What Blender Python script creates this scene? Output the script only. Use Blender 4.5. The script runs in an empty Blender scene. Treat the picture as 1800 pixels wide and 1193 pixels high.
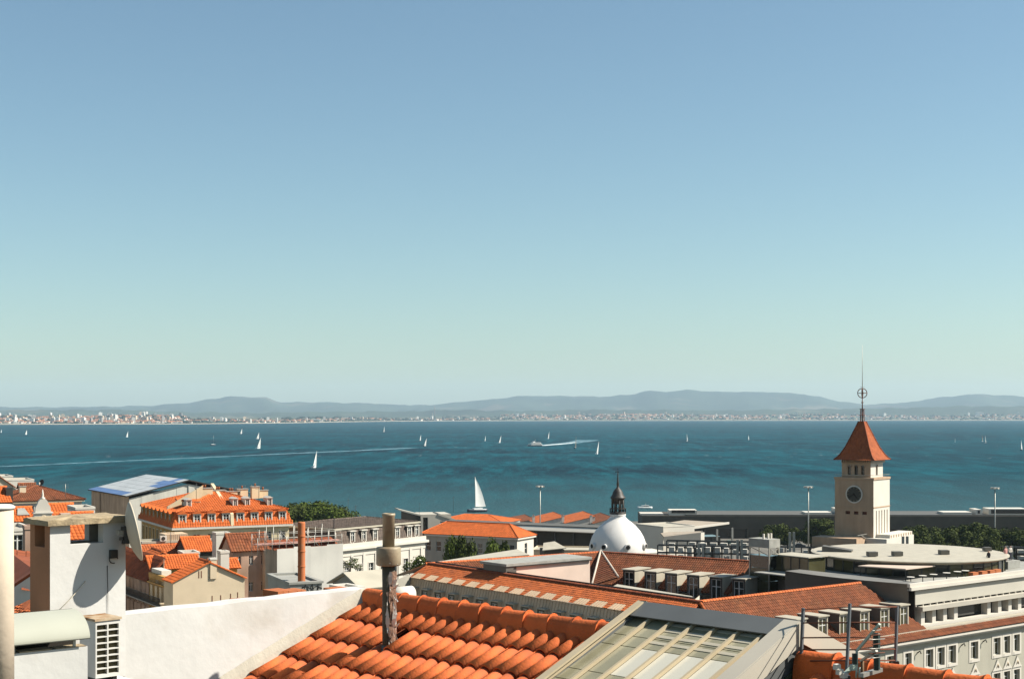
import bpy, math, random
from mathutils import Vector
random.seed(7)
R = math.radians
scene = bpy.context.scene
col = scene.collection

# ------------------------------------------------------------------ camera, sky, sun, exposure
H = 55.0            # eye height above the river, metres
F = 2500.0          # focal length in photograph pixels (50 mm)
CX, HY = 900.0, 728.0
cam_d = bpy.data.cameras.new('camera')
cam_d.lens = 50.0
cam_d.sensor_width = 36.0
cam_d.shift_y = 131.5 / 1800.0
cam_d.clip_start = 0.5
cam_d.clip_end = 90000.0
cam = bpy.data.objects.new('camera', cam_d)
cam.location = (0, 0, H)
cam.rotation_euler = (R(90), 0, 0)
col.objects.link(cam)
scene.camera = cam

SUN_EL = R(43.5)
SUN_AZ = math.atan2(1.0, 0.0)          # clockwise from +Y
SUN_DIR = Vector((math.sin(SUN_AZ) * math.cos(SUN_EL), math.cos(SUN_AZ) * math.cos(SUN_EL), math.sin(SUN_EL)))
world = bpy.data.worlds.new('World')
scene.world = world
world.use_nodes = True
wn = world.node_tree
wn.nodes.clear()
w_out = wn.nodes.new('ShaderNodeOutputWorld')
w_bg = wn.nodes.new('ShaderNodeBackground')
w_sky = wn.nodes.new('ShaderNodeTexSky')
w_sky.sky_type = 'NISHITA'
w_sky.sun_disc = False
w_sky.sun_elevation = SUN_EL
w_sky.sun_rotation = SUN_AZ
w_sky.altitude = 60.0
w_sky.air_density = 1.0
w_sky.dust_density = 0.7
w_sky.ozone_density = 3.0
w_tint = wn.nodes.new('ShaderNodeMix')
w_tint.data_type = 'RGBA'
w_tint.blend_type = 'MULTIPLY'
w_tint.inputs[0].default_value = 1.0
w_tint.inputs[7].default_value = (0.965, 1.045, 0.93, 1.0)
wn.links.new(w_sky.outputs[0], w_tint.inputs[6])
wn.links.new(w_tint.outputs[2], w_bg.inputs[0])
w_bg.inputs[1].default_value = 0.069
wn.links.new(w_bg.outputs[0], w_out.inputs[0])

sun_d = bpy.data.lights.new('sun', 'SUN')
sun_d.energy = 5.0
sun_d.angle = R(0.53)
sun_d.color = (1.0, 0.95, 0.86)
sun = bpy.data.objects.new('sun', sun_d)
sun.rotation_euler = SUN_DIR.to_track_quat('Z', 'Y').to_euler()
sun.location = (60, -10, 120)
col.objects.link(sun)

scene.view_settings.view_transform = 'Standard'
scene.view_settings.look = 'None'
scene.view_settings.exposure = 0.90
scene.view_settings.gamma = 1.0
scene.view_settings.use_curve_mapping = False
scene.render.engine = 'CYCLES'
scene.cycles.use_denoising = True
scene.cycles.max_bounces = 6
scene.cycles.diffuse_bounces = 2
scene.cycles.glossy_bounces = 3
scene.cycles.transmission_bounces = 4
scene.cycles.transparent_max_bounces = 8
scene.cycles.volume_bounces = 1
scene.cycles.sample_clamp_indirect = 6.0
scene.cycles.caustics_reflective = False
scene.cycles.caustics_refractive = False

# ------------------------------------------------------------------ helpers
def at(px, py, Y):
    return Vector(((px - CX) * Y / F, Y, H - (py - HY) * Y / F))
def atz(px, py, z):
    Y = (H - z) * F / (py - HY)
    return Vector(((px - CX) * Y / F, Y, z))
def lin(c):
    c = c / 255.0
    return c / 12.92 if c <= 0.04045 else ((c + 0.055) / 1.055) ** 2.4
def rgb(r, g, b):
    return (lin(r), lin(g), lin(b), 1.0)

class Fr:
    """A level frame: origin, local x at angle a (degrees from +X)."""
    def __init__(s, o, a):
        s.o = Vector((o[0], o[1], 0.0)); s.a = a
        c, n = math.cos(R(a)), math.sin(R(a))
        s.x = Vector((c, n, 0)); s.y = Vector((-n, c, 0))
    def p(s, x, y, z):
        return s.o + s.x * x + s.y * y + Vector((0, 0, z))
    def sub(s, x, y, da):
        return Fr(s.p(x, y, 0), s.a + da)
    def reach(s, o, d, px):
        """distance along direction d from point o until it projects on photo column px"""
        k = (px - CX) / F
        return (k * o.y - o.x) / (d.x - k * d.y)
W0 = Fr((0, 0), 0)

WL = {}                                     # world location of each parent
def wloc(o):
    return WL.get(o.name, Vector((0, 0, 0))) if o else Vector((0, 0, 0))

def tag(o, label=None, cat=None, group=None, kind=None):
    if label: o['label'] = label
    if cat: o['category'] = cat
    if group: o['group'] = group
    if kind: o['kind'] = kind
    return o
def thing(name, label, cat, loc, group=None):
    o = bpy.data.objects.new(name, None)
    o.empty_display_size = 0.3
    o.location = loc
    col.objects.link(o)
    WL[o.name] = Vector(loc)
    return tag(o, label, cat, group)
def link(name, mesh, parent, wpos=None, rz=0.0, rot=None):
    o = bpy.data.objects.new(name, mesh)
    col.objects.link(o)
    wpos = wloc(parent) if wpos is None else Vector(wpos)
    if parent:
        o.parent = parent
        o.location = wpos - wloc(parent)
    else:
        o.location = wpos
    if rot is not None: o.rotation_euler = rot
    elif rz: o.rotation_euler = (0, 0, rz)
    WL[o.name] = wpos
    return o
def copy_tree(o, parent=None):
    c = o.copy(); col.objects.link(c)
    c.parent = parent
    for ch in list(o.children): copy_tree(ch, c)
    return c

class MB:
    def __init__(s, fr=None):
        s.f = fr or W0; s.V = []; s.P = []; s.M = []; s.S = []
    def v(s, x, y, z):
        s.V.append(s.f.p(x, y, z)); return len(s.V) - 1
    def wv(s, p):
        s.V.append(Vector(p)); return len(s.V) - 1
    def f_(s, idx, m=0, sm=False):
        s.P.append(tuple(idx)); s.M.append(m); s.S.append(sm)
    def poly(s, pts, m=0):                  # local points
        s.f_([s.v(*p) for p in pts], m)
    def wpoly(s, pts, m=0):                 # world points
        s.f_([s.wv(p) for p in pts], m)
    def hexa(s, b, t, m=0):
        """closed solid from 4 bottom and 4 top world points"""
        i = [s.wv(p) for p in b]; j = [s.wv(p) for p in t]
        s.f_(i[::-1], m); s.f_(j, m)
        for k in range(4):
            s.f_([i[k], i[(k + 1) % 4], j[(k + 1) % 4], j[k]], m)
    def box(s, x0, y0, z0, x1, y1, z1, m=0):
        b = [s.f.p(x, y, z0) for x, y in ((x0, y0), (x1, y0), (x1, y1), (x0, y1))]
        t = [s.f.p(x, y, z1) for x, y in ((x0, y0), (x1, y0), (x1, y1), (x0, y1))]
        s.hexa(b, t, m)
    def prism(s, pts, z0, z1, m=0):
        i = [s.v(x, y, z0) for x, y in pts]; j = [s.v(x, y, z1) for x, y in pts]
        s.f_(i[::-1], m); s.f_(j, m); n = len(pts)
        for k in range(n):
            s.f_([i[k], i[(k + 1) % n], j[(k + 1) % n], j[k]], m)
    def plate(s, pts, t, m=0):
        """world polygon given thickness t along its own normal (downwards/backwards)"""
        pts = [Vector(p) for p in pts]
        n = (pts[1] - pts[0]).cross(pts[2] - pts[0]).normalized() * -t
        i = [s.wv(p) for p in pts]; j = [s.wv(p + n) for p in pts]; k = len(pts)
        s.f_(i, m); s.f_(j[::-1], m)
        for q in range(k):
            s.f_([i[(q + 1) % k], i[q], j[q], j[(q + 1) % k]], m)
    def bar(s, a, b, w, h=None, m=0, up=(0, 0, 1)):
        a, b = Vector(a), Vector(b); h = h or w
        d = (b - a).normalized(); u = Vector(up)
        sd = d.cross(u)
        if sd.length < 1e-4: sd = d.cross(Vector((1, 0, 0)))
        sd = sd.normalized() * (w / 2); u = sd.cross(d).normalized() * (h / 2)
        q = [-sd - u, sd - u, sd + u, -sd + u]
        s.hexa([a + x for x in q], [b + x for x in q], m)
    def tube(s, pts, r, n=8, m=0, cap=True, sm=True):
        pts = [Vector(p) for p in pts]
        rs = r if isinstance(r, (list, tuple)) else [r] * len(pts)
        rings = []
        for k, p in enumerate(pts):
            d = (pts[min(k + 1, len(pts) - 1)] - pts[max(k - 1, 0)]).normalized()
            a = d.cross(Vector((0, 0, 1)))
            if a.length < 1e-3: a = d.cross(Vector((0, 1, 0)))
            a.normalize(); b = a.cross(d)
            rings.append([s.wv(p + (a * math.cos(2 * math.pi * q / n) + b * math.sin(2 * math.pi * q / n)) * rs[k]) for q in range(n)])
        for k in range(len(rings) - 1):
            for q in range(n):
                s.f_([rings[k][q], rings[k + 1][q], rings[k + 1][(q + 1) % n], rings[k][(q + 1) % n]], m, sm)
        if cap:
            s.f_(rings[0], m); s.f_(rings[-1][::-1], m)
    def lathe(s, prof, c, n=24, m=0, sm=True, a0=0.0):
        """prof: (radius, z) from bottom to top round world point c"""
        c = Vector(c); rings = []
        for r, z in prof:
            if r < 1e-5: rings.append([s.wv(c + Vector((0, 0, z)))])
            else: rings.append([s.wv(c + Vector((r * math.cos(a0 + 2 * math.pi * q / n), r * math.sin(a0 + 2 * math.pi * q / n), z))) for q in range(n)])
        for k in range(len(rings) - 1):
            A, B = rings[k], rings[k + 1]
            for q in range(n):
                q2 = (q + 1) % n
                if len(A) == 1 and len(B) == 1: continue
                if len(A) == 1: s.f_([A[0], B[q2], B[q]], m, sm)
                elif len(B) == 1: s.f_([A[q], A[q2], B[0]], m, sm)
                else: s.f_([A[q], A[q2], B[q2], B[q]], m, sm)
        if len(rings[0]) > 1: s.f_(rings[0][::-1], m)
        if len(rings[-1]) > 1: s.f_(rings[-1], m)
    def slope(s, pts, sp=0.3, row=0.45, amp=0.06, lift=0.03, m=0):
        """barrel tiles over a planar world polygon; pts[0]->pts[1] is the eave"""
        pts = [Vector(p) for p in pts]
        o = pts[0]; u = (pts[1] - o).normalized()
        n = u.cross(pts[-1] - o)
        if n.z < 0: n = -n
        n.normalize(); v = n.cross(u)
        if v.dot(pts[-1] - o) < 0: v = -v
        q = [((p - o).dot(u), (p - o).dot(v)) for p in pts]
        u0, u1 = min(a for a, b in q), max(a for a, b in q)
        k = max(1, int(round((u1 - u0) / sp))); w = (u1 - u0) / k
        prof = ((-0.5, 0), (-0.30, 0.75), (0, 1.0), (0.30, 0.75), (0.5, 0))
        for i in range(k):
            uc = u0 + (i + 0.5) * w; hit = []
            for a in range(len(q)):
                (x0, y0), (x1, y1) = q[a], q[(a + 1) % len(q)]
                if (x0 - uc) * (x1 - uc) < 0:
                    hit.append(y0 + (y1 - y0) * (uc - x0) / (x1 - x0))
            if len(hit) < 2: continue
            a, b = min(hit), max(hit)
            if b - a < 0.05: continue
            r = max(1, int(round((b - a) / row))); st = (b - a) / r
            for j in range(r):
                la, lb = a + j * st, a + (j + 1) * st + st * 0.12
                A, B = [], []
                jj = random.uniform(-0.006, 0.012)
                for t, h in prof:
                    A.append(s.wv(o + u * (uc + t * w) + v * la + n * (h * amp + lift + jj)))
                    B.append(s.wv(o + u * (uc + t * w * 0.92) + v * lb + n * (h * amp * 0.92 + jj)))
                for t in range(4):
                    s.f_([A[t], A[t + 1], B[t + 1], B[t]], m, True)
    def cap(s, a, b, r=0.13, seg=0.45, m=0):
        """half-round ridge tiles from a to b"""
        a, b = Vector(a), Vector(b); L = (b - a).length
        k = max(1, int(round(L / seg))); d = (b - a) / k
        sd = d.cross(Vector((0, 0, 1))).normalized(); up = sd.cross(d).normalized()
        for i in range(k):
            p0, p1 = a + d * i, a + d * (i + 1.1)
            A, B = [], []
            for t in range(7):
                g = math.pi * t / 6
                q = sd * math.cos(g) * r + up * math.sin(g) * r
                A.append(s.wv(p0 + q * 1.12)); B.append(s.wv(p1 + q * 0.95))
            for t in range(6): s.f_([A[t], A[t + 1], B[t + 1], B[t]], m, True)
            s.f_(A, m)
    def mesh(s, name, mats, off=Vector((0, 0, 0))):
        me = bpy.data.meshes.new(name)
        me.from_pydata([(p - off)[:] for p in s.V], [], s.P)
        mats = mats if isinstance(mats, (list, tuple)) else [mats]
        for q in mats: me.materials.append(q)
        me.polygons.foreach_set('material_index', s.M)
        me.polygons.foreach_set('use_smooth', s.S)
        me.update()
        return me
    def build(s, name, mats, parent=None, loc=None, kind=None):
        off = Vector(loc) if loc is not None else wloc(parent)
        o = link(name, s.mesh(name, mats, off), parent, off)
        if kind: o['kind'] = kind
        return o

# ------------------------------------------------------------------ materials
MAT = {}
KA = 0.80          # overall reflectance trim
def mat(name, c, rough=0.85, var=0.12, vs=1.5, bump=0.0, bs=20.0, c2=None, c2s=0.6, c2t=(0.55, 0.75), island=0.0, objr=0.0, metal=0.0, spec=0.3, streak=0.0):
    """plain procedural surface: base colour, soft noise variation, optional stain colour, bump"""
    if name in MAT: return MAT[name]
    c = tuple(q * KA for q in c[:3]) + (1,)
    if c2: c2 = tuple(q * KA for q in c2[:3]) + (1,)
    m = bpy.data.materials.new(name); m.use_nodes = True; MAT[name] = m
    nt = m.node_tree; N = nt.nodes; L = nt.links
    b = N['Principled BSDF']
    b.inputs['Roughness'].default_value = rough
    b.inputs['Metallic'].default_value = metal
    b.inputs['Specular IOR Level'].default_value = spec
    tc = N.new('ShaderNodeTexCoord')
    cur = None
    rgbn = N.new('ShaderNodeRGB'); rgbn.outputs[0].default_value = c; cur = rgbn.outputs[0]
    def mix(fac, a, bb, mode='MIX'):
        x = N.new('ShaderNodeMix'); x.data_type = 'RGBA'; x.blend_type = mode
        if isinstance(fac, float): x.inputs[0].default_value = fac
        else: L.new(fac, x.inputs[0])
        L.new(a, x.inputs[6])
        if isinstance(bb, tuple): x.inputs[7].default_value = bb
        else: L.new(bb, x.inputs[7])
        return x.outputs[2]
    def noise(scale, det=4.0, vec=None):
        t = N.new('ShaderNodeTexNoise'); t.inputs['Scale'].default_value = scale; t.inputs['Detail'].default_value = det
        L.new(vec or tc.outputs['Object'], t.inputs['Vector']); return t.outputs['Fac']
    def ramp(fac, a, bb, lo, hi):
        x = N.new('ShaderNodeMapRange'); L.new(fac, x.inputs[0])
        x.inputs[1].default_value = a; x.inputs[2].default_value = bb; x.inputs[3].default_value = lo; x.inputs[4].default_value = hi
        return x.outputs[0]
    def val(fac):
        x = N.new('ShaderNodeHueSaturation'); L.new(fac, x.inputs['Value']); return x
    if c2 is not None:
        cur = mix(ramp(noise(c2s, 6.0), c2t[0], c2t[1], 0.0, 1.0), cur, c2)
    if streak:
        mp = N.new('ShaderNodeMapping'); mp.inputs['Scale'].default_value = (1.3, 1.3, 0.18)
        L.new(tc.outputs['Object'], mp.inputs['Vector'])
        h = val(ramp(noise(1.0, 5.0, mp.outputs[0]), 0.35, 0.75, 1.0 + streak * 0.3, 1.0 - streak)); L.new(cur, h.inputs['Color']); cur = h.outputs[0]
    if var:
        h = val(ramp(noise(vs, 6.0), 0.3, 0.7, 1 - var, 1 + var)); L.new(cur, h.inputs['Color']); cur = h.outputs[0]
    if island:
        g = N.new('ShaderNodeNewGeometry')
        h = val(ramp(g.outputs['Random Per Island'], 0, 1, 1 - island, 1 + island)); L.new(cur, h.inputs['Color']); cur = h.outputs[0]
    if objr:
        g = N.new('ShaderNodeObjectInfo')
        h = val(ramp(g.outputs['Random'], 0, 1, 1 - objr, 1 + objr)); L.new(cur, h.inputs['Color']); cur = h.outputs[0]
    L.new(cur, b.inputs['Base Color'])
    if bump:
        bp = N.new('ShaderNodeBump'); bp.inputs['Strength'].default_value = bump; bp.inputs['Distance'].default_value = 0.02
        L.new(noise(bs, 5.0), bp.inputs['Height']); L.new(bp.outputs[0], b.inputs['Normal'])
    return m
# ------------------------------------------------------------------ palette
WHITE = mat('white_render', (0.66, 0.61, 0.53, 1), 0.9, 0.07, 0.9, c2=(0.55, 0.47, 0.37, 1), c2s=0.35, c2t=(0.60, 0.80), streak=0.10)
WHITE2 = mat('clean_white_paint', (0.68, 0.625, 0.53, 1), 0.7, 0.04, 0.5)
CREAM = mat('cream_render', (0.70, 0.56, 0.38, 1), 0.9, 0.06, 0.7, c2=(0.56, 0.43, 0.28, 1), c2s=0.3, c2t=(0.58, 0.8), streak=0.03)
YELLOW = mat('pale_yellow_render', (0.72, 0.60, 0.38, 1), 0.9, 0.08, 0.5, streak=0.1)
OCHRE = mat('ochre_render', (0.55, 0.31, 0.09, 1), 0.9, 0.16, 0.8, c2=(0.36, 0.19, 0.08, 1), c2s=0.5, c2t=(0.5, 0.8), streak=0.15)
PINK = mat('faded_pink_render', (0.50, 0.33, 0.24, 1), 0.95, 0.18, 0.8, c2=(0.32, 0.20, 0.13, 1), c2s=0.4, c2t=(0.48, 0.72), streak=0.2)
PALEPINK = mat('pale_pink_render', (0.72, 0.55, 0.44, 1), 0.9, 0.06, 0.6, c2=(0.6, 0.42, 0.3, 1), c2s=0.25, c2t=(0.62, 0.8))
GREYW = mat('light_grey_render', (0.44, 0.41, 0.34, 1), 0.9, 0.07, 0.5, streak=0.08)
STONE = mat('beige_stone', (0.62, 0.50, 0.38, 1), 0.9, 0.14, 0.7, streak=0.1)
LIME = mat('faded_green_render', (0.42, 0.44, 0.20, 1), 0.9, 0.12, 1.0)
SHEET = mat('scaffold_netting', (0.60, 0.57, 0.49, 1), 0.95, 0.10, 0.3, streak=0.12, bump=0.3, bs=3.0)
SHEETB = mat('brown_netting', (0.44, 0.34, 0.25, 1), 0.95, 0.16, 0.5, streak=0.3)
CONC = mat('grey_concrete', (0.34, 0.33, 0.29, 1), 0.95, 0.16, 1.2, bump=0.2, bs=12)
DCONC = mat('dark_grey_concrete', (0.085, 0.074, 0.056, 1), 0.9, 0.15, 0.2)
ZINC = mat('light_zinc_sheet', (0.48, 0.43, 0.33, 1), 0.6, 0.10, 1.0, spec=0.4)
ZINC2 = mat('mid_zinc_sheet', (0.66, 0.48, 0.31, 1), 0.6, 0.12, 0.8, spec=0.4)
DZINC = mat('dark_zinc_sheet', (0.12, 0.11, 0.09, 1), 0.6, 0.15, 0.8, spec=0.4)
GLASS = mat('window_glass', (0.025, 0.028, 0.025, 1), 0.06, 0.2, 0.4, spec=0.6)
OLIVE = mat('olive_tinted_glass', (0.075, 0.070, 0.035, 1), 0.12, 0.25, 0.5, spec=0.5)
DARK = mat('dark_opening', (0.012, 0.011, 0.009, 1), 0.9, 0.1)
FRAMEW = mat('white_window_frame', (0.74, 0.72, 0.66, 1), 0.6, 0.04)
FRAMED = mat('dark_metal_frame', (0.035, 0.033, 0.028, 1), 0.5, 0.15, spec=0.4)
TILE = mat('orange_roof_tile', (0.50, 0.122, 0.030, 1), 0.85, 0.12, 0.6, island=0.16, c2=(0.36, 0.10, 0.035, 1), c2s=0.5, c2t=(0.52, 0.8))
TILEB = mat('brown_roof_tile', (0.225, 0.068, 0.026, 1), 0.9, 0.16, 0.5, island=0.22, c2=(0.20, 0.075, 0.03, 1), c2s=0.4, c2t=(0.45, 0.75))
TILED = mat('dark_red_roof_tile', (0.26, 0.070, 0.028, 1), 0.9, 0.18, 0.5, island=0.2)
TILEN = mat('bright_roof_tile', (0.60, 0.132, 0.025, 1), 0.85, 0.10, 0.8, island=0.12)
SLATE = mat('brown_slate', (0.125, 0.092, 0.070, 1), 0.8, 0.18, 1.0, island=0.2)
BARK = mat('tree_bark', (0.07, 0.05, 0.035, 1), 0.95, 0.2, 3.0, bump=0.4, bs=8)
LEAF = mat('green_leaves', (0.085, 0.115, 0.018, 1), 0.8, 0.25, 0.25, island=0.45, spec=0.1)
LEAF2 = mat('dull_green_leaves', (0.060, 0.076, 0.015, 1), 0.8, 0.25, 0.25, island=0.45, spec=0.1)
BLOOM = mat('white_blossom', (0.72, 0.66, 0.55, 1), 0.8, 0.1, island=0.15)
STEEL = mat('galvanised_steel', (0.40, 0.38, 0.33, 1), 0.45, 0.12, 2.0, metal=0.5)
RUST = mat('rusty_iron', (0.16, 0.055, 0.028, 1), 0.85, 0.2, 3.0)
BRONZE = mat('dark_bronze', (0.045, 0.036, 0.026, 1), 0.55, 0.2, 2.0, spec=0.4)
TERRA = mat('terracotta_pipe', (0.50, 0.155, 0.055, 1), 0.85, 0.14, 1.5, c2=(0.42, 0.22, 0.12, 1), c2s=3.0, c2t=(0.55, 0.7))

# ------------------------------------------------------------------ ground, quay, river, far shore, hills
def ground_z(Y):
    t = ((-40, 42), (20, 40), (60, 34), (110, 24), (170, 15), (230, 9), (320, 5.5), (420, 4.2), (700, 3.2))
    for (a, za), (b, zb) in zip(t, t[1:]):
        if Y <= b: return za + (zb - za) * max(0, (Y - a)) / (b - a)
    return 3.2
GROUND = mat('street_paving', (0.16, 0.145, 0.12, 1), 0.95, 0.2, 0.15)
mb = MB(); g = []
ys = [-60, -20, 0, 20, 40, 60, 85, 110, 140, 170, 200, 230, 270, 320, 370, 420, 480, 560, 640, 690]
xs = [-900, -500, -300, -200, -120, -60, 0, 60, 120, 200, 300, 500, 900]
for Y in ys: g.append([mb.v(x, Y, ground_z(Y)) for x in xs])
for a in range(len(ys) - 1):
    for b in range(len(xs) - 1): mb.f_([g[a][b], g[a][b + 1], g[a + 1][b + 1], g[a + 1][b]], 0, True)
k = [mb.v(x, 690.0, -2.0) for x in xs]
for b in range(len(xs) - 1): mb.f_([g[-1][b], g[-1][b + 1], k[b + 1], k[b]])
tag(mb.build('ground', GROUND), kind='structure')

# river: a fine wave bump over a deep teal body, foam flecks where the wind breaks the crests
WATER = bpy.data.materials.new('river_water'); WATER.use_nodes = True
nt = WATER.node_tree; N = nt.nodes; L = nt.links; b = N['Principled BSDF']
b.inputs['Roughness'].default_value = 0.5
b.inputs['IOR'].default_value = 1.33
b.inputs['Specular IOR Level'].default_value = 0.03
tc = N.new('ShaderNodeTexCoord')
def wnoise(sx, sy, scale, det, rough=0.55):
    mp = N.new('ShaderNodeMapping'); mp.inputs['Scale'].default_value = (sx, sy, 1)
    L.new(tc.outputs['Object'], mp.inputs['Vector'])
    t = N.new('ShaderNodeTexNoise'); t.inputs['Scale'].default_value = scale; t.inputs['Detail'].default_value = det; t.inputs['Roughness'].default_value = rough
    L.new(mp.outputs[0], t.inputs['Vector']); return t.outputs['Fac']
def wramp(fac, a, c, lo, hi):
    x = N.new('ShaderNodeMapRange'); L.new(fac, x.inputs[0])
    for i, q in enumerate((a, c, lo, hi)): x.inputs[i + 1].default_value = q
    return x.outputs[0]
def wmix(fac, ca, cb):
    x = N.new('ShaderNodeMix'); x.data_type = 'RGBA'; L.new(fac, x.inputs[0])
    for i, q in ((6, ca), (7, cb)):
        if isinstance(q, tuple): x.inputs[i].default_value = q
        else: L.new(q, x.inputs[i])
    return x.outputs[2]
c1 = wmix(wramp(wnoise(0.35, 1.0, 0.0040, 6, 0.6), 0.40, 0.62, 0, 1), (0.0003, 0.014, 0.022, 1), (0.0008, 0.046, 0.060, 1))
c1 = wmix(wramp(wnoise(1.0, 0.16, 0.030, 8, 0.75), 0.46, 0.70, 0, 1), c1, (0.003, 0.090, 0.110, 1))
c1 = wmix(wramp(wnoise(1.0, 0.20, 0.10, 6, 0.75), 0.52, 0.30, 0, 0.8), c1, (0.0003, 0.009, 0.016, 1))
c1 = wmix(wramp(wnoise(1.0, 0.45, 0.16, 4, 0.7), 0.70, 0.76, 0, 0.55), c1, (0.36, 0.42, 0.42, 1))
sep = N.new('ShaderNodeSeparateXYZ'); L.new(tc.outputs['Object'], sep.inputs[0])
c1 = wmix(wramp(sep.outputs[1], 1350, 700, 0, 0.85), c1, (0.034, 0.080, 0.088, 1))      # silt, and reflection off calmer water, mixed into the near-bank colour
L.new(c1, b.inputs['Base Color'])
bp = N.new('ShaderNodeBump'); bp.inputs['Strength'].default_value = 0.9; bp.inputs['Distance'].default_value = 1.0
L.new(wnoise(1.0, 0.6, 0.35, 5, 0.6), bp.inputs['Height']); L.new(bp.outputs[0], b.inputs['Normal'])
mb = MB()
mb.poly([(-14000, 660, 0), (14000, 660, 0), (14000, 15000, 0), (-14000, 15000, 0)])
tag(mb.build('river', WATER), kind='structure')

FOAM = mat('wake_foam', (0.62, 0.66, 0.64, 1), 0.9, 0.15, 0.05)
# faint wake: foam broken up over the water it lies on
WAKE = bpy.data.materials.new('broken_wake_foam'); WAKE.use_nodes = True
nt = WAKE.node_tree; N = nt.nodes; L = nt.links; b = N['Principled BSDF']; b.inputs['Roughness'].default_value = 0.9
tc = N.new('ShaderNodeTexCoord')
L.new(wmix(wramp(wnoise(1.0, 1.0, 0.06, 6, 0.7), 0.42, 0.66, 0, 1), (0.010, 0.065, 0.085, 1), (0.14, 0.25, 0.29, 1)), b.inputs['Base Color'])

def ribbon(pts, widths, z, m, name):
    """foam ribbon on the water along photo points"""
    mb = MB(); prev = None
    P = [atz(x, y, 0) for x, y in pts]
    for i, p in enumerate(P):
        d = (P[min(i + 1, len(P) - 1)] - P[max(i - 1, 0)]).normalized()
        sd = Vector((-d.y, d.x, 0)) * widths[i] / 2
        a, c = mb.wv(p + sd + Vector((0, 0, z))), mb.wv(p - sd + Vector((0, 0, z)))
        if prev: mb.f_([prev[0], a, c, prev[1]])
        prev = (a, c)
    return tag(mb.build(name, m), kind='structure')
def curve(pts, n):
    out = []
    for i in range(n + 1):
        t = i / n * (len(pts) - 1); k = min(int(t), len(pts) - 2); f = t - k
        out.append((pts[k][0] + (pts[k + 1][0] - pts[k][0]) * f, pts[k][1] + (pts[k + 1][1] - pts[k][1]) * f))
    return out
pts = curve([(-60, 822), (60, 817), (200, 810.5), (340, 804.5), (480, 798), (620, 792), (720, 787)], 40)
ribbon(pts, [20 + random.uniform(-6, 8) + max(0, i - 24) * .9 for i in range(41)], 0.06, WAKE, 'old_wake')
pts = curve([(950, 782.6), (975, 780.8), (1000, 778.5), (1020, 775.8), (1034, 773)], 24)
ribbon(pts, [26 + i * 0.9 + random.uniform(-5, 5) for i in range(25)], 0.06, WAKE, 'ferry_wake_edge')
pts = curve([(948, 782.8), (975, 781.0), (1000, 778.8), (1012, 777)], 20)
ribbon(pts, [20 - i * 0.6 + random.uniform(-3, 3) for i in range(21)], 0.12, FOAM, 'ferry_wake')

# far shore: flat land, gently rising
SHORE = [(-900, 747), (-100, 746.2), (320, 745.2), (440, 744.0), (520, 743.2), (590, 741.6), (680, 740.4), (780, 739.6), (1000, 739.2), (1400, 738.9), (1900, 738.6), (2700, 738.2)]
def shore_pt(px):
    for (a, ya), (c, yc) in zip(SHORE, SHORE[1:]):
        if px <= c: return atz(px, ya + (yc - ya) * (px - a) / (c - a), 0)
    return atz(px, 738.2, 0)
LAND = mat('far_land', (0.085, 0.095, 0.050, 1), 0.95, 0.3, 0.002, c2=(0.16, 0.13, 0.08, 1), c2s=0.003, c2t=(0.5, 0.65))
SAND = mat('far_beach', (0.52, 0.43, 0.31, 1), 0.95, 0.1, 0.01)
def land_h(px, d):
    """height of the far land at distance d behind the shoreline"""
    top = 34 if px < 330 else (20 if px < 880 else 40)
    return 2.0 + top * min(1.0, d / 1100.0) + 8 * math.sin(px * 0.021 + d * 0.002) * min(1, d / 1500)
mb = MB(); prev = None; mb2 = MB(); prev2 = None
steps = [0, 30, 60, 250, 500, 900, 1400, 2200, 3500, 6000, 12000]
for px in range(-900, 2701, 30):
    s0 = shore_pt(px); k = (px - CX) / F
    ring = []
    for d in steps:
        Y = s0.y + d; ring.append(mb.wv((k * Y, Y, land_h(px, d) if d > 30 else -1.0 + d / 15)))
    if prev:
        for i in range(len(steps) - 1): mb.f_([prev[i], ring[i], ring[i + 1], prev[i + 1]], 0, True)
    prev = ring
    ra = [mb2.wv((k * (s0.y + d), s0.y + d, z)) for d, z in ((-14, 0.25), (10, 2.2), (70, 3.4))]
    if prev2:
        for i in range(2): mb2.f_([prev2[i], ra[i], ra[i + 1], prev2[i + 1]], 0, True)
    prev2 = ra
tag(mb.build('far_shore', LAND), kind='structure')
tag(mb2.build('far_beach', SAND), kind='structure')

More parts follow.
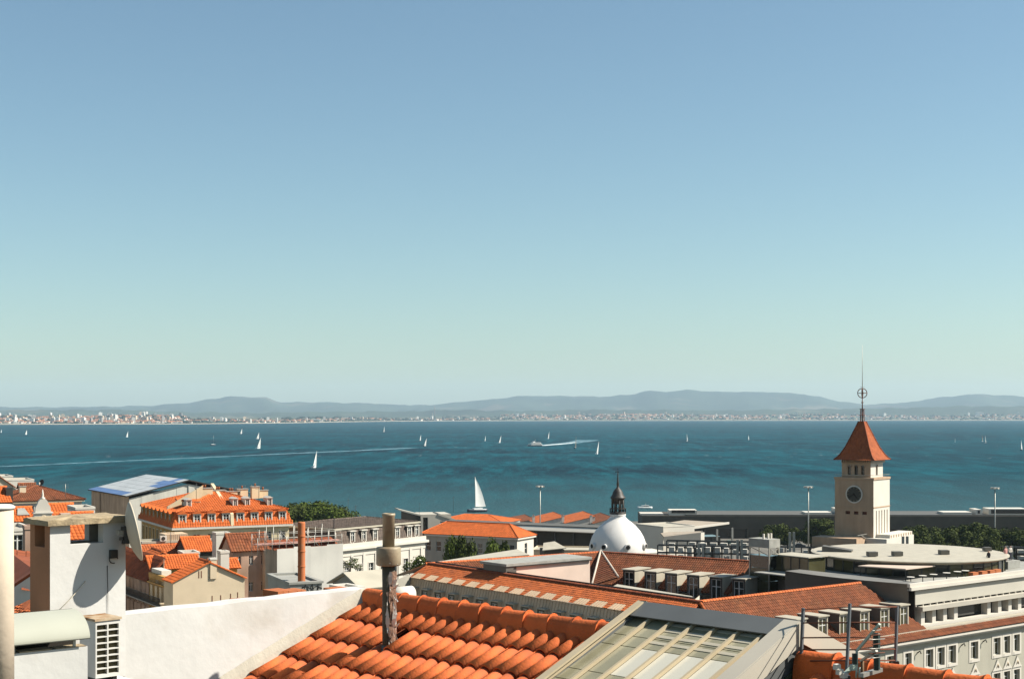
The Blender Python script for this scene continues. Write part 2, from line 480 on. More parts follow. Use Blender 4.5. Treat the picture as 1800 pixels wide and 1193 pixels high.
# hills far behind the town, two ranges with their own depth
HILLM = mat('wooded_hills', (0.040, 0.055, 0.030, 1), 0.95, 0.35, 0.0012, c2=(0.13, 0.11, 0.07, 1), c2s=0.0016, c2t=(0.58, 0.72))
def hill_range(name, prof, Y, back, seed):
    rnd = random.Random(seed); mb = MB(); prev = None
    rough = [rnd.uniform(-1, 1) for _ in range(2000)]
    def top(px):
        for (a, ya), (c, yc) in zip(prof, prof[1:]):
            if px <= c:
                t = (px - a) / (c - a); t = t * t * (3 - 2 * t)
                return ya + (yc - ya) * t
        return prof[-1][1]
    n = 0
    for px in range(int(prof[0][0]), int(prof[-1][0]) + 1, 9):
        k = (px - CX) / F; n += 1
        zt = H - (top(px) - HY) * Y / F + rough[n] * 5 + math.sin(px * 0.11 + seed) * 5
        ring = []
        for d, q in ((-1.0, 0.0), (-0.8, 0.10), (-0.6, 0.30), (-0.4, 0.55), (-0.2, 0.82), (-0.07, 0.96), (0.0, 1.0), (0.2, 0.85), (0.6, 0.35), (1.0, 0.0)):
            yy = Y + d * back
            wob = (rough[(n * 3 + int(d * 50)) % 2000]) * 20 * (1 - abs(q - 0.5) * 2)
            spur = 0.10 * math.sin(px * 0.045 + d * 4 + seed) * (1 - q) * q * 4 * zt
            ring.append(mb.wv((k * yy, yy, q * zt + (wob + spur if 0 < q < 1 and d < 0 else 0))))
        if prev:
            for i in range(len(ring) - 1): mb.f_([prev[i], ring[i], ring[i + 1], prev[i + 1]], 0, True)
        prev = ring
    return tag(mb.build(name, HILLM), kind='structure')
hill_range('hills', [(-900, 712), (-500, 715), (0, 715.5), (150, 715), (250, 713), (330, 708), (375, 700), (410, 696.5), (465, 698), (495, 707), (560, 706.5), (640, 708.5), (700, 711), (755, 712), (800, 707), (850, 702.5),
    (925, 695.5), (990, 696), (1050, 697), (1105, 694), (1140, 686.5), (1170, 688.5), (1215, 684.5), (1255, 688.5), (1330, 688.5), (1400, 691), (1440, 697), (1480, 706), (1530, 711), (1590, 707), (1660, 697.5), (1715, 692.5), (1760, 694.5), (1840, 699), (2000, 708), (2300, 704), (2700, 712)], 21500, 3600, 1)
hill_range('foothills', [(-900, 722), (-300, 721), (200, 720), (340, 724), (430, 725.5), (560, 723.5), (700, 723), (800, 720), (900, 721.5), (1060, 719.5), (1250, 721), (1420, 719), (1560, 717), (1700, 713.5), (1830, 714), (2100, 719), (2700, 722)], 15000, 1800, 5)
# ------------------------------------------------------------------ building kit
def wall_sheet(f, w, z0, z1, holes, mats, parent, name='wall', depth=0.25, d0=0.0):
    """facade plane at local y=d0 of frame f (outside is -y) with real openings and reveals"""
    mb = MB(f)
    us = sorted({0.0, w} | {h[0] for h in holes} | {h[1] for h in holes})
    vs = sorted({z0, z1} | {h[2] for h in holes} | {h[3] for h in holes})
    us = [u for u in us if -1e-6 <= u <= w + 1e-6]; vs = [v for v in vs if z0 - 1e-6 <= v <= z1 + 1e-6]
    for i in range(len(us) - 1):
        run = None
        for j in range(len(vs) - 1):
            uc, vc = (us[i] + us[i + 1]) / 2, (vs[j] + vs[j + 1]) / 2
            solid = not any(h[0] < uc < h[1] and h[2] < vc < h[3] for h in holes)
            if solid: mb.poly([(us[i], d0, vs[j]), (us[i + 1], d0, vs[j]), (us[i + 1], d0, vs[j + 1]), (us[i], d0, vs[j + 1])])
    for a, b, c, d in holes:
        e = d0 + depth
        mb.poly([(a, d0, c), (a, e, c), (b, e, c), (b, d0, c)]); mb.poly([(a, d0, d), (b, d0, d), (b, e, d), (a, e, d)])
        mb.poly([(a, d0, c), (a, d0, d), (a, e, d), (a, e, c)]); mb.poly([(b, d0, c), (b, e, c), (b, e, d), (b, d0, d)])
    return mb.build(name, mats, parent)

WCACHE = {}
def window(f, parent, a, b, c, d, y, style='case', fm=None, gm=None, name='window', flatten=False):
    """window > pane at local (a..b, y, c..d); frames and panes share mesh data by size"""
    fm = fm or FRAMEW; gm = gm or GLASS
    w, h = round(b - a, 3), round(d - c, 3)
    key = (w, h, style, fm.name, gm.name)
    if key not in WCACHE:
        t = min(0.07, w * 0.09); mb = MB()
        mb.box(0, 0, 0, t, .06, h); mb.box(w - t, 0, 0, w, .06, h); mb.box(t, 0, 0, w - t, .06, t); mb.box(t, 0, h - t, w - t, .06, h)
        if style in ('case', 'six', 'door'): mb.box(w / 2 - t * .7, -.01, t, w / 2 + t * .7, .055, h - t)
        if style == 'case': mb.box(t, .005, h * .68, w - t, .05, h * .68 + t)
        if style == 'six':
            for q in (.34, .67): mb.box(t, .005, h * q, w - t, .05, h * q + t * .8)
        if style == 'sash': mb.box(t, .005, h * .5, w - t, .05, h * .5 + t)
        m1 = mb.mesh(name, [fm])
        mb = MB(); mb.box(t * .5, .03, t * .5, w - t * .5, .045, h - t * .5)
        WCACHE[key] = (m1, mb.mesh('pane', [gm]))
    m1, m2 = WCACHE[key]
    o = link(name, m1, parent, f.p(a, y, c), R(f.a))
    if flatten: link('pane', m2, parent, f.p(a, y, c), R(f.a))
    else:
        p = bpy.data.objects.new('pane', m2); col.objects.link(p); p.parent = o
    return o

def dormer(f, parent, u, y0, z0, w, h, dep, wm, rm, kind='flat', style='case', fm=None, gm=None, bord=0.16, over=0.12, rise=0.5, cheek=None):
    """dormer box with its front at local y0; dormer > window_frame, pane, roof"""
    a, b_ = u - w / 2, u + w / 2; hole = (bord, w - bord, z0 + bord, z0 + h - bord)
    g = f.sub(a, y0, 0)
    o = wall_sheet(g, w, z0, z0 + h, [hole], [wm], parent, 'dormer', 0.14)
    mb = MB(g)
    for x in (0, w):
        mb.box(x - .001 if x else 0, .002, z0 - .02, x + .001 if not x else w, dep, z0 + h)
    mb.build('cheek', cheek or wm, o)
    window(g, o, hole[0], hole[1], hole[2], hole[3], .09, style, fm, gm, 'window_frame', flatten=True)
    mb = MB(g); z = z0 + h + .002
    if kind == 'flat': mb.box(-over, -over * 1.5, z, w + over, dep, z + .12)
    else:
        p = g.p; fr = [p(-over, -over, z), p(w / 2, -over, z + rise), p(w + over, -over, z)]; bk = [p(-over, dep, z), p(w / 2, dep, z + rise), p(w + over, dep, z)]
        i = [mb.wv(q) for q in fr]; j = [mb.wv(q) for q in bk]
        mb.f_([i[0], i[1], j[1], j[0]]); mb.f_([i[1], i[2], j[2], j[1]]); mb.f_(i[::-1]); mb.f_(j); mb.f_([i[0], j[0], j[2], i[2]])
    mb.build('dormer_roof', rm, o)
    return o
def mansard(b, hm, im, tm, z=None, over=0.2, sp=0.32, row=0.45, sides='fl'):
    """steep lower roof slopes up to an inset rectangle"""
    z = b.z if z is None else z; P = b.f.p; x0, y0, x1, y1 = -over, -over, b.W + over, b.D + over
    i = im; mb = MB(b.f)
    F_ = [(P(x0, y0, z), P(x1, y0, z), P(x1 - i, y0 + i, z + hm), P(x0 + i, y0 + i, z + hm)), (P(x0, y1, z), P(x0, y0, z), P(x0 + i, y0 + i, z + hm), P(x0 + i, y1 - i, z + hm)),
          (P(x1, y0, z), P(x1, y1, z), P(x1 - i, y1 - i, z + hm), P(x1 - i, y0 + i, z + hm)), (P(x1, y1, z), P(x0, y1, z), P(x0 + i, y1 - i, z + hm), P(x1 - i, y1 - i, z + hm))]
    for q in F_: mb.plate(q, .06)
    o = mb.build('mansard_roof', tm, b.root)
    mb = MB(b.f)
    for q in F_: mb.slope(q, sp, row, .05)
    mb.build('mansard_tiles', tm, o, kind='stuff')
    return o

def facade(f, parent, w, z0, z1, wins, wm, depth=0.22, style='case', fm=None, gm=None, trim=None, tw=0.14, name='wall'):
    """wall with openings, a window in each; trim draws a projecting surround"""
    wins = [q for q in wins if q[0] > 0.05 and q[1] < w - 0.05 and q[2] > z0 and q[3] < z1]
    o = wall_sheet(f, w, z0, z1, wins, [wm], parent, name, depth)
    for q in wins:
        wn_ = window(f, parent, q[0], q[1], q[2], q[3], depth - 0.07, style, fm, gm)
        if trim:
            mb = MB(f); a, b, c, d = q
            mb.box(a - tw, -.05, c - tw, a - .002, .02, d + tw); mb.box(b + .002, -.05, c - tw, b + tw, .02, d + tw)
            mb.box(a - .002, -.045, d + .002, b + .002, .02, d + tw); mb.box(a - .002, -.08, c - tw, b + .002, .02, c - .002)
            mb.build('window_surround', trim, parent)
    return o
def grid_wins(w, n, ww, rows, m0=None):
    """n evenly spaced openings of width ww for each (bottom, top) row"""
    out = []; st = w / n
    for i in range(n):
        for c, d in rows: out.append(((i + .5) * st - ww / 2, (i + .5) * st + ww / 2, c, d))
    return out

def chimney(parent, p, w, d, h, a=37.0, m=None, pots=1):
    f = Fr(p, a); mb = MB(f); z = p[2]
    mb.box(-w / 2, -d / 2, z - 0.8, w / 2, d / 2, z + h)
    o = mb.build('chimney', m or WHITE, parent)
    mb = MB(f); mb.box(-w / 2 - .08, -d / 2 - .08, z + h + .002, w / 2 + .08, d / 2 + .08, z + h + .12)
    mb.build('chimney_cap', CONC, o)
    for i in range(pots):
        mb = MB(f); mb.lathe([(.13, 0), (.11, .3), (.15, .34), (.15, .4)], f.p((i - (pots - 1) / 2) * .36, 0, z + h + .122), 10)
        mb.build('chimney_pot', TERRA, o)
    return o

class B: pass
def bldg(name, label, c, Y, a, r=None, l=None, W=None, D=None, drop=None, wm=None, lm=None, cat='house', group=None):
    """a building with its near eave corner at photo point c and depth Y; local x runs along the right-hand front, y along the left side"""
    b = B(); C = at(c[0], c[1], Y); b.z = C.z
    b.f = Fr(C, a); b.C = C
    b.W = W if W else b.f.reach(C, b.f.x, r); b.D = D if D else b.f.reach(C, b.f.y, l)
    b.g = ground_z(Y + 5) - 0.5 if drop is None else C.z - drop
    b.g = min(b.g, C.z - 1.5)
    b.root = thing(name, label, cat, (C.x, C.y, b.g), group)
    b.wm = wm or WHITE; b.lm = lm or b.wm
    return b
def walls(b, fw=(), lw=(), style='case', fm=None, gm=None, trim=None, depth=0.22, back=True):
    """front and left facades with windows, plain far sides"""
    facade(b.f, b.root, b.W, b.g, b.z, list(fw), b.wm, depth, style, fm, gm, trim)
    facade(b.f.sub(0, b.D, -90), b.root, b.D, b.g, b.z, list(lw), b.lm, depth, style, fm, gm, trim)
    if back:
        mb = MB(b.f)
        mb.poly([(b.W, 0, b.g), (b.W, b.D, b.g), (b.W, b.D, b.z), (b.W, 0, b.z)]); mb.poly([(b.W, b.D, b.g), (0, b.D, b.g), (0, b.D, b.z), (b.W, b.D, b.z)])
        mb.build('rear_wall', b.wm, b.root)
def cornice(b, h=0.3, out=0.25, m=None, z=None, name='cornice'):
    z = b.z if z is None else z; mb = MB(b.f)
    mb.box(-out, -out, z, b.W + out, b.D + out, z + h); return mb.build(name, m or WHITE2, b.root)
def roof(b, kind, rise, over=0.35, tm=None, sp=0.32, row=0.5, z=None, ins=0.0, capm=None, gm=None, amp=0.06):
    """tiled roof on the building's rectangle; returns the roof part and its ridge ends"""
    tm = tm or TILE; f = b.f; z = (b.z + .05) if z is None else z
    x0, y0, x1, y1 = -over + ins, -over + ins, b.W + over - ins, b.D + over - ins
    P = f.p; mb = MB(f); caps = MB(f); w, d = x1 - x0, y1 - y0
    def S(*p): mb.slope(p, sp, row, amp)
    def K(a, c): caps.cap(a, c, 0.15, 0.45)
    def under(*p): base.plate(p, 0.08)
    base = MB(f); zr = z + rise
    if kind == 'gabx':      # ridge along x, gables on the left and right sides
        ym = (y0 + y1) / 2; A, Bp = P(x0, ym, zr), P(x1, ym, zr)
        faces = [(P(x0, y0, z), P(x1, y0, z), Bp, A), (P(x1, y1, z), P(x0, y1, z), A, Bp)]
        lines = [(A, Bp)]; ends = (A, Bp)
        g1 = [(x0 + over, 0, z - .05), (x0 + over, b.D, z - .05), (x0 + over, ym, zr - .12)]
        g2 = [(b.W, 0, z - .05), (b.W, b.D, z - .05), (b.W, ym, zr - .12)]
    elif kind == 'gaby':    # ridge along y, gable on the front
        xm = (x0 + x1) / 2; A, Bp = P(xm, y0, zr), P(xm, y1, zr)
        faces = [(P(x0, y1, z), P(x0, y0, z), A, Bp), (P(x1, y0, z), P(x1, y1, z), Bp, A)]
        lines = [(A, Bp)]; ends = (A, Bp)
        g1 = [(0, y0 + over, z - .05), (b.W, y0 + over, z - .05), (xm, y0 + over, zr - .12)]
        g2 = [(0, b.D, z - .05), (b.W, b.D, z - .05), (xm, b.D, zr - .12)]
    elif kind == 'hip':
        if w >= d:
            A, Bp = P(x0 + d / 2, (y0 + y1) / 2, zr), P(x1 - d / 2, (y0 + y1) / 2, zr)
            faces = [(P(x0, y0, z), P(x1, y0, z), Bp, A), (P(x1, y1, z), P(x0, y1, z), A, Bp), (P(x0, y1, z), P(x0, y0, z), A), (P(x1, y0, z), P(x1, y1, z), Bp)]
            lines = [(A, Bp), (P(x0, y0, z), A), (P(x0, y1, z), A), (P(x1, y0, z), Bp), (P(x1, y1, z), Bp)]
        else:
            A, Bp = P((x0 + x1) / 2, y0 + w / 2, zr), P((x0 + x1) / 2, y1 - w / 2, zr)
            faces = [(P(x0, y1, z), P(x0, y0, z), A, Bp), (P(x1, y0, z), P(x1, y1, z), Bp, A), (P(x0, y0, z), P(x1, y0, z), A), (P(x1, y1, z), P(x0, y1, z), Bp)]
            lines = [(A, Bp), (P(x0, y0, z), A), (P(x1, y0, z), A), (P(x0, y1, z), Bp), (P(x1, y1, z), Bp)]
        ends = (A, Bp); g1 = None
    elif kind == 'shedx':   # falls towards the front
        A, Bp = P(x0, y1, zr), P(x1, y1, zr)
        faces = [(P(x0, y0, z), P(x1, y0, z), Bp, A)]; lines = [(A, Bp)]; ends = (A, Bp)
        g1 = [(0, 0, z - .05), (0, b.D, zr - .15), (0, b.D, z - .05)]; g2 = [(b.W, 0, z - .05), (b.W, b.D, z - .05), (b.W, b.D, zr - .15)]
    elif kind == 'shedy':   # falls towards the left
        A, Bp = P(x1, y0, zr), P(x1, y1, zr)
        faces = [(P(x0, y1, z), P(x0, y0, z), A, Bp)]; lines = [(A, Bp)]; ends = (A, Bp)
        g1 = [(0, 0, z - .05), (b.W, 0, z - .05), (b.W, 0, zr - .15)]; g2 = [(0, b.D, z - .05), (b.W, b.D, z - .05), (b.W, b.D, zr - .15)]
    for q in faces: under(*q)
    o = base.build('roof', capm or tm, b.root)
    for q in faces: S(*q)
    t = mb.build('roof_tiles', tm, o, kind='stuff')
    for q in lines: K(*q)
    caps.build('ridge_tiles', capm or tm, o, kind='stuff')
    if g1:
        gb = MB(f); gb.poly(g1); gb.poly(g2); gb.build('gable_wall', gm or b.wm, b.root)
    b.roof = o
    return o, ends
def flat(b, par=0.5, m=None, pm=None, t=0.2):
    mb = MB(b.f); mb.box(.0, .0, b.z - .12, b.W, b.D, b.z - .02)
    o = mb.build('flat_roof', m or ZINC, b.root)
    mb = MB(b.f); z0, z1 = b.z - .02, b.z + par
    mb.box(-.04, -.04, z0, b.W + .04, t, z1); mb.box(-.04, b.D - t, z0, b.W + .04, b.D + .04, z1)
    mb.box(-.04, t, z0, t, b.D - t, z1); mb.box(b.W - t, t, z0, b.W + .04, b.D - t, z1)
    mb.build('parapet', pm or b.wm, b.root); b.roof = o
    return o

# ------------------------------------------------------------------ trees
def tree_mesh(seed, h, rx, rz, n, leaf, mats, trunk=0.35, lobes=7, bloom=0.0):
    """trunk with limbs, and a crown of leaf-sized faces gathered in clumps of uneven size"""
    rnd = random.Random(seed)
    tb = MB(); cz = h - rz
    tb.tube([(0, 0, -.5), (0.1, 0, cz * .5), (0.2, 0.1, cz)], [trunk, trunk * .8, trunk * .55], 8)
    L = []
    for i in range(lobes):
        g = rnd.uniform(0, 6.28); e = rnd.uniform(-.55, 1.0)
        q = rnd.uniform(.35, .82)
        c = Vector((math.cos(g) * rx * q * math.sqrt(max(0.15, 1 - e * e * .8)), math.sin(g) * rx * q * math.sqrt(max(.15, 1 - e * e * .8)), cz + e * rz * .72))
        L.append((c, rnd.uniform(.26, .46) * rx))
        tb.tube([(0.15, 0.08, cz * rnd.uniform(.6, .95)), c * .5 + Vector((0, 0, cz * .5)), c], [trunk * .4, trunk * .25, .04], 5)
    L.append((Vector((0, 0, cz)), rx * .55))
    cb = MB()
    for i in range(n):
        c, r = rnd.choice(L)
        while True:
            d = Vector((rnd.gauss(0, 1), rnd.gauss(0, 1), rnd.gauss(0, 1)))
            if d.length > .1: break
        d.normalize(); p = c + Vector((d.x, d.y, d.z * .8)) * r * rnd.uniform(.55, 1.08)
        s = leaf * rnd.uniform(.5, 1.3)
        u = Vector((rnd.uniform(-1, 1), rnd.uniform(-1, 1), rnd.uniform(-1, 1))).normalized()
        nn = (d + u * .8).normalized(); a = nn.cross(Vector((.3, .2, .9))).normalized(); b_ = nn.cross(a)
        m = 1 if (bloom and rnd.random() < bloom) else 0
        cb.wpoly([p - a * s, p - b_ * s * .6 + a * s * .1, p + a * s, p + b_ * s * .6 - a * s * .1], m)
    return tb.mesh('trunk', [BARK]), cb.mesh('crown', mats)
TREES = {}; THT = dict(broad=11, broad2=11, dull=9, bloom=6, shrub=4, blossom=3)
def tree(kind, pos, s, label, group=None, rz=0.0, name='tree', cat='tree', sx=1.0, ground=None):
    t, c = TREES[kind]
    top = pos[2] + THT[kind] * s; g = ground_z(pos[1]) if ground is None else ground
    o = thing(name, label, cat, (pos[0], pos[1], g), group)
    o.rotation_euler = (0, 0, rz); o.scale = (s * sx, s * sx, max(.5 * s, (top - g) / THT[kind]))
    for nm, me in (('trunk', t), ('crown', c)):
        q = bpy.data.objects.new(nm, me); col.objects.link(q); q.parent = o
    return o
TREES['broad'] = tree_mesh(3, 11, 5.2, 4.2, 9000, .26, [LEAF], lobes=13)
TREES['broad2'] = tree_mesh(8, 11, 4.8, 4.5, 8000, .26, [LEAF2], lobes=12)
TREES['dull'] = tree_mesh(15, 9, 4.2, 3.4, 6000, .26, [LEAF2], lobes=10)
TREES['bloom'] = tree_mesh(22, 6, 2.6, 2.4, 2600, .17, [LEAF, BLOOM], .15, 9, .42)
TREES['blossom'] = tree_mesh(27, 3, 1.45, 1.5, 2600, .11, [LEAF, BLOOM], .08, 12, .45)
TREES['shrub'] = tree_mesh(31, 4, 2.2, 1.7, 2200, .15, [LEAF, BLOOM], .1, 8, .06)
# ------------------------------------------------------------------ far town
TW = mat('far_white_wall', (0.74, 0.70, 0.62, 1), 0.9, 0.05, 0.1, objr=0.12)
TC = mat('far_cream_wall', (0.60, 0.47, 0.33, 1), 0.9, 0.05, 0.1, objr=0.2)
TR = mat('far_orange_roof', (0.42, 0.16, 0.07, 1), 0.9, 0.1, 0.1, objr=0.2)
TG = mat('far_grey_wall', (0.36, 0.33, 0.30, 1), 0.9, 0.05, 0.1, objr=0.2)
rnd = random.Random(41)
def far_house(mb, f, w, d, h, roofh, m=0, rm=1, z=0.0):
    mb.f = f; mb.box(-w / 2, -d / 2, z - 3, w / 2, d / 2, z + h, m)
    if roofh:
        a = [f.p(x, y, z + h + .01) for x, y in ((-w / 2 - .4, -d / 2 - .4), (w / 2 + .4, -d / 2 - .4), (w / 2 + .4, d / 2 + .4), (-w / 2 - .4, d / 2 + .4))]
        r0, r1 = f.p(-w / 2 + 1, 0, z + h + roofh), f.p(w / 2 - 1, 0, z + h + roofh)
        i = [mb.wv(p) for p in a]; j = [mb.wv(r0), mb.wv(r1)]
        mb.f_([i[0], i[1], j[1], j[0]], rm); mb.f_([i[2], i[3], j[0], j[1]], rm); mb.f_([i[3], i[0], j[0]], rm); mb.f_([i[1], i[2], j[1]], rm); mb.f_(i[::-1], rm)
    else:
        mb.box(-w * .2, -d * .2, z + h + .01, w * .1, d * .2, z + h + 2.4, m)
def far_spot(px, d):
    k = (px - CX) / F; Y = shore_pt(px).y + d
    return Vector((k * Y, Y, land_h(px, d)))
protos = []
for kind in range(10):
    mb = MB(); w = (16, 22, 30, 14, 40, 18, 24, 60, 14, 20)[kind]; hh = (7, 9, 8, 11, 7, 17, 23, 9, 28, 14)[kind]
    far_house(mb, Fr((0, 0), 0), w, 11 if kind < 5 else 15, hh, 3.0 if kind in (0, 1, 2, 4) else 0)
    protos.append((mb.mesh('house', [[TW, TW, TC, TW, TW, TW, TC, TW, TW, TG][kind], TR]), hh))
def pick_px(r):
    q = r.random()
    if q < .34: return r.uniform(-60, 325)
    if q < .42: return r.uniform(325, 560)
    if q < .47: return r.uniform(560, 860)
    if q < .78: return r.uniform(880, 1330)
    return r.uniform(1330, 1860)
def pick_d(px, r):
    return 90 + 1300 * r.random() ** 1.6 if px < 330 else (80 + 500 * r.random() if px < 860 else 120 + 2300 * r.random() ** 1.25)
for i in range(285):
    px = pick_px(rnd); d = pick_d(px, rnd)
    tall = rnd.random() < (.42 if px < 330 else .12)
    kind = rnd.choice((5, 6, 8, 9, 5)) if tall else rnd.choice((0, 1, 2, 3, 4, 7))
    me, hh = protos[kind]
    o = link('apartment_block' if tall else 'house', me, None, far_spot(px, d), rnd.uniform(-.9, .4))
    o.scale = (rnd.uniform(.8, 1.5), rnd.uniform(.8, 1.3), rnd.uniform(.75, 1.25))
    if tall: tag(o, 'pale flat-topped apartment block in the town on the far shore', 'apartment block', 'apartment blocks on the far shore')
    else: tag(o, 'small pale low house in the town on the far shore', 'house', 'houses on the far shore')
mb = MB()
for i in range(2300):
    px = pick_px(rnd); d = pick_d(px, rnd) * 1.15; p = far_spot(px, d)
    m = rnd.choice((0, 0, 0, 2, 2, 3)); tall = rnd.random() < .06
    far_house(mb, Fr(p, rnd.uniform(-50, 30)), rnd.uniform(10, 26), rnd.uniform(8, 13), rnd.uniform(18, 30) if tall else rnd.uniform(4, 10), 0 if m == 3 or tall else 2.6, m, 1, p.z)
tag(mb.build('distant_town', [TW, TR, TC, TG], loc=(0, 10000, 0)), 'mass of tiny white and terracotta houses behind the far shore', 'town', kind='stuff')
# woods between the houses
FW = mat('far_woods', (0.022, 0.036, 0.018, 1), 0.95, 0.3, 0.02)
mb = MB()
for i in range(2600):
    px = rnd.uniform(-80, 1880); d = (60 + 1500 * rnd.random()) if px < 860 else (60 + 2600 * rnd.random())
    if 300 < px < 900 and rnd.random() < .55: d = 90 + 300 * rnd.random()
    p = far_spot(px, d); r = rnd.uniform(9, 26); hh = rnd.uniform(6, 14)
    n = 6; top = [mb.wv(p + Vector((math.cos(q * 6.283 / n + i) * r * rnd.uniform(.4, .8), math.sin(q * 6.283 / n + i) * r * .6, hh * rnd.uniform(.7, 1)))) for q in range(n)]
    bot = [mb.wv(p + Vector((math.cos(q * 6.283 / n + i) * r, math.sin(q * 6.283 / n + i) * r, -2))) for q in range(n)]
    for q in range(n): mb.f_([bot[q], bot[(q + 1) % n], top[(q + 1) % n], top[q]])
    mb.f_(top)
tag(mb.build('distant_woods', FW, loc=(0, 10000, 0)), 'dark belts of trees along the far shore', 'woods', kind='stuff')
# two tall stacks and a long white works on the far shore
for px, hgt, r, nm, lb in ((764, 118, 2.6, 'factory_chimney', 'tall thin chimney standing alone on the far shore'),
                           (760, 60, 2.2, 'factory_chimney', 'shorter chimney beside the tall one on the far shore')):
    p = far_spot(px, 500); mb = MB(); mb.lathe([(r * 1.6, -2), (r, hgt), (r * .9, hgt + .5)], p, 10)
    tag(mb.build(nm, TG, None, p), lb, 'chimney')
for px, w, lb in ((552, 120, 'long low white works by the sandy spit across the river'), (1722, 75, 'big pale block on the wooded slope across the river')):
    p = far_spot(px, 260 if px < 900 else 1200); mb = MB(); far_house(mb, Fr(p, 4), w, 30, 14 if px < 900 else 30, 0, 0, 1, p.z)
    tag(mb.build('factory', [TW, TR], None, p), lb, 'factory')

# wind-broken crests scattered over the open river
rw = random.Random(77); mb = MB()
for i in range(420):
    px = rw.uniform(-40, 1840) if i % 3 else rw.uniform(1250, 1840); y = 744 + 62 * rw.random() ** 1.7; p = atz(px, y, 0.08)
    w_, d_ = rw.uniform(1.2, 5.5), rw.uniform(.8, 3.0); n = 7
    mb.wpoly([p + Vector((math.cos(q * 6.283 / n) * w_ * rw.uniform(.5, 1), math.sin(q * 6.283 / n) * d_ * rw.uniform(.4, 1), 0)) for q in range(n)])
tag(mb.build('whitecaps', FOAM, loc=(0, 3000, 0)), 'scattered small white wave crests on the open river', 'waves', kind='stuff')

# ------------------------------------------------------------------ boats
HULLW = mat('white_hull', (0.75, 0.74, 0.70, 1), 0.35, 0.05, 0.5)
HULLD = mat('dark_hull', (0.03, 0.035, 0.05, 1), 0.35, 0.1, 0.5)
SAIL = mat('white_sailcloth', (0.82, 0.80, 0.74, 1), 0.8, 0.05, 0.3)
SAILB = mat('tan_sailcloth', (0.20, 0.15, 0.10, 1), 0.8, 0.1, 0.3)
MAST = mat('aluminium_mast', (0.5, 0.48, 0.42, 1), 0.4, 0.05, metal=0.3)
def hull_mesh(L_, bm, fb, m=0):
    mb = MB(); rings = []
    for i in range(9):
        t = i / 8; x = -L_ / 2 + L_ * t
        w = bm / 2 * (math.sin(math.pi * min(1, .32 + t * .68)) ** .8 if t < 1 else 0.0) + .03
        sh = fb * (1 + .25 * (t - .4) ** 2 * 4)
        rings.append([mb.wv((x, -w, sh)), mb.wv((x, -w * .82, .1)), mb.wv((x, 0, -.6)), mb.wv((x, w * .82, .1)), mb.wv((x, w, sh))])
    for a, b_ in zip(rings, rings[1:]):
        for k in range(4): mb.f_([a[k], b_[k], b_[k + 1], a[k + 1]], 0, True)
        mb.f_([a[0], a[4], b_[4], b_[0]], 1)
    mb.f_(rings[0]); mb.f_(rings[-1][::-1]); return mb
def sail_mesh(a, b_, c, camber, n=6, t=.03):
    """three-cornered sail a(tack) b(clew) c(head) bellied to -y"""
    a, b_, c = Vector(a), Vector(b_), Vector(c); mb = MB(); F_, K = [], []
    for i in range(n + 1):
        v = i / n; rowf, rowk = [], []
        for j in range(n + 1):
            u = j / n; l_ = a.lerp(c, v); e = b_.lerp(c, v) + (b_ - a) * .10 * math.sin(math.pi * v)
            p = l_.lerp(e, u) + Vector((0, -camber * math.sin(math.pi * u) * (1 - v * .7), 0))
            rowf.append(mb.wv(p)); rowk.append(mb.wv(p + Vector((0, t, 0))))
        F_.append(rowf); K.append(rowk)
    for i in range(n):
        for j in range(n):
            mb.f_([F_[i][j], F_[i][j + 1], F_[i + 1][j + 1], F_[i + 1][j]], 0, True)
            mb.f_([K[i][j], K[i + 1][j], K[i + 1][j + 1], K[i][j + 1]], 0, True)
    return mb
hm = hull_mesh(9.5, 3.0, 1.1).mesh('hull', [HULLW, HULLW]); hd = hull_mesh(9.5, 3.0, 1.1).mesh('hull', [HULLD, HULLW])
mb = MB(); mb.box(-2.6, -.9, 1.15, 1.8, .9, 1.75); cabm = mb.mesh('cabin', [HULLW])
mb = MB(); mb.tube([(.8, 0, .9), (.8, 0, 15.6)], .09, 6); mastm = mb.mesh('mast', [MAST])
mb = MB(); mb.tube([(.8, 0, 2.3), (-3.9, -.5, 2.2)], .07, 6); boomm = mb.mesh('boom', [MAST])
main_m = sail_mesh((.7, 0, 2.5), (-3.8, -.5, 2.4), (.7, 0, 15.3), .55).mesh('mainsail', [SAIL])
main_b = sail_mesh((.7, 0, 2.5), (-3.8, -.5, 2.4), (.7, 0, 15.3), .55).mesh('mainsail', [SAILB])
jib_m = sail_mesh((4.4, 0, 1.5), (.2, -.7, 1.7), (.95, 0, 13.2), .5).mesh('jib', [SAIL])
jib_b = sail_mesh((4.4, 0, 1.5), (.2, -.7, 1.7), (.95, 0, 13.2), .5).mesh('jib', [SAILB])
mb = MB(); mb.lathe([(.2, 0.04), (3.4, 0.05), (4.6, 0.02)], (0, 0, 0), 10); foam_m = mb.mesh('bow_foam', [FOAM])
G_BOAT = 'sailing boats out on the river'
def sailboat(px, py, hpx, az, heel, label, sails='both', dark=False, brown=False, s=None, foam=True):
    p = atz(px, py, 0); sc = s or (hpx * p.y / F) / 15.6
    o = thing('sailboat', label, 'sailboat', p, G_BOAT)
    if az > 90: az = 180 - az            # the side in view faces the sun
    o.rotation_euler = (R(heel), 0, R(az)); o.scale = (sc, sc, sc)
    parts = [('hull', hd if dark else hm), ('cabin', cabm), ('mast', mastm), ('boom', boomm)]
    if sails in ('both', 'main'): parts.append(('mainsail', main_b if brown else main_m))
    if sails == 'both': parts.append(('jib', jib_b if brown else jib_m))
    for nm, me in parts:
        q = bpy.data.objects.new(nm, me); col.objects.link(q); q.parent = o
    return o
LB = 'small white sailboat heeling under full sail out on the open river'
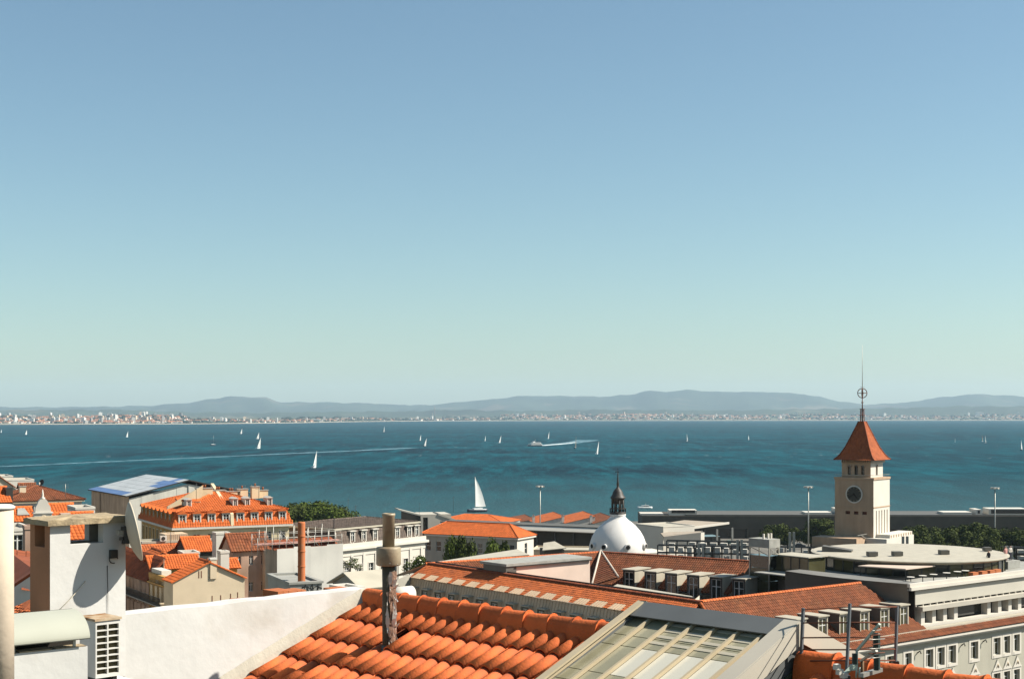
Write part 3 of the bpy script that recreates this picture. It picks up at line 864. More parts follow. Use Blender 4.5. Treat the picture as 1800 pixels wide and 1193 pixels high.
for px, py, hp, az, he in ((45.6, 763.6, 9, 108, 10), (223, 768, 11, 106, 12), (423.6, 762, 9.5, 112, 13), (452.6, 771, 12.5, 118, 16), (674.6, 759, 10, 100, 6), (738.5, 774, 11, 104, 8),
                           (852.5, 775, 10, 100, 6), (877.8, 778, 14, 110, 14), (963.5, 771, 13, 104, 8), (1207.8, 775.5, 13, 78, -2), (1316, 773, 9, 70, -3), (1679, 777, 7, 75, -4), (2, 760, 6, 100, 6)):
    sailboat(px, py, hp, az, he, LB)
sailboat(454, 788, 20, 112, 14, 'white sailboat heeling hard, just in front of another sail')
sailboat(552, 822, 30, 104, 9, 'tall narrow white sailboat leaning over, in front of the old wake')
sailboat(374.5, 782, 17, 150, 2, 'dark sailboat under bare mast with no sail set', sails='none', dark=True)
sailboat(746.5, 784, 15, 112, 14, 'dark-hulled sailboat heeling with grey sails beside a smaller sail', dark=True)
sailboat(1011, 788, 21, 98, 4, 'tan-sailed boat crossing behind the end of the ferry wake', brown=True, dark=True)
sailboat(1049, 798, 23, 106, 9, 'white sailboat astern of the ferry with foam at its hull')
sailboat(1727, 776, 12, 60, -3, 'sailboat with dull tan sails sailing close beside a white one', brown=True)
sailboat(1732.5, 778.5, 13.5, 70, -4, 'white sailboat sailing close beside a tan-sailed one')
sailboat(1795.6, 791, 18, 62, -2, 'white sailboat with upright triangular sails and dark hull', dark=True)
# the large yacht by the near bank
o = sailboat(838, 899.5, 62, 168, 0, 'large sailboat with one tall white triangular sail near the bank', sails='none', dark=True)
q = bpy.data.objects.new('mainsail', sail_mesh((.6, 0, 2.4), (-4.6, -.3, 2.3), (.7, 0, 15.4), .25).mesh('mainsail', [SAIL])); col.objects.link(q); q.parent = o
o.rotation_euler = (0, 0, R(208))
# ferry
p = atz(940, 784, 0)
fe = thing('ferry', 'white passenger ferry with dark bow trailing a foaming wake', 'ferry', p)
ff = Fr(p, 203)      # bow towards local +x
for s in (-1, 1):
    mb = MB(ff); y = 3.0 * s
    mb.prism([(-12, y - 1.1), (8, y - 1.1), (13.5, y), (8, y + 1.1), (-12, y + 1.1)], -.5, 2.2); mb.build('hull', HULLD if s > 0 else HULLW, fe)
mb = MB(ff); mb.prism([(-12, -4.4), (8, -4.4), (11.5, -2), (11.5, 2), (8, 4.4), (-12, 4.4)], 2.202, 4.6); sup = mb.build('superstructure', HULLW, fe)
mb = MB(ff); mb.box(-10.5, -4.46, 3.1, 7.5, 4.46, 3.9); mb.build('window_band', GLASS, sup)
mb = MB(ff); mb.prism([(-10, -3.8), (4, -3.8), (7, -2), (7, 2), (4, 3.8), (-10, 3.8)], 4.602, 6.6); up = mb.build('upper_deck', HULLW, fe)
mb = MB(ff); mb.box(-9, -3.86, 5.2, 3.6, 3.86, 6.0); mb.build('window_band', GLASS, up)
mb = MB(ff); mb.box(0, -2, 6.602, 4, 2, 8.4); mb.build('bridge', HULLW, fe)
mb = MB(ff); mb.tube([ff.p(-.6, 0, 6.6), ff.p(-1.2, 0, 12)], .14, 6); mb.build('mast', MAST, fe)
# motor launch near the quay
p = atz(1133, 893.5, 0); fm_ = thing('motor_boat', 'low white motor boat cruising close to the near bank', 'motor boat', p); ff = Fr(p, 190)
hb = hull_mesh(24 * 833 / 2500 * 1.1, 2.7, 1.0)
o = link('hull', hb.mesh('hull', [HULLW, HULLW]), fm_, p, R(190))
mb = MB(ff); mb.prism([(-2.6, -.9), (1.2, -.9), (2.2, 0), (1.2, .9), (-2.6, .9)], 1.02, 1.9); cb_ = mb.build('cabin', HULLW, fm_)
mb = MB(ff); mb.box(-2.3, -.93, 1.3, 1.0, .93, 1.7); mb.build('window_band', GLASS, cb_)
mb = MB(ff); mb.bar(ff.p(-.6, -.8, 1.9), ff.p(-.6, 0, 3.0), .08); mb.bar(ff.p(-.6, .8, 1.9), ff.p(-.6, 0, 3.0), .08); mb.build('radar_arch', MAST, fm_)
# ------------------------------------------------------------------ riverside, 350 to 620 m away
# long dark-grey river station
p = at(1129, 906, 590); f = Fr(p, -1.0); zt = p.z
st = thing('river_station', 'long low dark grey station building along the river bank', 'station', (p.x, p.y, 3.0))
mb = MB(f); mb.box(0, 0, zt - 5.4, 200, 26, zt); mb.build('upper_wall', DCONC, st)
mb = MB(f); mb.box(0.6, 2.5, 2.5, 199, 25, zt - 5.402); mb.build('lower_wall', GLASS, st)
for i in range(34):
    mb = MB(f); mb.box(2 + i * 5.9, .6, 2.5, 2.7 + i * 5.9, 1.3, zt - 5.402); mb.build('column', DCONC, st)
mb = MB(f); mb.box(18, 1, zt + .002, 199, 25, zt + .45); mb.build('roof_step', DZINC, st)
for x0, x1, h in ((-.5, 9, .9), (11.6, 23, 2.6), (68, 79, 1.0), (80.5, 86, 3.0), (87, 97, 2.2), (125, 137, 1.2), (138.5, 141, 2.6), (144, 160, 3.0), (161, 172, 1.2)):
    mb = MB(f); mb.box(x0, 3, zt + (.452 if x0 > 17 else .002), x1, 12, zt + (.452 if x0 > 17 else 0.002) + h * .8); o = mb.build('roof_cabin', WHITE2, st)
    if h > 2: mb = MB(f); mb.box(x0 + .8, 2.9, zt + .9, x1 - .8, 2.998, zt + .1 + h * .8); mb.build('cabin_window', GLASS, o)

# pavilion with a pointed sloping roof slab
c = at(1228, 935, 430); pv = thing('pavilion', 'pavilion with pointed sloping pale roof slab and white edge', 'pavilion', (c.x, c.y, 4.0))
mb = MB(); mb.plate([at(1108, 929, 405), at(1182, 931, 398), at(1281, 918, 412), at(1203, 913.5, 432)], 0.5); mb.build('roof_slab', mat('tan_roof_felt', (0.40, 0.33, 0.25, 1), 0.95, 0.1, 0.2), pv)
mb = MB(); mb.plate([at(1181, 934.5, 397.4), at(1282, 920.5, 411.4), at(1282, 917, 411.4), at(1181, 930, 397.4)], 0.4); mb.build('fascia', WHITE2, pv)
f = Fr(at(1170, 935, 404), 12)
mb = MB(f); mb.box(0, 1.5, 3.8, 17, 8, at(1170, 935, 404).z - 1.6); mb.build('glass_wall', GLASS, pv)
for i in range(5):
    mb = MB(f); mb.box(1 + i * 4.6, -1.2, 3.8, 1.5 + i * 4.6, -.7, at(1170, 935, 404).z - .4 + i * .35); mb.build('column', CONC, pv)

# white annex and white wedge wall beside the dome
b = bldg('annex', 'plain white windowless annex standing behind the dome', (1166, 926.5, ), 330, 30, W=9, l=1118, wm=WHITE2, lm=WHITE2, cat='annex'); walls(b); flat(b, .2, ZINC)
c = at(1200, 950, 318); wd = thing('wedge_wall', 'white wedge-shaped wall end in front of the pavilion', 'wall', (c.x, c.y, c.z - 3))
mb = MB(); mb.plate([at(1167, 958, 320), at(1232, 957, 312), at(1232, 935.5, 312), at(1167, 943, 320)], 1.2); mb.build('wall_face', WHITE2, wd)
mb = MB(); mb.plate([at(1167, 942.8, 320), at(1232, 935.3, 312), at(1232, 933, 325), at(1160, 935, 332)], .3); mb.build('wall_top', mat('tan_roof_felt', (0, 0, 0, 1)), wd)

# long station hall with white fascia
p = at(777, 918, 383); f = Fr(p, -27); L_ = f.reach(p, f.x, 1062); zt = p.z
hl = thing('station_hall', 'long low hall with white fascia band behind the market dome', 'station', (p.x, p.y, 4.0))
mb = MB(); mb.plate([f.p(-.4, -1.3, zt - .9), f.p(L_, -1.3, zt - .9), f.p(L_, -.25, zt + .12), f.p(-.4, -.25, zt + .12)], .3); mb.build('fascia', WHITE2, hl)
mb = MB(f); mb.box(-.4, -.298, zt - .2, L_, 7, zt + .35); mb.build('flat_roof', DZINC, hl)
mb = MB(f); mb.box(0, 1.0, 4, L_ - .3, 6.6, zt - .202); mb.build('wall', mat('dark_brown_wall', (0.075, 0.062, 0.045, 1), 0.9, 0.15, 0.2), hl)
for i in range(9):
    mb = MB(f); mb.box(2 + i * 5.2, .55, zt - 4.6, 2.25 + i * 5.2, .998, zt - .97); mb.build('mullion', DZINC, hl)
b = bldg('low_annex', 'low tan annex wall under the station hall', (935, 967, ), 305, -8, r=1045, D=9, wm=CREAM, cat='annex'); walls(b); flat(b, .25, ZINC)
b = bldg('kiosk', 'small kiosk with pale pointed roof beside the white-ended house', (957, 966), 292, 10, r=992, D=5, wm=DCONC, cat='kiosk'); walls(b)
mb = MB(b.f); mb.plate([b.f.p(-.5, -.5, b.z), b.f.p(b.W + .3, -.5, b.z + .4), b.f.p(b.W - 1, b.D, b.z + 1.3), b.f.p(.8, b.D, b.z + 1.0)], .15); mb.build('roof', ZINC, b.root)

# terracotta-roofed sheds along the quay
for i, (x, y, Y, r, ri, lb) in enumerate(((893, 921, 560, 938, 1.9, 'brown-tiled quay shed nearest the big yacht'), (942, 920, 545, 991, 2.6, 'orange-tiled quay shed beside the tall lamp mast'),
                                  (994, 919.5, 540, 1046, 2.7, 'orange-tiled quay shed between two dark chimneys, left of the dome'), (1044, 920, 535, 1078, 2.2, 'brown-tiled quay shed half hidden by the dome'))):
    b = bldg('quay_shed', lb, (x, y), Y, 8, r=r, D=26, wm=WHITE, cat='shed', group='sheds along the quay'); walls(b)
    roof(b, 'shedy', ri, .3, TILEB if i in (0, 3) else TILE, sp=.6, row=.9)
    if i: chimney(b.root, b.f.p(-.3, 4, b.z + .5), 1.0, .8, 2.2, 8, WHITE)
b = bldg('quay_warehouse', 'warehouse with long orange hipped roof behind the white-banded hall', (760, 916), 455, -20, r=884, D=16, wm=WHITE)
walls(b, grid_wins(b.W, 9, 1.2, [(b.z - 3, b.z - 1)])); roof(b, 'hip', 2.0, .4, TILEN, sp=.5, row=.8)

# concrete portal building
b = bldg('portal_building', 'pale concrete block with raking slab and glazed slot', (740, 904), 395, 14, r=793, D=10, wm=CONC, cat='building'); b.wm = mat('pale_concrete', (0.50, 0.46, 0.38, 1), 0.9, 0.08, 0.3)
facade(b.f, b.root, b.W, b.g, b.z, [(.6, 2.0, b.z - 5.5, b.z - .8)], b.wm, .5, 'plain')
mb = MB(b.f); mb.box(.02, .6, b.g, b.W, b.D, b.z - .02); mb.build('core', b.wm, b.root)
P = b.f.p
mb = MB(); mb.plate([P(-6.2, .5, b.z + 1.6), P(.2, 0, b.z - .1), P(.2, 7, b.z - .1), P(-6.2, 7, b.z + 1.6)], .35); mb.build('raking_slab', b.wm, b.root)
mb = MB(); mb.plate([P(-5.4, 1, b.z - 3.4), P(-.02, .6, b.z - 3.4), P(-.02, .6, b.z - .5), P(-5.4, 1, b.z + 1.0)], .1); mb.build('glazing', GLASS, b.root)
mb = MB(); mb.plate([P(b.W - 3.6, -.2, b.z + .3), P(b.W + 1.0, -.25, b.z - 1.4), P(b.W + 1.0, 8, b.z - 1.4), P(b.W - 3.6, 8, b.z + .3)], .5); mb.build('shed_slab', b.wm, b.root)

# three tall lamp masts
def lamp_mast(px, yt, Y, lb):
    p = at(px, yt, Y); g = ground_z(Y)
    o = thing('lamp_mast', lb, 'lamp mast', (p.x, p.y, g), 'tall lamp masts on the waterfront')
    mb = MB(); mb.tube([(p.x, p.y, g), (p.x, p.y, p.z)], [.28, .14], 8); mb.build('pole', STEEL, o)
    mb = MB(); mb.lathe([(.3, -.25), (1.1, -.15), (1.1, .05), (.3, .2)], p, 12); hd_ = mb.build('lamp_ring', STEEL, o)
    for k in range(6):
        a = k * 1.047; q = p + Vector((math.cos(a) * 1.15, math.sin(a) * 1.15, -.15))
        mb = MB(Fr(q, math.degrees(a))); mb.box(-.35, -.3, q.z - .2, .4, .3, q.z + .25); mb.build('floodlight', WHITE2, hd_)
lamp_mast(949.5, 854, 500, 'tall lamp mast standing by the quay sheds'); lamp_mast(1421, 855, 480, 'tall lamp mast between the dome and the clock tower'); lamp_mast(1749, 857, 470, 'tall lamp mast among the trees beyond the clock tower')

# ------------------------------------------------------------------ trees by the water
G1 = 'trees by the waterfront'
for i, (px, yt, Y, s, k, sx) in enumerate(((515, 886, 470, 1.30, 'broad2', 1.2), (552, 882, 478, 1.42, 'broad', 1.3), (588, 888, 474, 1.25, 'broad2', 1.2), (497, 892, 465, 1.1, 'broad', 1.1), (606, 897, 480, 1.05, 'broad', 1.0), (535, 887, 490, 1.4, 'broad2', 1.2), (570, 890, 462, 1.15, 'broad', 1.3))):
    p = at(px, yt, Y); hh = 11 * s
    tree(k, (p.x, p.y, p.z - hh), s, 'dark broadleaf tree in the dense clump behind the orange mansard house', 'trees in the dense clump', i * 1.3, sx=sx)
for i, (px, yt, Y, s, k) in enumerate(((1352, 922, 520, 1.0, 'dull'), (1385, 921, 505, 1.1, 'dull'), (1443, 911, 500, 1.35, 'broad2'), (1425, 918, 510, 1.1, 'dull'))):
    p = at(px, yt, Y); tree(k, (p.x, p.y, p.z - (9 if k == 'dull' else 11) * s), s, ('low dark tree beside the lift tower cap, in front of the station', 'dark tree behind the twin steel posts left of the clock tower', 'tallest dark tree left of the clock tower, touching its shaft', 'dark tree at the foot of the lamp mast near the clock tower')[i], 'trees left of the clock tower', i * 2.1, sx=1.15)
for i, (px, yt, Y, s, k) in enumerate(((1598, 925, 470, 1.15, 'dull'), (1625, 924, 455, 1.25, 'broad2'), (1655, 926, 470, 1.1, 'dull'), (1690, 923, 460, 1.2, 'broad2'), (1722, 920, 450, 1.3, 'broad2'), (1760, 930, 470, 1.0, 'dull'),
                                        (1790, 934, 440, 1.1, 'broad2'), (1640, 938, 420, .9, 'dull'), (1706, 936, 425, 1.0, 'broad2'), (1745, 940, 430, .85, 'dull'), (1815, 930, 455, 1.2, 'broad2'), (1580, 936, 445, .9, 'dull'), (1610, 932, 440, 1.1, 'broad2'), (1668, 930, 435, 1.1, 'broad2'), (1738, 929, 440, 1.15, 'broad2'), (1775, 928, 445, 1.15, 'dull'))):
    p = at(px, yt, Y); tree(k, (p.x, p.y, p.z - (9 if k == 'dull' else 11) * s), s, 'dark green street tree in the row behind the round rooftop restaurant', 'street trees behind the restaurant', i * 1.7, sx=1.1)
for i, (px, yt, Y, s, k) in enumerate(((800, 946, 262, .62, 'broad'), (817, 945, 258, .6, 'broad2'), (868, 953, 250, .55, 'broad'), (885, 955, 254, .5, 'broad2'))):
    p = at(px, yt, Y); tree(k, (p.x, p.y, p.z - 11 * s), s, ('bushy green tree before the middle windows of the long house', 'duller green tree pressed against the middle of the long house front', 'green tree before the last windows of the long house', 'small dull tree nearest the white end of the long house')[i], 'trees before the long house', i * 1.9, sx=1.05)
p = at(614, 1012, 160)
gt = thing('garden_terrace', 'walled garden terrace at the foot of the white mansard building', 'terrace', (p.x, p.y, ground_z(165)))
f = Fr(at(592, 1016, 158), 30); mb = MB(f); mb.box(.2, 2.5, ground_z(165) - .5, 4.5, 7.5, p.z - .2); mb.build('retaining_wall', CONC, gt)
q = at(614, 978, 165); tree('blossom', (q.x, q.y, q.z - 3), 1.0, 'shrub covered in white blossom beside the netted scaffold house', None, .4, 'flowering_tree', ground=p.z - .2)
p = at(737, 972, 190); tree('shrub', (p.x, p.y, p.z - 4), 1.0, 'leafy green shrub at the corner of the white mansard building', None, .4, 'shrub', 'shrub', ground=p.z - 4)
mb = MB(Fr(p, 52)); mb.box(-3, -2.5, ground_z(190), 3, 3, p.z - 4); tag(mb.build('planter', CONC, None, (p.x, p.y, ground_z(190))), 'raised concrete planter under the green shrub', 'planter')

# cars parked on the waterfront street
CARP = {}
def car(px, py, Y, a, lb, c):
    m = mat('car_paint_%d' % len(CARP), c, .3, .03, spec=.5); CARP[lb] = 1
    p = at(px, py, Y); o = thing('parked_car', lb, 'car', p, 'cars parked on the waterfront street'); f = Fr(p, a); z = p.z
    mb = MB(f); prof = [(-2.1, .3), (2.1, .3), (2.15, .75), (1.3, .9), (-1.5, .95), (-2.1, .85)]
    for s_ in (1,):
        i = [mb.v(x, -.85, z + h) for x, h in prof]; j = [mb.v(x, .85, z + h) for x, h in prof]
        mb.f_(i); mb.f_(j[::-1]); n = len(prof)
        for q in range(n): mb.f_([i[(q + 1) % n], i[q], j[q], j[(q + 1) % n]])
    mb.build('body', m, o)
    mb = MB(f); b_ = [(-1.5, .952), (1.0, .93)]; t_ = [(-1.1, 1.42), (.35, 1.42)]
    mb.hexa([f.p(-1.5, -.8, z + .955), f.p(1.1, -.8, z + .935), f.p(1.1, .8, z + .935), f.p(-1.5, .8, z + .955)], [f.p(-1.1, -.65, z + 1.42), f.p(.35, -.65, z + 1.42), f.p(.35, .65, z + 1.42), f.p(-1.1, .65, z + 1.42)])
    mb.build('windows', GLASS, o)
    mb = MB(f); mb.box(-1.05, -.62, z + 1.422, .3, .62, z + 1.46); mb.build('car_roof', m, o)
    for x in (-1.3, 1.35):
        for y in (-.86, .86):
            mb = MB(f); mb.tube([f.p(x, y - .1, z + .32), f.p(x, y + .1, z + .32)], .32, 12); mb.build('wheel', FRAMED, o)
car(1283, 956, 545, 6, 'green car parked below the dark station building', (0.05, 0.16, 0.12, 1)); car(1406, 961, 540, -8, 'dark car parked left of the clock tower base', (0.03, 0.03, 0.035, 1)); car(1643, 962, 520, 3, 'white-roofed car parked under the street trees', (.5, .5, .48, 1))

# ------------------------------------------------------------------ middle distance, 180 to 300 m
# long house with orange roof, shaded side and white end
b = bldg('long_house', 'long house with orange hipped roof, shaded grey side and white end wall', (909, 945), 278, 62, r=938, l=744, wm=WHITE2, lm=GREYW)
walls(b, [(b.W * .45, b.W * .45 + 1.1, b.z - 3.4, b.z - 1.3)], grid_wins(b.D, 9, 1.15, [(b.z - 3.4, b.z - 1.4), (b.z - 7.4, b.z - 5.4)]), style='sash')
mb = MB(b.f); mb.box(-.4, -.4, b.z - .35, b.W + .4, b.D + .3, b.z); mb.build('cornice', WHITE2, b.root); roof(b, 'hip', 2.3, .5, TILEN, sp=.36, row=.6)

# white building with brown slate mansard
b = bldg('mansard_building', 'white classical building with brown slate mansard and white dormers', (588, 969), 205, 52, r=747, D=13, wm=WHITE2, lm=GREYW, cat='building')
walls(b, [(2 + i * 2.55, 3.0 + i * 2.55, b.z - 4.6, b.z - 2.2) for i in range(6)] + [(2 + i * 2.55, 3.0 + i * 2.55, b.z - 8.6, b.z - 6.0) for i in range(6)], trim=WHITE2)
cornice(b, .35, .45, WHITE2); mb = MB(b.f); mb.box(-.1, -.16, b.z + .352, b.W + .1, .1, b.z + .95); mb.build('parapet', WHITE2, b.root)
mansard(b, 2.6, .7, SLATE, b.z + .36, .0, sp=.5, row=.5)
mb = MB(b.f); mb.box(.45, .45, b.z + 2.962, b.W - .45, b.D - .45, b.z + 3.2); mb.build('upper_cornice', ZINC, b.root)
roof(b, 'hip', .75, 0, SLATE, sp=.5, row=.5, z=b.z + 3.2, ins=.75)
for px in (621, 641, 661, 700, 721, 734):
    u = b.f.reach(b.C, b.f.x, px)
    dormer(b.f, b.root, u, .12, b.z + .9, 1.05, 1.75, .9, WHITE2, WHITE2, 'flat', cheek=SLATE)
for i in range(9):
    mb = MB(b.f); u = .7 + i * 2.55
    if u < b.W: mb.box(u, -.14, b.g, u + .5, .0, b.z - .6); mb.build('pilaster', WHITE2, b.root)
mb = MB(b.f); mb.box(-.05, -.1, b.z - .9, b.W, .0, b.z - .55); mb.build('string_course', WHITE2, b.root)

# building wrapped in scaffold netting under a temporary roof
b = bldg('wrapped_building', 'tall building wrapped in pale and brown scaffold netting under a temporary pitched roof', (227, 871), 250, 31, r=431, l=161, wm=SHEET, lm=SHEETB, cat='building')
mb = MB(b.f)
n = 10; st_ = b.W / n
for i in range(n):
    if i == 6: continue
    mb = MB(b.f); x0, x1 = i * st_, (i + 1) * st_; hz = lambda x: b.z + 2.3 * (1 - abs(x / b.W * 2 - 1)) - .5
    k = random.uniform(-.12, .12)
    mb.wpoly([b.f.p(x0, k, b.g), b.f.p(x1, k + random.uniform(-.05, .05), b.g), b.f.p(x1, k, hz(x1)), b.f.p(x0, k, hz(x0))]); mb.build('netting', SHEET, b.root)
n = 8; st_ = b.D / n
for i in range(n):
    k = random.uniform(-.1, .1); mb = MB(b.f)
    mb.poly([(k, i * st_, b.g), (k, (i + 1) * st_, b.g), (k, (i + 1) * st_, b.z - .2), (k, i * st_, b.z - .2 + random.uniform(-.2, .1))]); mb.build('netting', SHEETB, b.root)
mb = MB(b.f); mb.box(.3, .3, b.g, b.W - .2, b.D - .2, b.z - .6); mb.build('core_wall', PINK, b.root)
P = b.f.p; xm = b.W / 2; zr = b.z + 2.6
TARP = mat('pale_roof_sheet', (0.50, 0.51, 0.50, 1), 0.45, 0.12, 0.35, streak=0.1); TARPB = mat('blue_roof_sheet', (0.12, 0.20, 0.38, 1), 0.5, 0.12, 0.5)
tr = MB(b.f); tr.plate([P(-.6, b.D + .5, b.z), P(-.6, -.5, b.z), P(xm, -.5, zr), P(xm, b.D + .5, zr)], .2); tr.plate([P(b.W + .6, -.5, b.z), P(b.W + .6, b.D + .5, b.z), P(xm, b.D + .5, zr), P(xm, -.5, zr)], .2)
o = tr.build('temporary_roof', mat('dark_roof_edge', (0.05, 0.045, 0.04, 1), .8), b.root)
nx, ny = 6, 9
for i in range(nx):
    for j in range(ny):
        t0, t1 = i / nx, (i + 1) / nx; y0, y1 = -.4 + (b.D + .8) * j / ny, -.4 + (b.D + .8) * (j + 1) / ny
        q = lambda t, y: P(-.6 + (xm + .6) * t, y, b.z + 2.6 * t + .03)
        blue = (i == 0 and j > 0) or (i >= 3 and j <= 1 and not (i == 5 and j == 0)) or (i == 4 and j == 2)
        mb = MB(); mb.plate([q(t0, y1 - .06), q(t0, y0), q(t1 - .006, y0), q(t1 - .006, y1 - .06)], .02); mb.build('roof_sheet', TARPB if blue else TARP, o)
mb = MB(b.f)
for k in range(4): mb.bar(P(6 * st_ * 1.02 + 1, -.1, b.z - 2.4 + k * .8), P(6 * st_ * 1.02 + 4.5, -.1, b.z - 2.4 + k * .8), .08)
for x in (0, 1.2, 2.4, 3.4): mb.bar(P(6 * st_ + 1.2 + x, -.1, b.z - 3), P(6 * st_ + 1.2 + x, -.1, b.z + 1.4), .08)
mb.build('scaffold_frame', STEEL, b.root)

# cream house with the orange mansard roof
b = bldg('orange_mansard_house', 'cream house with bright orange tiled mansard roof and white dormers', (307, 931), 199, 27, r=508, l=249, wm=YELLOW, lm=OCHRE)  # ochre left side puts the cream wall's shade into its colour
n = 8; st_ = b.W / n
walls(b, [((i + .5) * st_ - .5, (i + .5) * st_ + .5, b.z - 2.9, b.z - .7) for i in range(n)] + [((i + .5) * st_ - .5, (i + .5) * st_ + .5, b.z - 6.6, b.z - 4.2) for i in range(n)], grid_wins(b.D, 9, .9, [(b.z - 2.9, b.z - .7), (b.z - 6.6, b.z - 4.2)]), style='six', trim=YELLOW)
cornice(b, .3, .5, WHITE2)
mansard(b, 2.1, .75, TILEN, b.z + .31, .45, sp=.36, row=.45)
zr = b.z + 2.42
roof(b, 'hip', 2.5, .25, TILEN, sp=.36, row=.5, z=zr, ins=.35)
for i in range(n): dormer(b.f, b.root, (i + .5) * st_, -.28, b.z + .45, 1.12, 1.75, 1.0, WHITE2, TILEN, 'gable', 'six', rise=.45, over=.2)
g_ = b.f.sub(0, b.D, -90)
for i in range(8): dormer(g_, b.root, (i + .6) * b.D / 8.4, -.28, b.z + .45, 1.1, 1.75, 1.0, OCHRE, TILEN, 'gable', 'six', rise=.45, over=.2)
for u, y in ((2.6, 2.2), (b.W * .555, 1.9), (b.W * .665, 2.0), (b.W * .86, 1.7)):
    dormer(b.f, b.root, u, y, zr + .35, .75, 1.25, 2.0, WHITE2, WHITE2, 'gable', 'case', rise=.25, over=.12, bord=.14)
for u in (4.2, 7.8): dormer(g_, b.root, b.D - u, 2.2, zr + .3, 1.3, 1.0, 2.4, YELLOW, TILEN, 'gable', 'plain', rise=.3)
mb = MB(b.f); pw = b.W * .475                       # party wall rising through the roof
P = b.f.p; mb.hexa([P(pw, -.5, b.z + .3), P(pw + .45, -.5, b.z + .3), P(pw + .45, b.D / 2, b.z + .3), P(pw, b.D / 2, b.z + .3)], [P(pw, -.3, b.z + 2.0), P(pw + .45, -.3, b.z + 2.0), P(pw + .45, b.D / 2, b.z + 5.9), P(pw, b.D / 2, b.z + 5.9)]); mb.build('party_wall', YELLOW, b.root)
mb = MB(b.f); mb.hexa([P(-.2, 5.6, b.z + 1), P(b.W * .3, 5.6, b.z + 1), P(b.W * .3, 6.1, b.z + 1), P(-.2, 6.1, b.z + 1)], [P(.4, 5.6, zr + .5), P(b.W * .33, 5.6, zr + 3.4), P(b.W * .33, 6.1, zr + 3.4), P(.4, 6.1, zr + .5)]); mb.build('party_wall', YELLOW, b.root)
for u, y, w_, h_ in ((b.W * .36, 7, 2.4, .9), (b.W * .5, 8, 2.2, .5), (b.W * .62, 8, 2.6, .3), (b.W * .72, 8, 1.6, .6), (b.W * .84, 8, 1.2, .9), (b.W * .93, 9, 1.4, .3)):
    chimney(b.root, P(u, y, zr + 2.0), w_, .8, h_, 27, YELLOW, 2 if w_ > 2 else 1)
# ------------------------------------------------------------------ the courtyard block in front of the river, 130 to 190 m
R0 = at(1229, 1058, 136.4); BA = 38.5; f = Fr(R0, BA); P = f.p; ZR = R0.z           # ridge corner of the two near wings
LA, LBx = 45.0, 24.5
g0 = ground_z(140) - .5
blk = thing('courtyard_building', 'large courtyard building with brown tiled roofs and grey zinc mansard', 'building', (R0.x, R0.y, g0))
# wing A: ridge along local y, falling to the left
w1, d1, w2, d2 = 2.7, 1.35, .95, 3.4
mb = MB(); mb.plate([P(-w1, LA, ZR - d1), P(-w1, -1, ZR - d1), P(0, 0, ZR), P(0, LA, ZR)], .1); mb.plate([P(4.5, 0, ZR - 2.2), P(4.5, LA, ZR - 2.2), P(0, LA, ZR), P(0, 0, ZR)], .1)
ra = mb.build('roof', TILE, blk)
mb = MB(); mb.slope([P(-w1 - .2, LA, ZR - d1 - .05), P(-w1 - .2, -1, ZR - d1 - .05), P(0, 0, ZR), P(0, LA, ZR)], .30, .36, .05); mb.build('roof_tiles', TILE, ra, kind='stuff')
mb = MB(); mb.cap(P(0, LA, ZR + .02), P(0, -.3, ZR + .02), .2, .45); mb.build('ridge_tiles', TILED, ra, kind='stuff')
mb = MB(); mb.bar(P(.32, LA - 1, ZR + .1), P(.32, 1, ZR + .1), .1, .5); mb.build('ridge_flashing', FRAMED, ra)
# zinc mansard with a run of dormer windows
ZT = ZR - d1 - .12
mb = MB(); mb.plate([P(-w1 - w2, LA, ZT - d2), P(-w1 - w2, -2, ZT - d2), P(-w1, -2, ZT), P(-w1, LA, ZT)], .08); ms = mb.build('mansard', ZINC2, blk)
mb = MB()
for i in range(94):
    y = -2 + i * .5
    mb.bar(P(-w1 - w2 - .02, y, ZT - d2), P(-w1 - .02, y, ZT), .05, .06)
mb.build('standing_seams', ZINC2, ms, kind='stuff')
gl = f.sub(-w1 - w2, LA, -90)
for i in range(17):
    u = 1.6 + i * 2.66
    dormer(gl, blk, u, .05, ZT - 2.75, 1.25, 1.75, 1.2, mat('dark_olive_paint', (.10, .09, .06, 1), .7), ZINC, 'flat', 'case', FRAMEW, GLASS, bord=.2, over=.05, cheek=ZINC2)
    yy = LA - u; zpl = lambda x: ZR - d1 * (-x / w1)
    mb = MB(); xa, xb = -w1 - .32, -w1 + .62; mb.plate([P(xa, yy + .95, zpl(xa) + .14), P(xa, yy - .95, zpl(xa) + .14), P(xb, yy - .8, zpl(xb) + .13), P(xb, yy + .8, zpl(xb) + .13)], .03); mb.build('dormer_flashing', ZINC2, ms)
    mb = MB()
    for q_ in (-.6, -.2, .2, .6): mb.bar(P(xa, yy + q_, zpl(xa) + .16), P(xb, yy + q_, zpl(xb) + .15), .04, .05)
    mb.build('flashing_seam', ZINC2, ms)
facade(f.sub(-w1 - w2, LA, -90), blk, LA + 2, g0, ZT - d2 - .3, [(1.6 + i * 2.66 - .55, 1.6 + i * 2.66 + .55, ZT - d2 - 3.4, ZT - d2 - 1.2) for i in range(17)], GREYW, .22, 'case')
mb = MB(f); mb.box(-w1 - w2 - .35, -2, ZT - d2 - .3, -w1 - w2 + .2, LA, ZT - d2 + .02); mb.build('gutter', ZINC, blk)
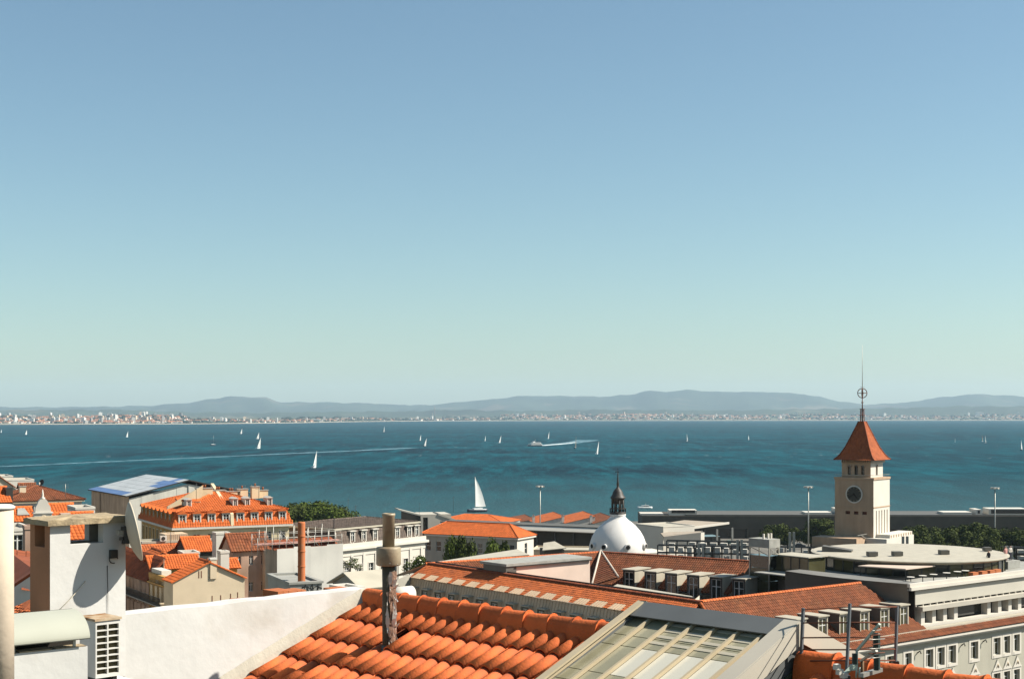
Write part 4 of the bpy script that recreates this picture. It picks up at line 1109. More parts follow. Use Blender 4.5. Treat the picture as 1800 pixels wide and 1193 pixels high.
# pale lift house behind ridge A
q = at(905, 992, 164); fb = Fr(at(907, 1012, 161), BA + 1)
Wp = fb.reach(fb.o, fb.x, 1037)
mb = MB(fb); zt = at(907, 993.5, 161).z; mb.box(0, 0, zt - 6, Wp, 4.2, zt); lh = mb.build('lift_house', PALEPINK, blk)
mb = MB(fb); mb.box(-1.6, -.25, zt + .002, Wp + .1, 4.6, zt + .28); mb.build('lift_house_roof', CONC, lh)
mb = MB(fb); mb.box(-1.55, -.1, zt - 2.2, -.02, 4.0, zt - .01); mb.build('lift_house_shaft', DZINC, lh)
mb = MB(fb); mb.box(-.2, -.3, zt - .12, Wp + .1, -.15, zt - .02); mb.build('lift_house_gutter', FRAMED, lh)
# wing C: far wing, ridge along local x; wing D: parallel to A across the court
Cc = at(1056, 970, 186)                                # ridge meeting point of C and D
C0 = at(748, 990.5, 171.5)
cd = (Cc - C0); cd.z = 0; cdn = cd.normalized(); cn = Vector((cdn.y, -cdn.x, 0))
zc = C0.z; zd = Cc.z
Ce = Cc + cn * 6 + Vector((0, 0, -3.2)); 
mb = MB(); pts = [C0 + cn * 6 + Vector((0, 0, -3.2)), Ce, Cc, C0]; mb.plate(pts, .1)
D1 = at(1322, 986.5, 172); dd = (D1 - Cc); dn = Vector((-abs(dd.normalized().y), -dd.normalized().x, 0)); dn = Vector((dd.y, -dd.x, 0)).normalized()
De = D1 + dn * 5.4 + Vector((0, 0, -3.4)); Df = Cc + dn * 5.4 + Vector((0, 0, -3.4))
pd = [Df, De, D1, Cc]; mb.plate(pd, .1)
mb.plate([Ce - cdn * 2, Df + dd.normalized() * 2, Cc + Vector((0, 0, .05))], .1)
rc = mb.build('court_roof', TILEB, blk)
mb = MB(); mb.slope(pts, .32, .45, .07); mb.slope(pd, .32, .45, .075); mb.build('roof_tiles', TILEB, rc, kind='stuff')
a_, b_ = at(1040, 1031, 172), at(1087, 1017, 173.5)
up = Vector((0, 0, .16))
mb = MB(); mb.plate([a_ + up * .3, b_ + up * .3, Cc + up * .3], .2); mb.slope([a_ + up, b_ + up, Cc + up], .42, .6, .08); mb.build('corner_tiles', TILEB, rc, kind='stuff')
mb = MB()
for q in (a_, b_): mb.tube([Cc + up * 1.6, q + up * 1.6], .13, 6)
mb.build('hip_mortar', mat('pale_mortar', (.6, .52, .42, 1), .95), rc)
mb = MB(); mb.cap(C0, Cc, .17, .45); mb.build('ridge_tiles', TILE, rc, kind='stuff')
mb = MB(); mb.cap(Cc, D1, .16, .45); mb.build('ridge_tiles', TILED, rc, kind='stuff')
# wing D court wall and its zinc dormers
fd = Fr(Df, math.degrees(math.atan2(dd.y, dd.x))); LD = dd.length + 2
mb = MB(fd); mb.box(-3, .02, g0, LD, 1.5, Df.z - .1); mb.build('court_wall', mat('court_render', (.10, .085, .06, 1), .9), blk)
for px in (1110, 1148, 1184, 1223, 1263, 1303):
    u = fd.reach(fd.p(0, .3, 0), fd.x, px)
    zb = Df.z - 1.2
    dormer(fd, blk, u, -.3, zb, 1.75, 3.3, 4.2, FRAMED, ZINC, 'flat', 'case', FRAMEW, GLASS, bord=.22, over=.12, cheek=ZINC)  # zinc fronts coloured dark for the shadow that falls on them
# lower white-seamed terrace roof in front of the court
mb = MB(); q = [at(1075, 1031, 155), at(1217, 1056, 141), at(1217, 1047, 143), at(1085, 1026, 159)]
mb.plate([q[0], q[1], q[2], q[3]], .15); mb.plate([q[1] + Vector((0, 0, -.8)), q[1] + Vector((.8, .6, -.8)), q[2] + Vector((.8, .6, 0)), q[1]], .05); mb.build('court_terrace', ZINC, blk)

# far zinc roof behind wing C
mb = MB(); mb.plate([at(688, 1015, 167), at(751, 992, 172), at(928, 977.5, 184), at(906, 967.5, 193)], .4); zr_ = mb.build('outer_roof', ZINC, blk)
mb = MB(); mb.hexa([at(688, 1015, 167) + Vector((0, 0, -14)), at(751, 992, 172) + Vector((0, 0, -14)), at(928, 977.5, 184) + Vector((0, 0, -14)), at(906, 967.5, 193) + Vector((0, 0, -14))],
                   [at(688, 1015, 167) + Vector((0, 0, -.42)), at(751, 992, 172) + Vector((0, 0, -.42)), at(928, 977.5, 184) + Vector((0, 0, -.42)), at(906, 967.5, 193) + Vector((0, 0, -.42))]); mb.build('outer_wall', GREYW, blk)

# wing B: ridge along local x, front slope with dormers
WB, DB = 6.0, 4.8
mb = MB(); mb.plate([P(-1.5, -WB, ZR - DB), P(LBx + 4, -WB, ZR - DB), P(LBx, 0, ZR), P(0, 0, ZR)], .1); mb.plate([P(LBx, 3.5, ZR - 2.8), P(0, 3.5, ZR - 2.8), P(0, 0, ZR), P(LBx, 0, ZR)], .1); rb = mb.build('roof', TILEB, blk)
mb = MB(); mb.slope([P(-1.5, -WB, ZR - DB), P(LBx + 4, -WB, ZR - DB), P(LBx, 0, ZR), P(0, 0, ZR)], .30, .42, .075); mb.build('roof_tiles', TILEB, rb, kind='stuff')  # brown of wings B, C and D also holds their groove shade
mb = MB(); mb.cap(P(.1, 0, ZR + .02), P(LBx, 0, ZR + .02), .19, .42); mb.cap(P(0, -.1, ZR), P(-1.5, -WB, ZR - DB + .05), .16, .42); mb.build('ridge_tiles', TILE, rb, kind='stuff')
yD = -5.0
for px in (1379.5, 1417, 1455, 1492, 1528, 1563, 1597):
    u = f.reach(f.p(0, yD, 0), f.x, px) - .72
    z0 = at(0, 0, 0).z if False else ZR - 4.55
    dormer(f, blk, u, yD, z0, 1.5, 2.65, 3.8, ZINC, ZINC, 'flat', 'case', FRAMEW, OLIVE, bord=.16, over=.1, cheek=DZINC)
# eave, cornice and the street facade
XE = 62.0; ye = -WB - .25
mb = MB(); mb.slope([P(-1.5, ye - .55, ZR - DB - .42), P(XE, ye - .55, ZR - DB - .42), P(XE, ye + .5, ZR - DB + .12), P(-1.5, ye + .5, ZR - DB + .12)], .26, .5, .08); mb.build('eave_tiles', TILEB, blk, kind='stuff')
mb = MB(f); mb.box(-1.5, ye + .4, ZR - DB - .1, XE, ye + 1.3, ZR - DB + .28); mb.build('gutter_ledge', ZINC, blk)
zc0 = ZR - DB - .5
mb = MB(f); mb.box(-1.5, ye - .5, zc0 - .22, XE, ye + .6, zc0 - .02); mb.box(-1.5, ye - .25, zc0 - .45, XE, ye + .6, zc0 - .222); mb.build('cornice', WHITE2, blk)
FZ = zc0 - .452; fy = ye + .15; ff = f.sub(-1.5, fy, 0)
def ux(px): return ff.reach(ff.o, ff.x, px)
cols = []
for a_, b_ in ((1590.5, 1602), (1627, 1640), (1647.5, 1660), (1667, 1680), (1706, 1719), (1746, 1758), (1764, 1775), (1781.5, 1792)): cols.append((ux(a_), ux(b_)))
step = cols[0][0] - cols[1][0]
for k in (1, 2, 3, 4, 5, 6): cols.append((cols[0][0] - k * 3.0, cols[0][0] - k * 3.0 + 1.2))
rows = [(FZ - 2.75, FZ - .85), (FZ - 6.85, FZ - 4.75), (FZ - 10.9, FZ - 8.7)]
wins = [(a_, b_, c_, d_) for a_, b_ in cols for c_, d_ in rows]
SAGE = mat('sage_grey_render', (.46, .43, .34, 1), .9, .06, .4, streak=.06)
facade(ff, blk, XE + 1.5, g0, FZ, wins, SAGE, .35, 'case', FRAMEW, OLIVE, WHITE2, .30)
for a_, b_ in cols:                                     # pointed pediments over the second row
    mb = MB(ff); zt = rows[1][1] + .30; m_ = (a_ + b_) / 2; wv = (b_ - a_) / 2 + .3
    i = [mb.v(x, -.14, z) for x, z in ((m_ - wv, zt), (m_ + wv, zt), (m_ + wv * .55, zt + .45), (m_, zt + 1.25), (m_ - wv * .55, zt + .45))]
    j = [mb.v(x, -.002, z) for x, z in ((m_ - wv, zt), (m_ + wv, zt), (m_ + wv * .55, zt + .45), (m_, zt + 1.25), (m_ - wv * .55, zt + .45))]
    mb.f_(i)
    for k in range(5): mb.f_([i[(k + 1) % 5], i[k], j[k], j[(k + 1) % 5]])
    pd_ = mb.build('pediment', WHITE2, blk)
    mb = MB(ff); mb.tube([ff.p(m_ - .2, -.17, zt + .35), ff.p(m_, -.18, zt + .75), ff.p(m_ + .2, -.17, zt + .35)], .05, 5); mb.build('scroll', CREAM, pd_)
for px in (1612.5, 1690, 1728):                         # wall lamps / drain hoods under the cornice
    mb = MB(ff); u = ux(px); mb.tube([ff.p(u, -.02, FZ - 1.0), ff.p(u, -.35, FZ - .75), ff.p(u + .05, -.42, FZ - 1.05)], .07, 6); mb.build('wall_lamp', FRAMED, blk)

# set-back upper storeys on the right
x0 = f.reach(f.p(0, -4.5, 0), f.x, 1609); y0 = -4.5
zp = lambda y: H - (y - HY) * 150.3 / F
mb = MB(f); mb.box(x0 - .2, y0 - .1, zp(1104), XE, y0 + .6, zp(1098.5)); mb.build('sill_band', WHITE2, blk)
mb = MB(f); mb.box(x0 + .3, y0 + .9, zp(1104), XE, y0 + 1.2, zp(1074)); mb.build('loggia_glazing', GLASS, blk)
fl = f.sub(0, y0, 0)
for px in (1622, 1641.5, 1661, 1680, 1738, 1757, 1775, 1792):
    u = f.reach(f.p(0, y0 + .1, 0), f.x, px); mb = MB(f); mb.box(u - .35, y0 + .05, zp(1098.4), u + .3, y0 + .85, zp(1074.2)); mb.build('pillar', CREAM if False else WHITE, blk)
mb = MB(f); mb.box(x0 + .6, y0 - .5, zp(1074), XE, y0 + 1.6, zp(1066.5)); mb.build('canopy_slab', mat('pale_concrete', (.5, .46, .38, 1)), blk)
mb = MB(f); mb.box(x0 + .1, y0 + .25, zp(1066.4), XE, y0 + .8, zp(1063)); mb.build('vent_slot', DARK, blk)
k = 0
while x0 + .1 + k * 1.25 < XE:
    mb = MB(f); mb.box(x0 + .15 + k * 1.25, y0 + .05, zp(1066.4), x0 + .3 + k * 1.25, y0 + .249, zp(1063)); mb.build('slot_post', WHITE2, blk); k += 1
mb = MB(f); mb.box(x0, y0, zp(1062.9), XE, y0 + 3, zp(1038)); mb.build('upper_band', mat('light_grey_cladding', (.56, .52, .43, 1), .8, .05, .4), blk)
mb = MB(f); mb.box(x0 + .05, y0 + 3.002, zp(1100), XE, 13, zp(1040)); ub = mb.build('upper_body', DZINC, blk)
mb = MB(f)
k = 0
while x0 + k * .5 < XE: mb.box(x0 + .1 + k * .5, y0 - .1, zp(1038) + .002, x0 + .2 + k * .5, y0 + .25, zp(1036)); k += 1
mb.build('ribbed_vent', CONC, blk, kind='stuff')
xp = x0 - 1.15
mb = MB(f); mb.box(xp, y0 - .35, zp(1036), XE, y0 - .05, zp(1030.5)); mb.box(xp - .05, y0 - .2, zp(1030.4), XE, y0 + .15, zp(1024)); mb.build('terrace_parapet', WHITE2, blk)
mb = MB(f); mb.box(xp - .05, y0 - .048, zp(1036), XE, 17, zp(1034)); mb.build('terrace_floor', CONC, blk)
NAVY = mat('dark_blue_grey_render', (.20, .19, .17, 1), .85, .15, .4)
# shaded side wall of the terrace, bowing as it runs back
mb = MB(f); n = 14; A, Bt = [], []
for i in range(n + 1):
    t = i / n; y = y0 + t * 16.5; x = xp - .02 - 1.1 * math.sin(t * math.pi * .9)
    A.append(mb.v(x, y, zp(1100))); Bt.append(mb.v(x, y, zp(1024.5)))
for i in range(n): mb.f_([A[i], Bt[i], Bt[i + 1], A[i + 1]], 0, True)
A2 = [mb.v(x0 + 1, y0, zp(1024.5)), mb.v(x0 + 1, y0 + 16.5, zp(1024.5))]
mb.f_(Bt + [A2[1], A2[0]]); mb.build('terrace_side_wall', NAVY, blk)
mb = MB(f); mb.box(x0 - .02, y0 + .1, zp(1098), x0 + .02, y0 + 2.9, zp(1039)); mb.build('side_return', FRAMED, blk)

# round rooftop restaurant
dc = at(1597, 971, 172); rd = 168 * 172 / F
rs = thing('round_restaurant', 'round rooftop restaurant with flat pale disc roof and glass walls', 'restaurant', (dc.x, dc.y, zp(1034)))
mb = MB(); mb.lathe([(rd - .5, -.28), (rd, -.05), (rd, .05), (rd - .3, .1), (0, .22)], dc, 72, sm=False); dr = mb.build('disc_roof', ZINC, rs)
rg = rd - .5; zf = zp(1034) + .01
n = 44
for i in range(n):
    a0, a1 = 2 * math.pi * i / n, 2 * math.pi * (i + 1) / n
    if math.sin((a0 + a1) / 2) > .45: continue
    A_, B_ = Vector((math.cos(a0), math.sin(a0), 0)) * rg + Vector((dc.x, dc.y, 0)), Vector((math.cos(a1), math.sin(a1), 0)) * rg + Vector((dc.x, dc.y, 0))
    mb = MB(); mb.plate([A_ + Vector((0, 0, zf)), B_ + Vector((0, 0, zf)), B_ + Vector((0, 0, dc.z - .3)), A_ + Vector((0, 0, dc.z - .3))], .05)
    mb.build('glass_panel', OLIVE if i % 3 else GLASS, rs)
    mb = MB(); mb.bar(A_ * 1.0 + Vector((0, 0, zf)), A_ + Vector((0, 0, dc.z - .3)), .14); mb.build('mullion', FRAMED, rs)
mb = MB(); mb.lathe([(rg - 2.5, 0), (rg - 2.5, dc.z - zf - .3)], (dc.x, dc.y, zf), 36); mb.build('inner_core', mat('dark_timber', (.06, .04, .022, 1), .8, .2, .8), rs)
for px, yy, w_, h_, d_ in ((1533, 976.5, 1.1, .5, .9), (1577, 976, 1.1, .5, .9), (1659, 973.5, 1.05, .5, .9), (1735, 967.5, .85, .45, .8)):
    q = atz(px, yy, dc.z + .2); fq = Fr(q, 8); mb = MB(fq); mb.box(-w_ / 2, -d_ / 2, q.z, w_ / 2, d_ / 2, q.z + h_); mb.build('roof_vent', DZINC, dr)
fq = Fr(atz(1476, 969, dc.z + .1), -20); z_ = dc.z + .1; mb = MB(fq); Q = fq.p
mb.hexa([Q(-2, -1, z_), Q(1.5, -1, z_), Q(1.5, .8, z_), Q(-2, .8, z_)], [Q(-2, -.9, z_ + .7), Q(1.5, -.9, z_ + .25), Q(1.5, .8, z_ + .25), Q(-2, .8, z_ + .7)]); mb.build('roof_hatch', DZINC, dr)
mb = MB(); mb.plate([at(1508, 993.5, 160.5), at(1592, 999, 156), at(1686, 988.5, 165), at(1600, 984.5, 171)], .12); aw = mb.build('awning', mat('faded_awning', (.62, .48, .38, 1), .9, .06, .4), rs)
for px, y, Y in ((1592, 1000, 156.2), (1684, 990, 165), (1512, 994, 160.7)):
    q = at(px, y, Y); mb = MB(); mb.bar(q + Vector((0, 0, -.1)), Vector((q.x, q.y, zf)), .09); mb.build('awning_post', FRAMED, aw)
# planters, tables and guests along the terrace edge
for i, (px, w_) in enumerate(((1711, 14), (1727, 14), (1741, 10), (1751, 16))):
    q = at(px, 1005, 161 + i * 1.0); fq = Fr((q.x, q.y), BA); mb = MB(fq); mb.box(-.5, -.3, zf, .55, .3, zf + .55); o = mb.build('planter', TERRA, None, (q.x, q.y, zf)); tag(o, 'terracotta-coloured planter box along the restaurant terrace edge', 'planter', 'planters on the restaurant terrace')
for i, px in enumerate((1601, 1622, 1641, 1664, 1683, 1697)):
    u = f.reach(f.p(0, y0 + 1.5, 0), f.x, px); c = P(u, y0 + 1.5, zf)
    t = thing('terrace_table', 'small white table on the restaurant terrace', 'table', c, 'tables on the restaurant terrace')
    mb = MB(); mb.lathe([(.42, .98), (.42, 1.02)], c, 12); mb.build('table_top', WHITE2, t); mb = MB(); mb.tube([c, c + Vector((0, 0, .98))], .05, 6); mb.build('leg', FRAMED, t)
def person(c, a, top, legs, lb, sit=0.0):
    """small standing figure, one skinned body"""
    me = bpy.data.meshes.new('person'); h = 1.7
    J = [(0, 0, .93), (0, 0, 1.18), (0, 0, 1.42), (0, .01, 1.50), (0, .02, 1.62), (0, .02, 1.70), (.17, 0, 1.40), (.24, .02, 1.12), (.22, .14, .92), (-.17, 0, 1.40), (-.25, .03, 1.12), (-.2, .16, .95), (.1, 0, .88), (.11, .04, .48), (.12, 0, .06), (.12, .14, .03), (-.1, 0, .88), (-.12, -.02, .48), (-.13, -.06, .06), (-.13, .08, .03)]
    E = [(0, 1), (1, 2), (2, 3), (3, 4), (4, 5), (2, 6), (6, 7), (7, 8), (2, 9), (9, 10), (10, 11), (0, 12), (12, 13), (13, 14), (14, 15), (0, 16), (16, 17), (17, 18), (18, 19)]
    r_ = [.15, .14, .15, .06, .1, .075, .065, .05, .04, .065, .05, .04, .1, .065, .045, .04, .1, .065, .045, .04]
    me.from_pydata(J, E, []); o = bpy.data.objects.new('person', me); col.objects.link(o)
    md = o.modifiers.new('skin', 'SKIN'); o.modifiers.new('sub', 'SUBSURF').levels = 1
    for i, v in enumerate(me.skin_vertices[0].data): v.radius = (r_[i], r_[i] * (.75 if i < 3 else 1)); v.use_root = (i == 0)
    o.location = c; o.rotation_euler = (0, 0, R(a))
    m = bpy.data.materials.new('clothes'); m.use_nodes = True; nt = m.node_tree; N = nt.nodes; L = nt.links; bs = N['Principled BSDF']; bs.inputs['Roughness'].default_value = .9
    tc = N.new('ShaderNodeTexCoord'); sp_ = N.new('ShaderNodeSeparateXYZ'); L.new(tc.outputs['Object'], sp_.inputs[0])
    rp = N.new('ShaderNodeValToRGB'); rp.color_ramp.interpolation = 'CONSTANT'; el = rp.color_ramp.elements
    el[0].color = legs; el[1].position = .52; el[1].color = top
    e = el.new(.845); e.color = (.45, .26, .18, 1); e = el.new(.955); e.color = (.04, .025, .015, 1)
    dv = N.new('ShaderNodeMath'); dv.operation = 'DIVIDE'; dv.inputs[1].default_value = 1.75; L.new(sp_.outputs[2], dv.inputs[0]); L.new(dv.outputs[0], rp.inputs[0]); L.new(rp.outputs[0], bs.inputs['Base Color'])
    me.materials.append(m); return tag(o, lb, 'person')
for px, Y, a, top, legs, lb in ((1768, 170, 20, (.6, .30, .26, 1), (.4, .2, .17, 1), 'person in a pale pink top standing at the terrace edge'), (1776, 171, 200, (.65, .58, .5, 1), (.05, .05, .07, 1), 'person in a white top and dark trousers standing on the terrace'),
                                (1738, 165, 120, (.02, .02, .025, 1), (.03, .03, .03, 1), 'person dressed in black beside the terrace planters')):
    q = at(px, 1000, Y); person(Vector((q.x, q.y, zf + .9)), a, top, legs, lb)
    mb = MB(Fr((q.x, q.y), BA)); mb.box(-.8, -.8, zf, .8, .8, zf + .9); tag(mb.build('terrace_step', CONC, None, (q.x, q.y, zf)), 'low concrete dais on the restaurant terrace under a standing guest', 'dais', 'daises on the terrace')

# glazed lift tower in the court
fe_ = Fr(at(1352, 1052, 167), BA); zt = at(1352, 948, 167).z
lt = thing('lift_tower', 'dark glazed lift tower with pale cap rising from the courtyard', 'lift tower', (fe_.o.x, fe_.o.y, g0))
Wl, Dl = fe_.reach(fe_.o, fe_.x, 1369), fe_.reach(fe_.o, fe_.y, 1318)
for k in range(8):
    z0_, z1_ = zt - 1.9 - (k + 1) * 1.5, zt - 1.9 - k * 1.5 - .06
    mb = MB(fe_); mb.box(0, 0, z0_, Wl, Dl, z1_); mb.build('glass_storey', OLIVE if k > 0 else GLASS, lt)
mb = MB(fe_); mb.box(0.05, 0.05, g0, Wl - .05, Dl - .05, zt - 13.9); mb.build('shaft', DZINC, lt)
for x, y in ((0, 0), (Wl, 0), (0, Dl), (Wl, Dl)):
    mb = MB(fe_); mb.box(x - .07, y - .07, zt - 14, x + .07, y + .07, zt - .9); mb.build('corner_post', STEEL, lt)
mb = MB(fe_)
mb.box(-.1, -.1, zt - 1.0, Wl + .1, Dl + .1, zt); cp = mb.build('cap', CONC, lt)
mb = MB(fe_)
for x in (0.2, 1.0, Wl - .2): mb.box(x, 1, zt, x + .18, 1.2, zt + .6)
mb.build('cap_vents', WHITE2, cp)
mb = MB(fe_); p4 = fe_.p; mb.bar(p4(0, -.02, zt - 1.9), p4(Wl, -.02, zt - 1.0), .08); mb.bar(p4(Wl, -.02, zt - 1.9), p4(0, -.02, zt - 1.0), .08); mb.bar(p4(-.02, 0, zt - 1.9), p4(-.02, Dl, zt - 1.0), .08); mb.build('cross_bracing', STEEL, lt)
fo = Fr(at(1421, 1022, 164), BA); z0_, z1_ = at(1421, 1024, 164).z, at(1421, 971, 164).z
Do = fo.reach(fo.o, fo.y, 1360)
mb = MB(fo); mb.box(0, 0, z0_, 3, Do, z1_ - .7); o = mb.build('link_bridge', OLIVE, lt)
for k in range(5): mb = MB(fo); mb.box(-.05, Do * k / 4 - .05, z0_, -.002, Do * k / 4 + .05, z1_ - .7); mb.build('bridge_mullion', FRAMED, o)
mb = MB(fo); mb.box(-.3, -.3, z1_ - .6, 3.2, Do, z1_ - .5); mb.build('bridge_roof', ZINC, o)
mb = MB(fo); mb.box(.3, .3, g0, 2.7, Do - .3, z0_ - .002); mb.build('bridge_base', DZINC, o)

# ------------------------------------------------------------------ clock tower
tc_ = at(1535.5, 945, 232); ft = Fr(tc_, 53); sd = 6.75; T = ft.p
tw_ = thing('clock_tower', 'square pale clock tower with flared red tiled roof and iron spire', 'tower', (tc_.x, tc_.y, ground_z(232)))
zz = lambda y: H - (y - HY) * 232 / F
zb_, zs = zz(945), zz(843.5)
LEFT = ft.sub(0, sd, -90)
STW = mat('tower_shade_stone', (.50, .345, .225, 1), .9, .12, .5, streak=.14, c2=(.40, .26, .16, 1), c2s=.5, c2t=(.5, .75))  # brown puts the left face's shade into the stone colour
holes = [(sd * .28 + i * 1.45, sd * .28 + i * 1.45 + .8, zz(905), zz(899.5)) for i in range(3)]
wall_sheet(LEFT, sd, zb_ - 6, zs, holes, [STW], tw_, 'shaft_wall', .3)
for h_ in holes: mb = MB(LEFT); mb.box(h_[0], .28, h_[2], h_[1], .3, h_[3]); mb.build('vent', RUST, tw_)
slots = [(1.0 + i * 1.12, 1.36 + i * 1.12, zz(943), zz(898)) for i in range(5)]
wall_sheet(ft, sd, zb_ - 6, zs, slots, [WHITE2], tw_, 'shaft_wall', .35)
for h_ in slots: mb = MB(ft); mb.box(h_[0], .33, h_[2], h_[1], .35, h_[3]); mb.build('slot_panel', STW, tw_)
mb = MB(ft); mb.poly([(sd, 0, zb_ - 6), (sd, sd, zb_ - 6), (sd, sd, zs), (sd, 0, zs)]); mb.poly([(sd, sd, zb_ - 6), (0, sd, zb_ - 6), (0, sd, zs), (sd, sd, zs)]); mb.build('shaft_rear', STW, tw_)
mb = MB(ft); mb.box(-.12, -.12, zs, sd + .12, sd + .12, zs + .35); mb.build('shaft_cornice', STW, tw_)
mb = MB(ft); mb.box(-.06, -.06, zz(893), sd + .06, sd + .06, zz(891)); mb.build('string_course', STW, tw_)
# clock
ck = LEFT.p(sd / 2 + .05, -.03, zz(869.5)); rk = 1.25; n_ = -LEFT.y
def disc(name, r, off, m, parent, t=.06):
    mb = MB(); i = [mb.wv(ck + LEFT.x * math.cos(a) * r + Vector((0, 0, math.sin(a) * r)) + n_ * off) for a in [2 * math.pi * k / 36 for k in range(36)]]
    j = [mb.wv(Vector(mb.V[q]) + n_ * t) for q in i]; mb.f_(i); mb.f_(j[::-1])
    for k in range(36): mb.f_([i[k], j[k], j[(k + 1) % 36], i[(k + 1) % 36]])
    return mb.build(name, m, parent)
cl = disc('clock', rk + .22, 0, WHITE, tw_, .1)
disc('clock_face', rk, .101, mat('dark_clock_face', (.05, .045, .032, 1), .6, .15, 1.0), cl, .02)
mk = mat('clock_markings', (.30, .25, .16, 1), .7)
mb = MB()
for k in range(12):
    a = k * math.pi / 6; d_ = LEFT.x * math.sin(a) + Vector((0, 0, math.cos(a))); mb.bar(ck + d_ * rk * .8 + n_ * .13, ck + d_ * rk * .95 + n_ * .13, .09, .03, up=n_)
mb.build('hour_marks', mk, cl)
for L2, a, w_, nm in ((1.1, R(240), .09, 'minute_hand'), (.75, R(140), .13, 'hour_hand')):
    mb = MB(); d_ = LEFT.x * math.sin(a) + Vector((0, 0, math.cos(a))); mb.bar(ck - d_ * .2 + n_ * .16, ck + d_ * L2 + n_ * .16, w_, .03, up=n_); mb.build(nm, FRAMED if nm == 'x' else DARK, cl)
# belfry
iu = .85; zb2, zt2 = zs + .35, zz(809)
fu = ft.sub(iu, iu, 0); su = sd - 2 * iu; LU = fu.sub(0, su, -90)
def arch_wins(fr_, cs, w_, m, par):
    hs = [(c - w_ / 2, c + w_ / 2, zb2 + .35, zb2 + 1.75) for c in cs]
    wall_sheet(fr_, su, zb2, zt2, hs, [m], par, 'belfry_wall', .35)
    for h_ in hs:
        mb = MB(fr_); mb.box(h_[0], .33, h_[2], h_[1], .345, h_[3]); o = mb.build('belfry_window', GLASS, par)
        mb = MB(fr_); c = (h_[0] + h_[1]) / 2; pts = [fr_.p(c + math.cos(q) * (w_ / 2 + .06), -.04, h_[3] + math.sin(q) * (w_ / 2)) for q in [math.pi * k / 8 for k in range(9)]]
        mb.tube(pts, .07, 5); mb.build('arch', m, o)
        mb = MB(fr_); mb.wpoly([fr_.p(c + math.cos(q) * w_ / 2, -.012, h_[3] - .01 + math.sin(q) * w_ / 2) for q in [math.pi * k / 8 for k in range(9)]]); mb.build('arch_light', GLASS, o)
arch_wins(LU, (su * .27, su * .5, su * .73), .62, STW, tw_); arch_wins(fu, (su * .5,), .8, WHITE2, tw_)
mb = MB(fu); mb.poly([(su, 0, zb2), (su, su, zb2), (su, su, zt2), (su, 0, zt2)]); mb.poly([(su, su, zb2), (0, su, zb2), (0, su, zt2), (su, su, zt2)]); mb.build('belfry_rear', STW, tw_)
mb = MB(ft)
for a, b2 in (((0, 0), (sd, 0)), ((sd, 0), (sd, sd)), ((0, 0), (0, sd))): mb.bar(T(a[0], a[1], zs + .75), T(b2[0], b2[1], zs + .75), .06)
mb.build('railing', STEEL, tw_)  # browner netting for the left-hand sides
for i in range(14):                                     # brackets under the eave
    u = .2 + i * (su - .4) / 13
    mb = MB(fu); mb.box(u - .07, -.45, zt2 - .45, u + .07, -.002, zt2 - .02); mb.build('bracket', WHITE, tw_)
    mb = MB(fu); mb.box(-.45, u - .07, zt2 - .45, -.002, u + .07, zt2 - .02); mb.build('bracket', STW, tw_)
# flared roof
cx_, cy_ = sd / 2, sd / 2; zt3 = zz(741); rings = []
prof = [(su / 2 + 1.0, zt2), (su / 2 + .62, zt2 + .32), (su / 2 + .16, zt2 + .95), (su / 2 - .45, zt2 + 2.1), (su / 2 - 1.05, zt2 + 3.6), (.45, zt3)]
rf = MB(ft); tl = MB(ft)
for (r0, z0_), (r1, z1_) in zip(prof, prof[1:]):
    for q in range(4):
        c4 = [(-1, -1), (1, -1), (1, 1), (-1, 1)]; a, b2 = c4[q], c4[(q + 1) % 4]
        pts = [T(cx_ + a[0] * r0, cy_ + a[1] * r0, z0_), T(cx_ + b2[0] * r0, cy_ + b2[1] * r0, z0_), T(cx_ + b2[0] * r1, cy_ + b2[1] * r1, z1_), T(cx_ + a[0] * r1, cy_ + a[1] * r1, z1_)]
        rf.wpoly(pts); tl.slope(pts, .3, .32, .018, .02)
rf.wpoly([T(cx_ - prof[0][0], cy_ - prof[0][0], zt2), T(cx_ + prof[0][0], cy_ - prof[0][0], zt2), T(cx_ + prof[0][0], cy_ + prof[0][0], zt2), T(cx_ - prof[0][0], cy_ + prof[0][0], zt2)])
TOWT = mat('tower_roof_tile', (.36, .092, .028, 1), .9, .12, .6, island=.16)
ro = rf.build('roof', TOWT, tw_); tl.build('roof_tiles', TOWT, ro, kind='stuff')
mb = MB()
for s1, s2 in ((-1, -1), (1, -1), (-1, 1), (1, 1)):
    mb.tube([T(cx_ + s1 * r_, cy_ + s2 * r_, z_ + .06) for r_, z_ in prof], .11, 6)
mb.build('hip_tiles', TILED, ro, kind='stuff')
# spire
ctr = T(cx_, cy_, 0); sp0 = Vector((ctr.x, ctr.y, zt3)); sc_ = 232 / F
so = None
mb = MB()
for k in range(4):
    a = k * math.pi / 2 + .5; d_ = Vector((math.cos(a), math.sin(a), 0)) * .42; mb.bar(sp0 + d_, sp0 + d_ * .8 + Vector((0, 0, 2.0)), .1)
mb.tube([sp0, sp0 + Vector((0, 0, 2.1))], .12, 6); mb.lathe([(.5, 1.0), (.5, 1.1)], sp0, 10); mb.lathe([(.45, 2.0), (.45, 2.12)], sp0, 10)
so = mb.build('spire', RUST, tw_)
h1 = (741 - 690) * sc_ ; rr = 8.4 * sc_
mb = MB(); mb.tube([sp0 + Vector((0, 0, 2)), sp0 + Vector((0, 0, h1 - rr))], [.1, .07], 6); mb.lathe([(.2, 3.1), (.2, 3.25)], sp0, 8); mb.build('spire_rod', RUST, so)
c0 = sp0 + Vector((0, 0, h1)); mb = MB()
for d_ in (Vector((1, 0, 0)), Vector((.35, .94, 0))):
    mb.tube([c0 + d_ * math.cos(q) * rr + Vector((0, 0, math.sin(q) * rr)) for q in [2 * math.pi * k / 24 for k in range(25)]], .07, 5, cap=False)
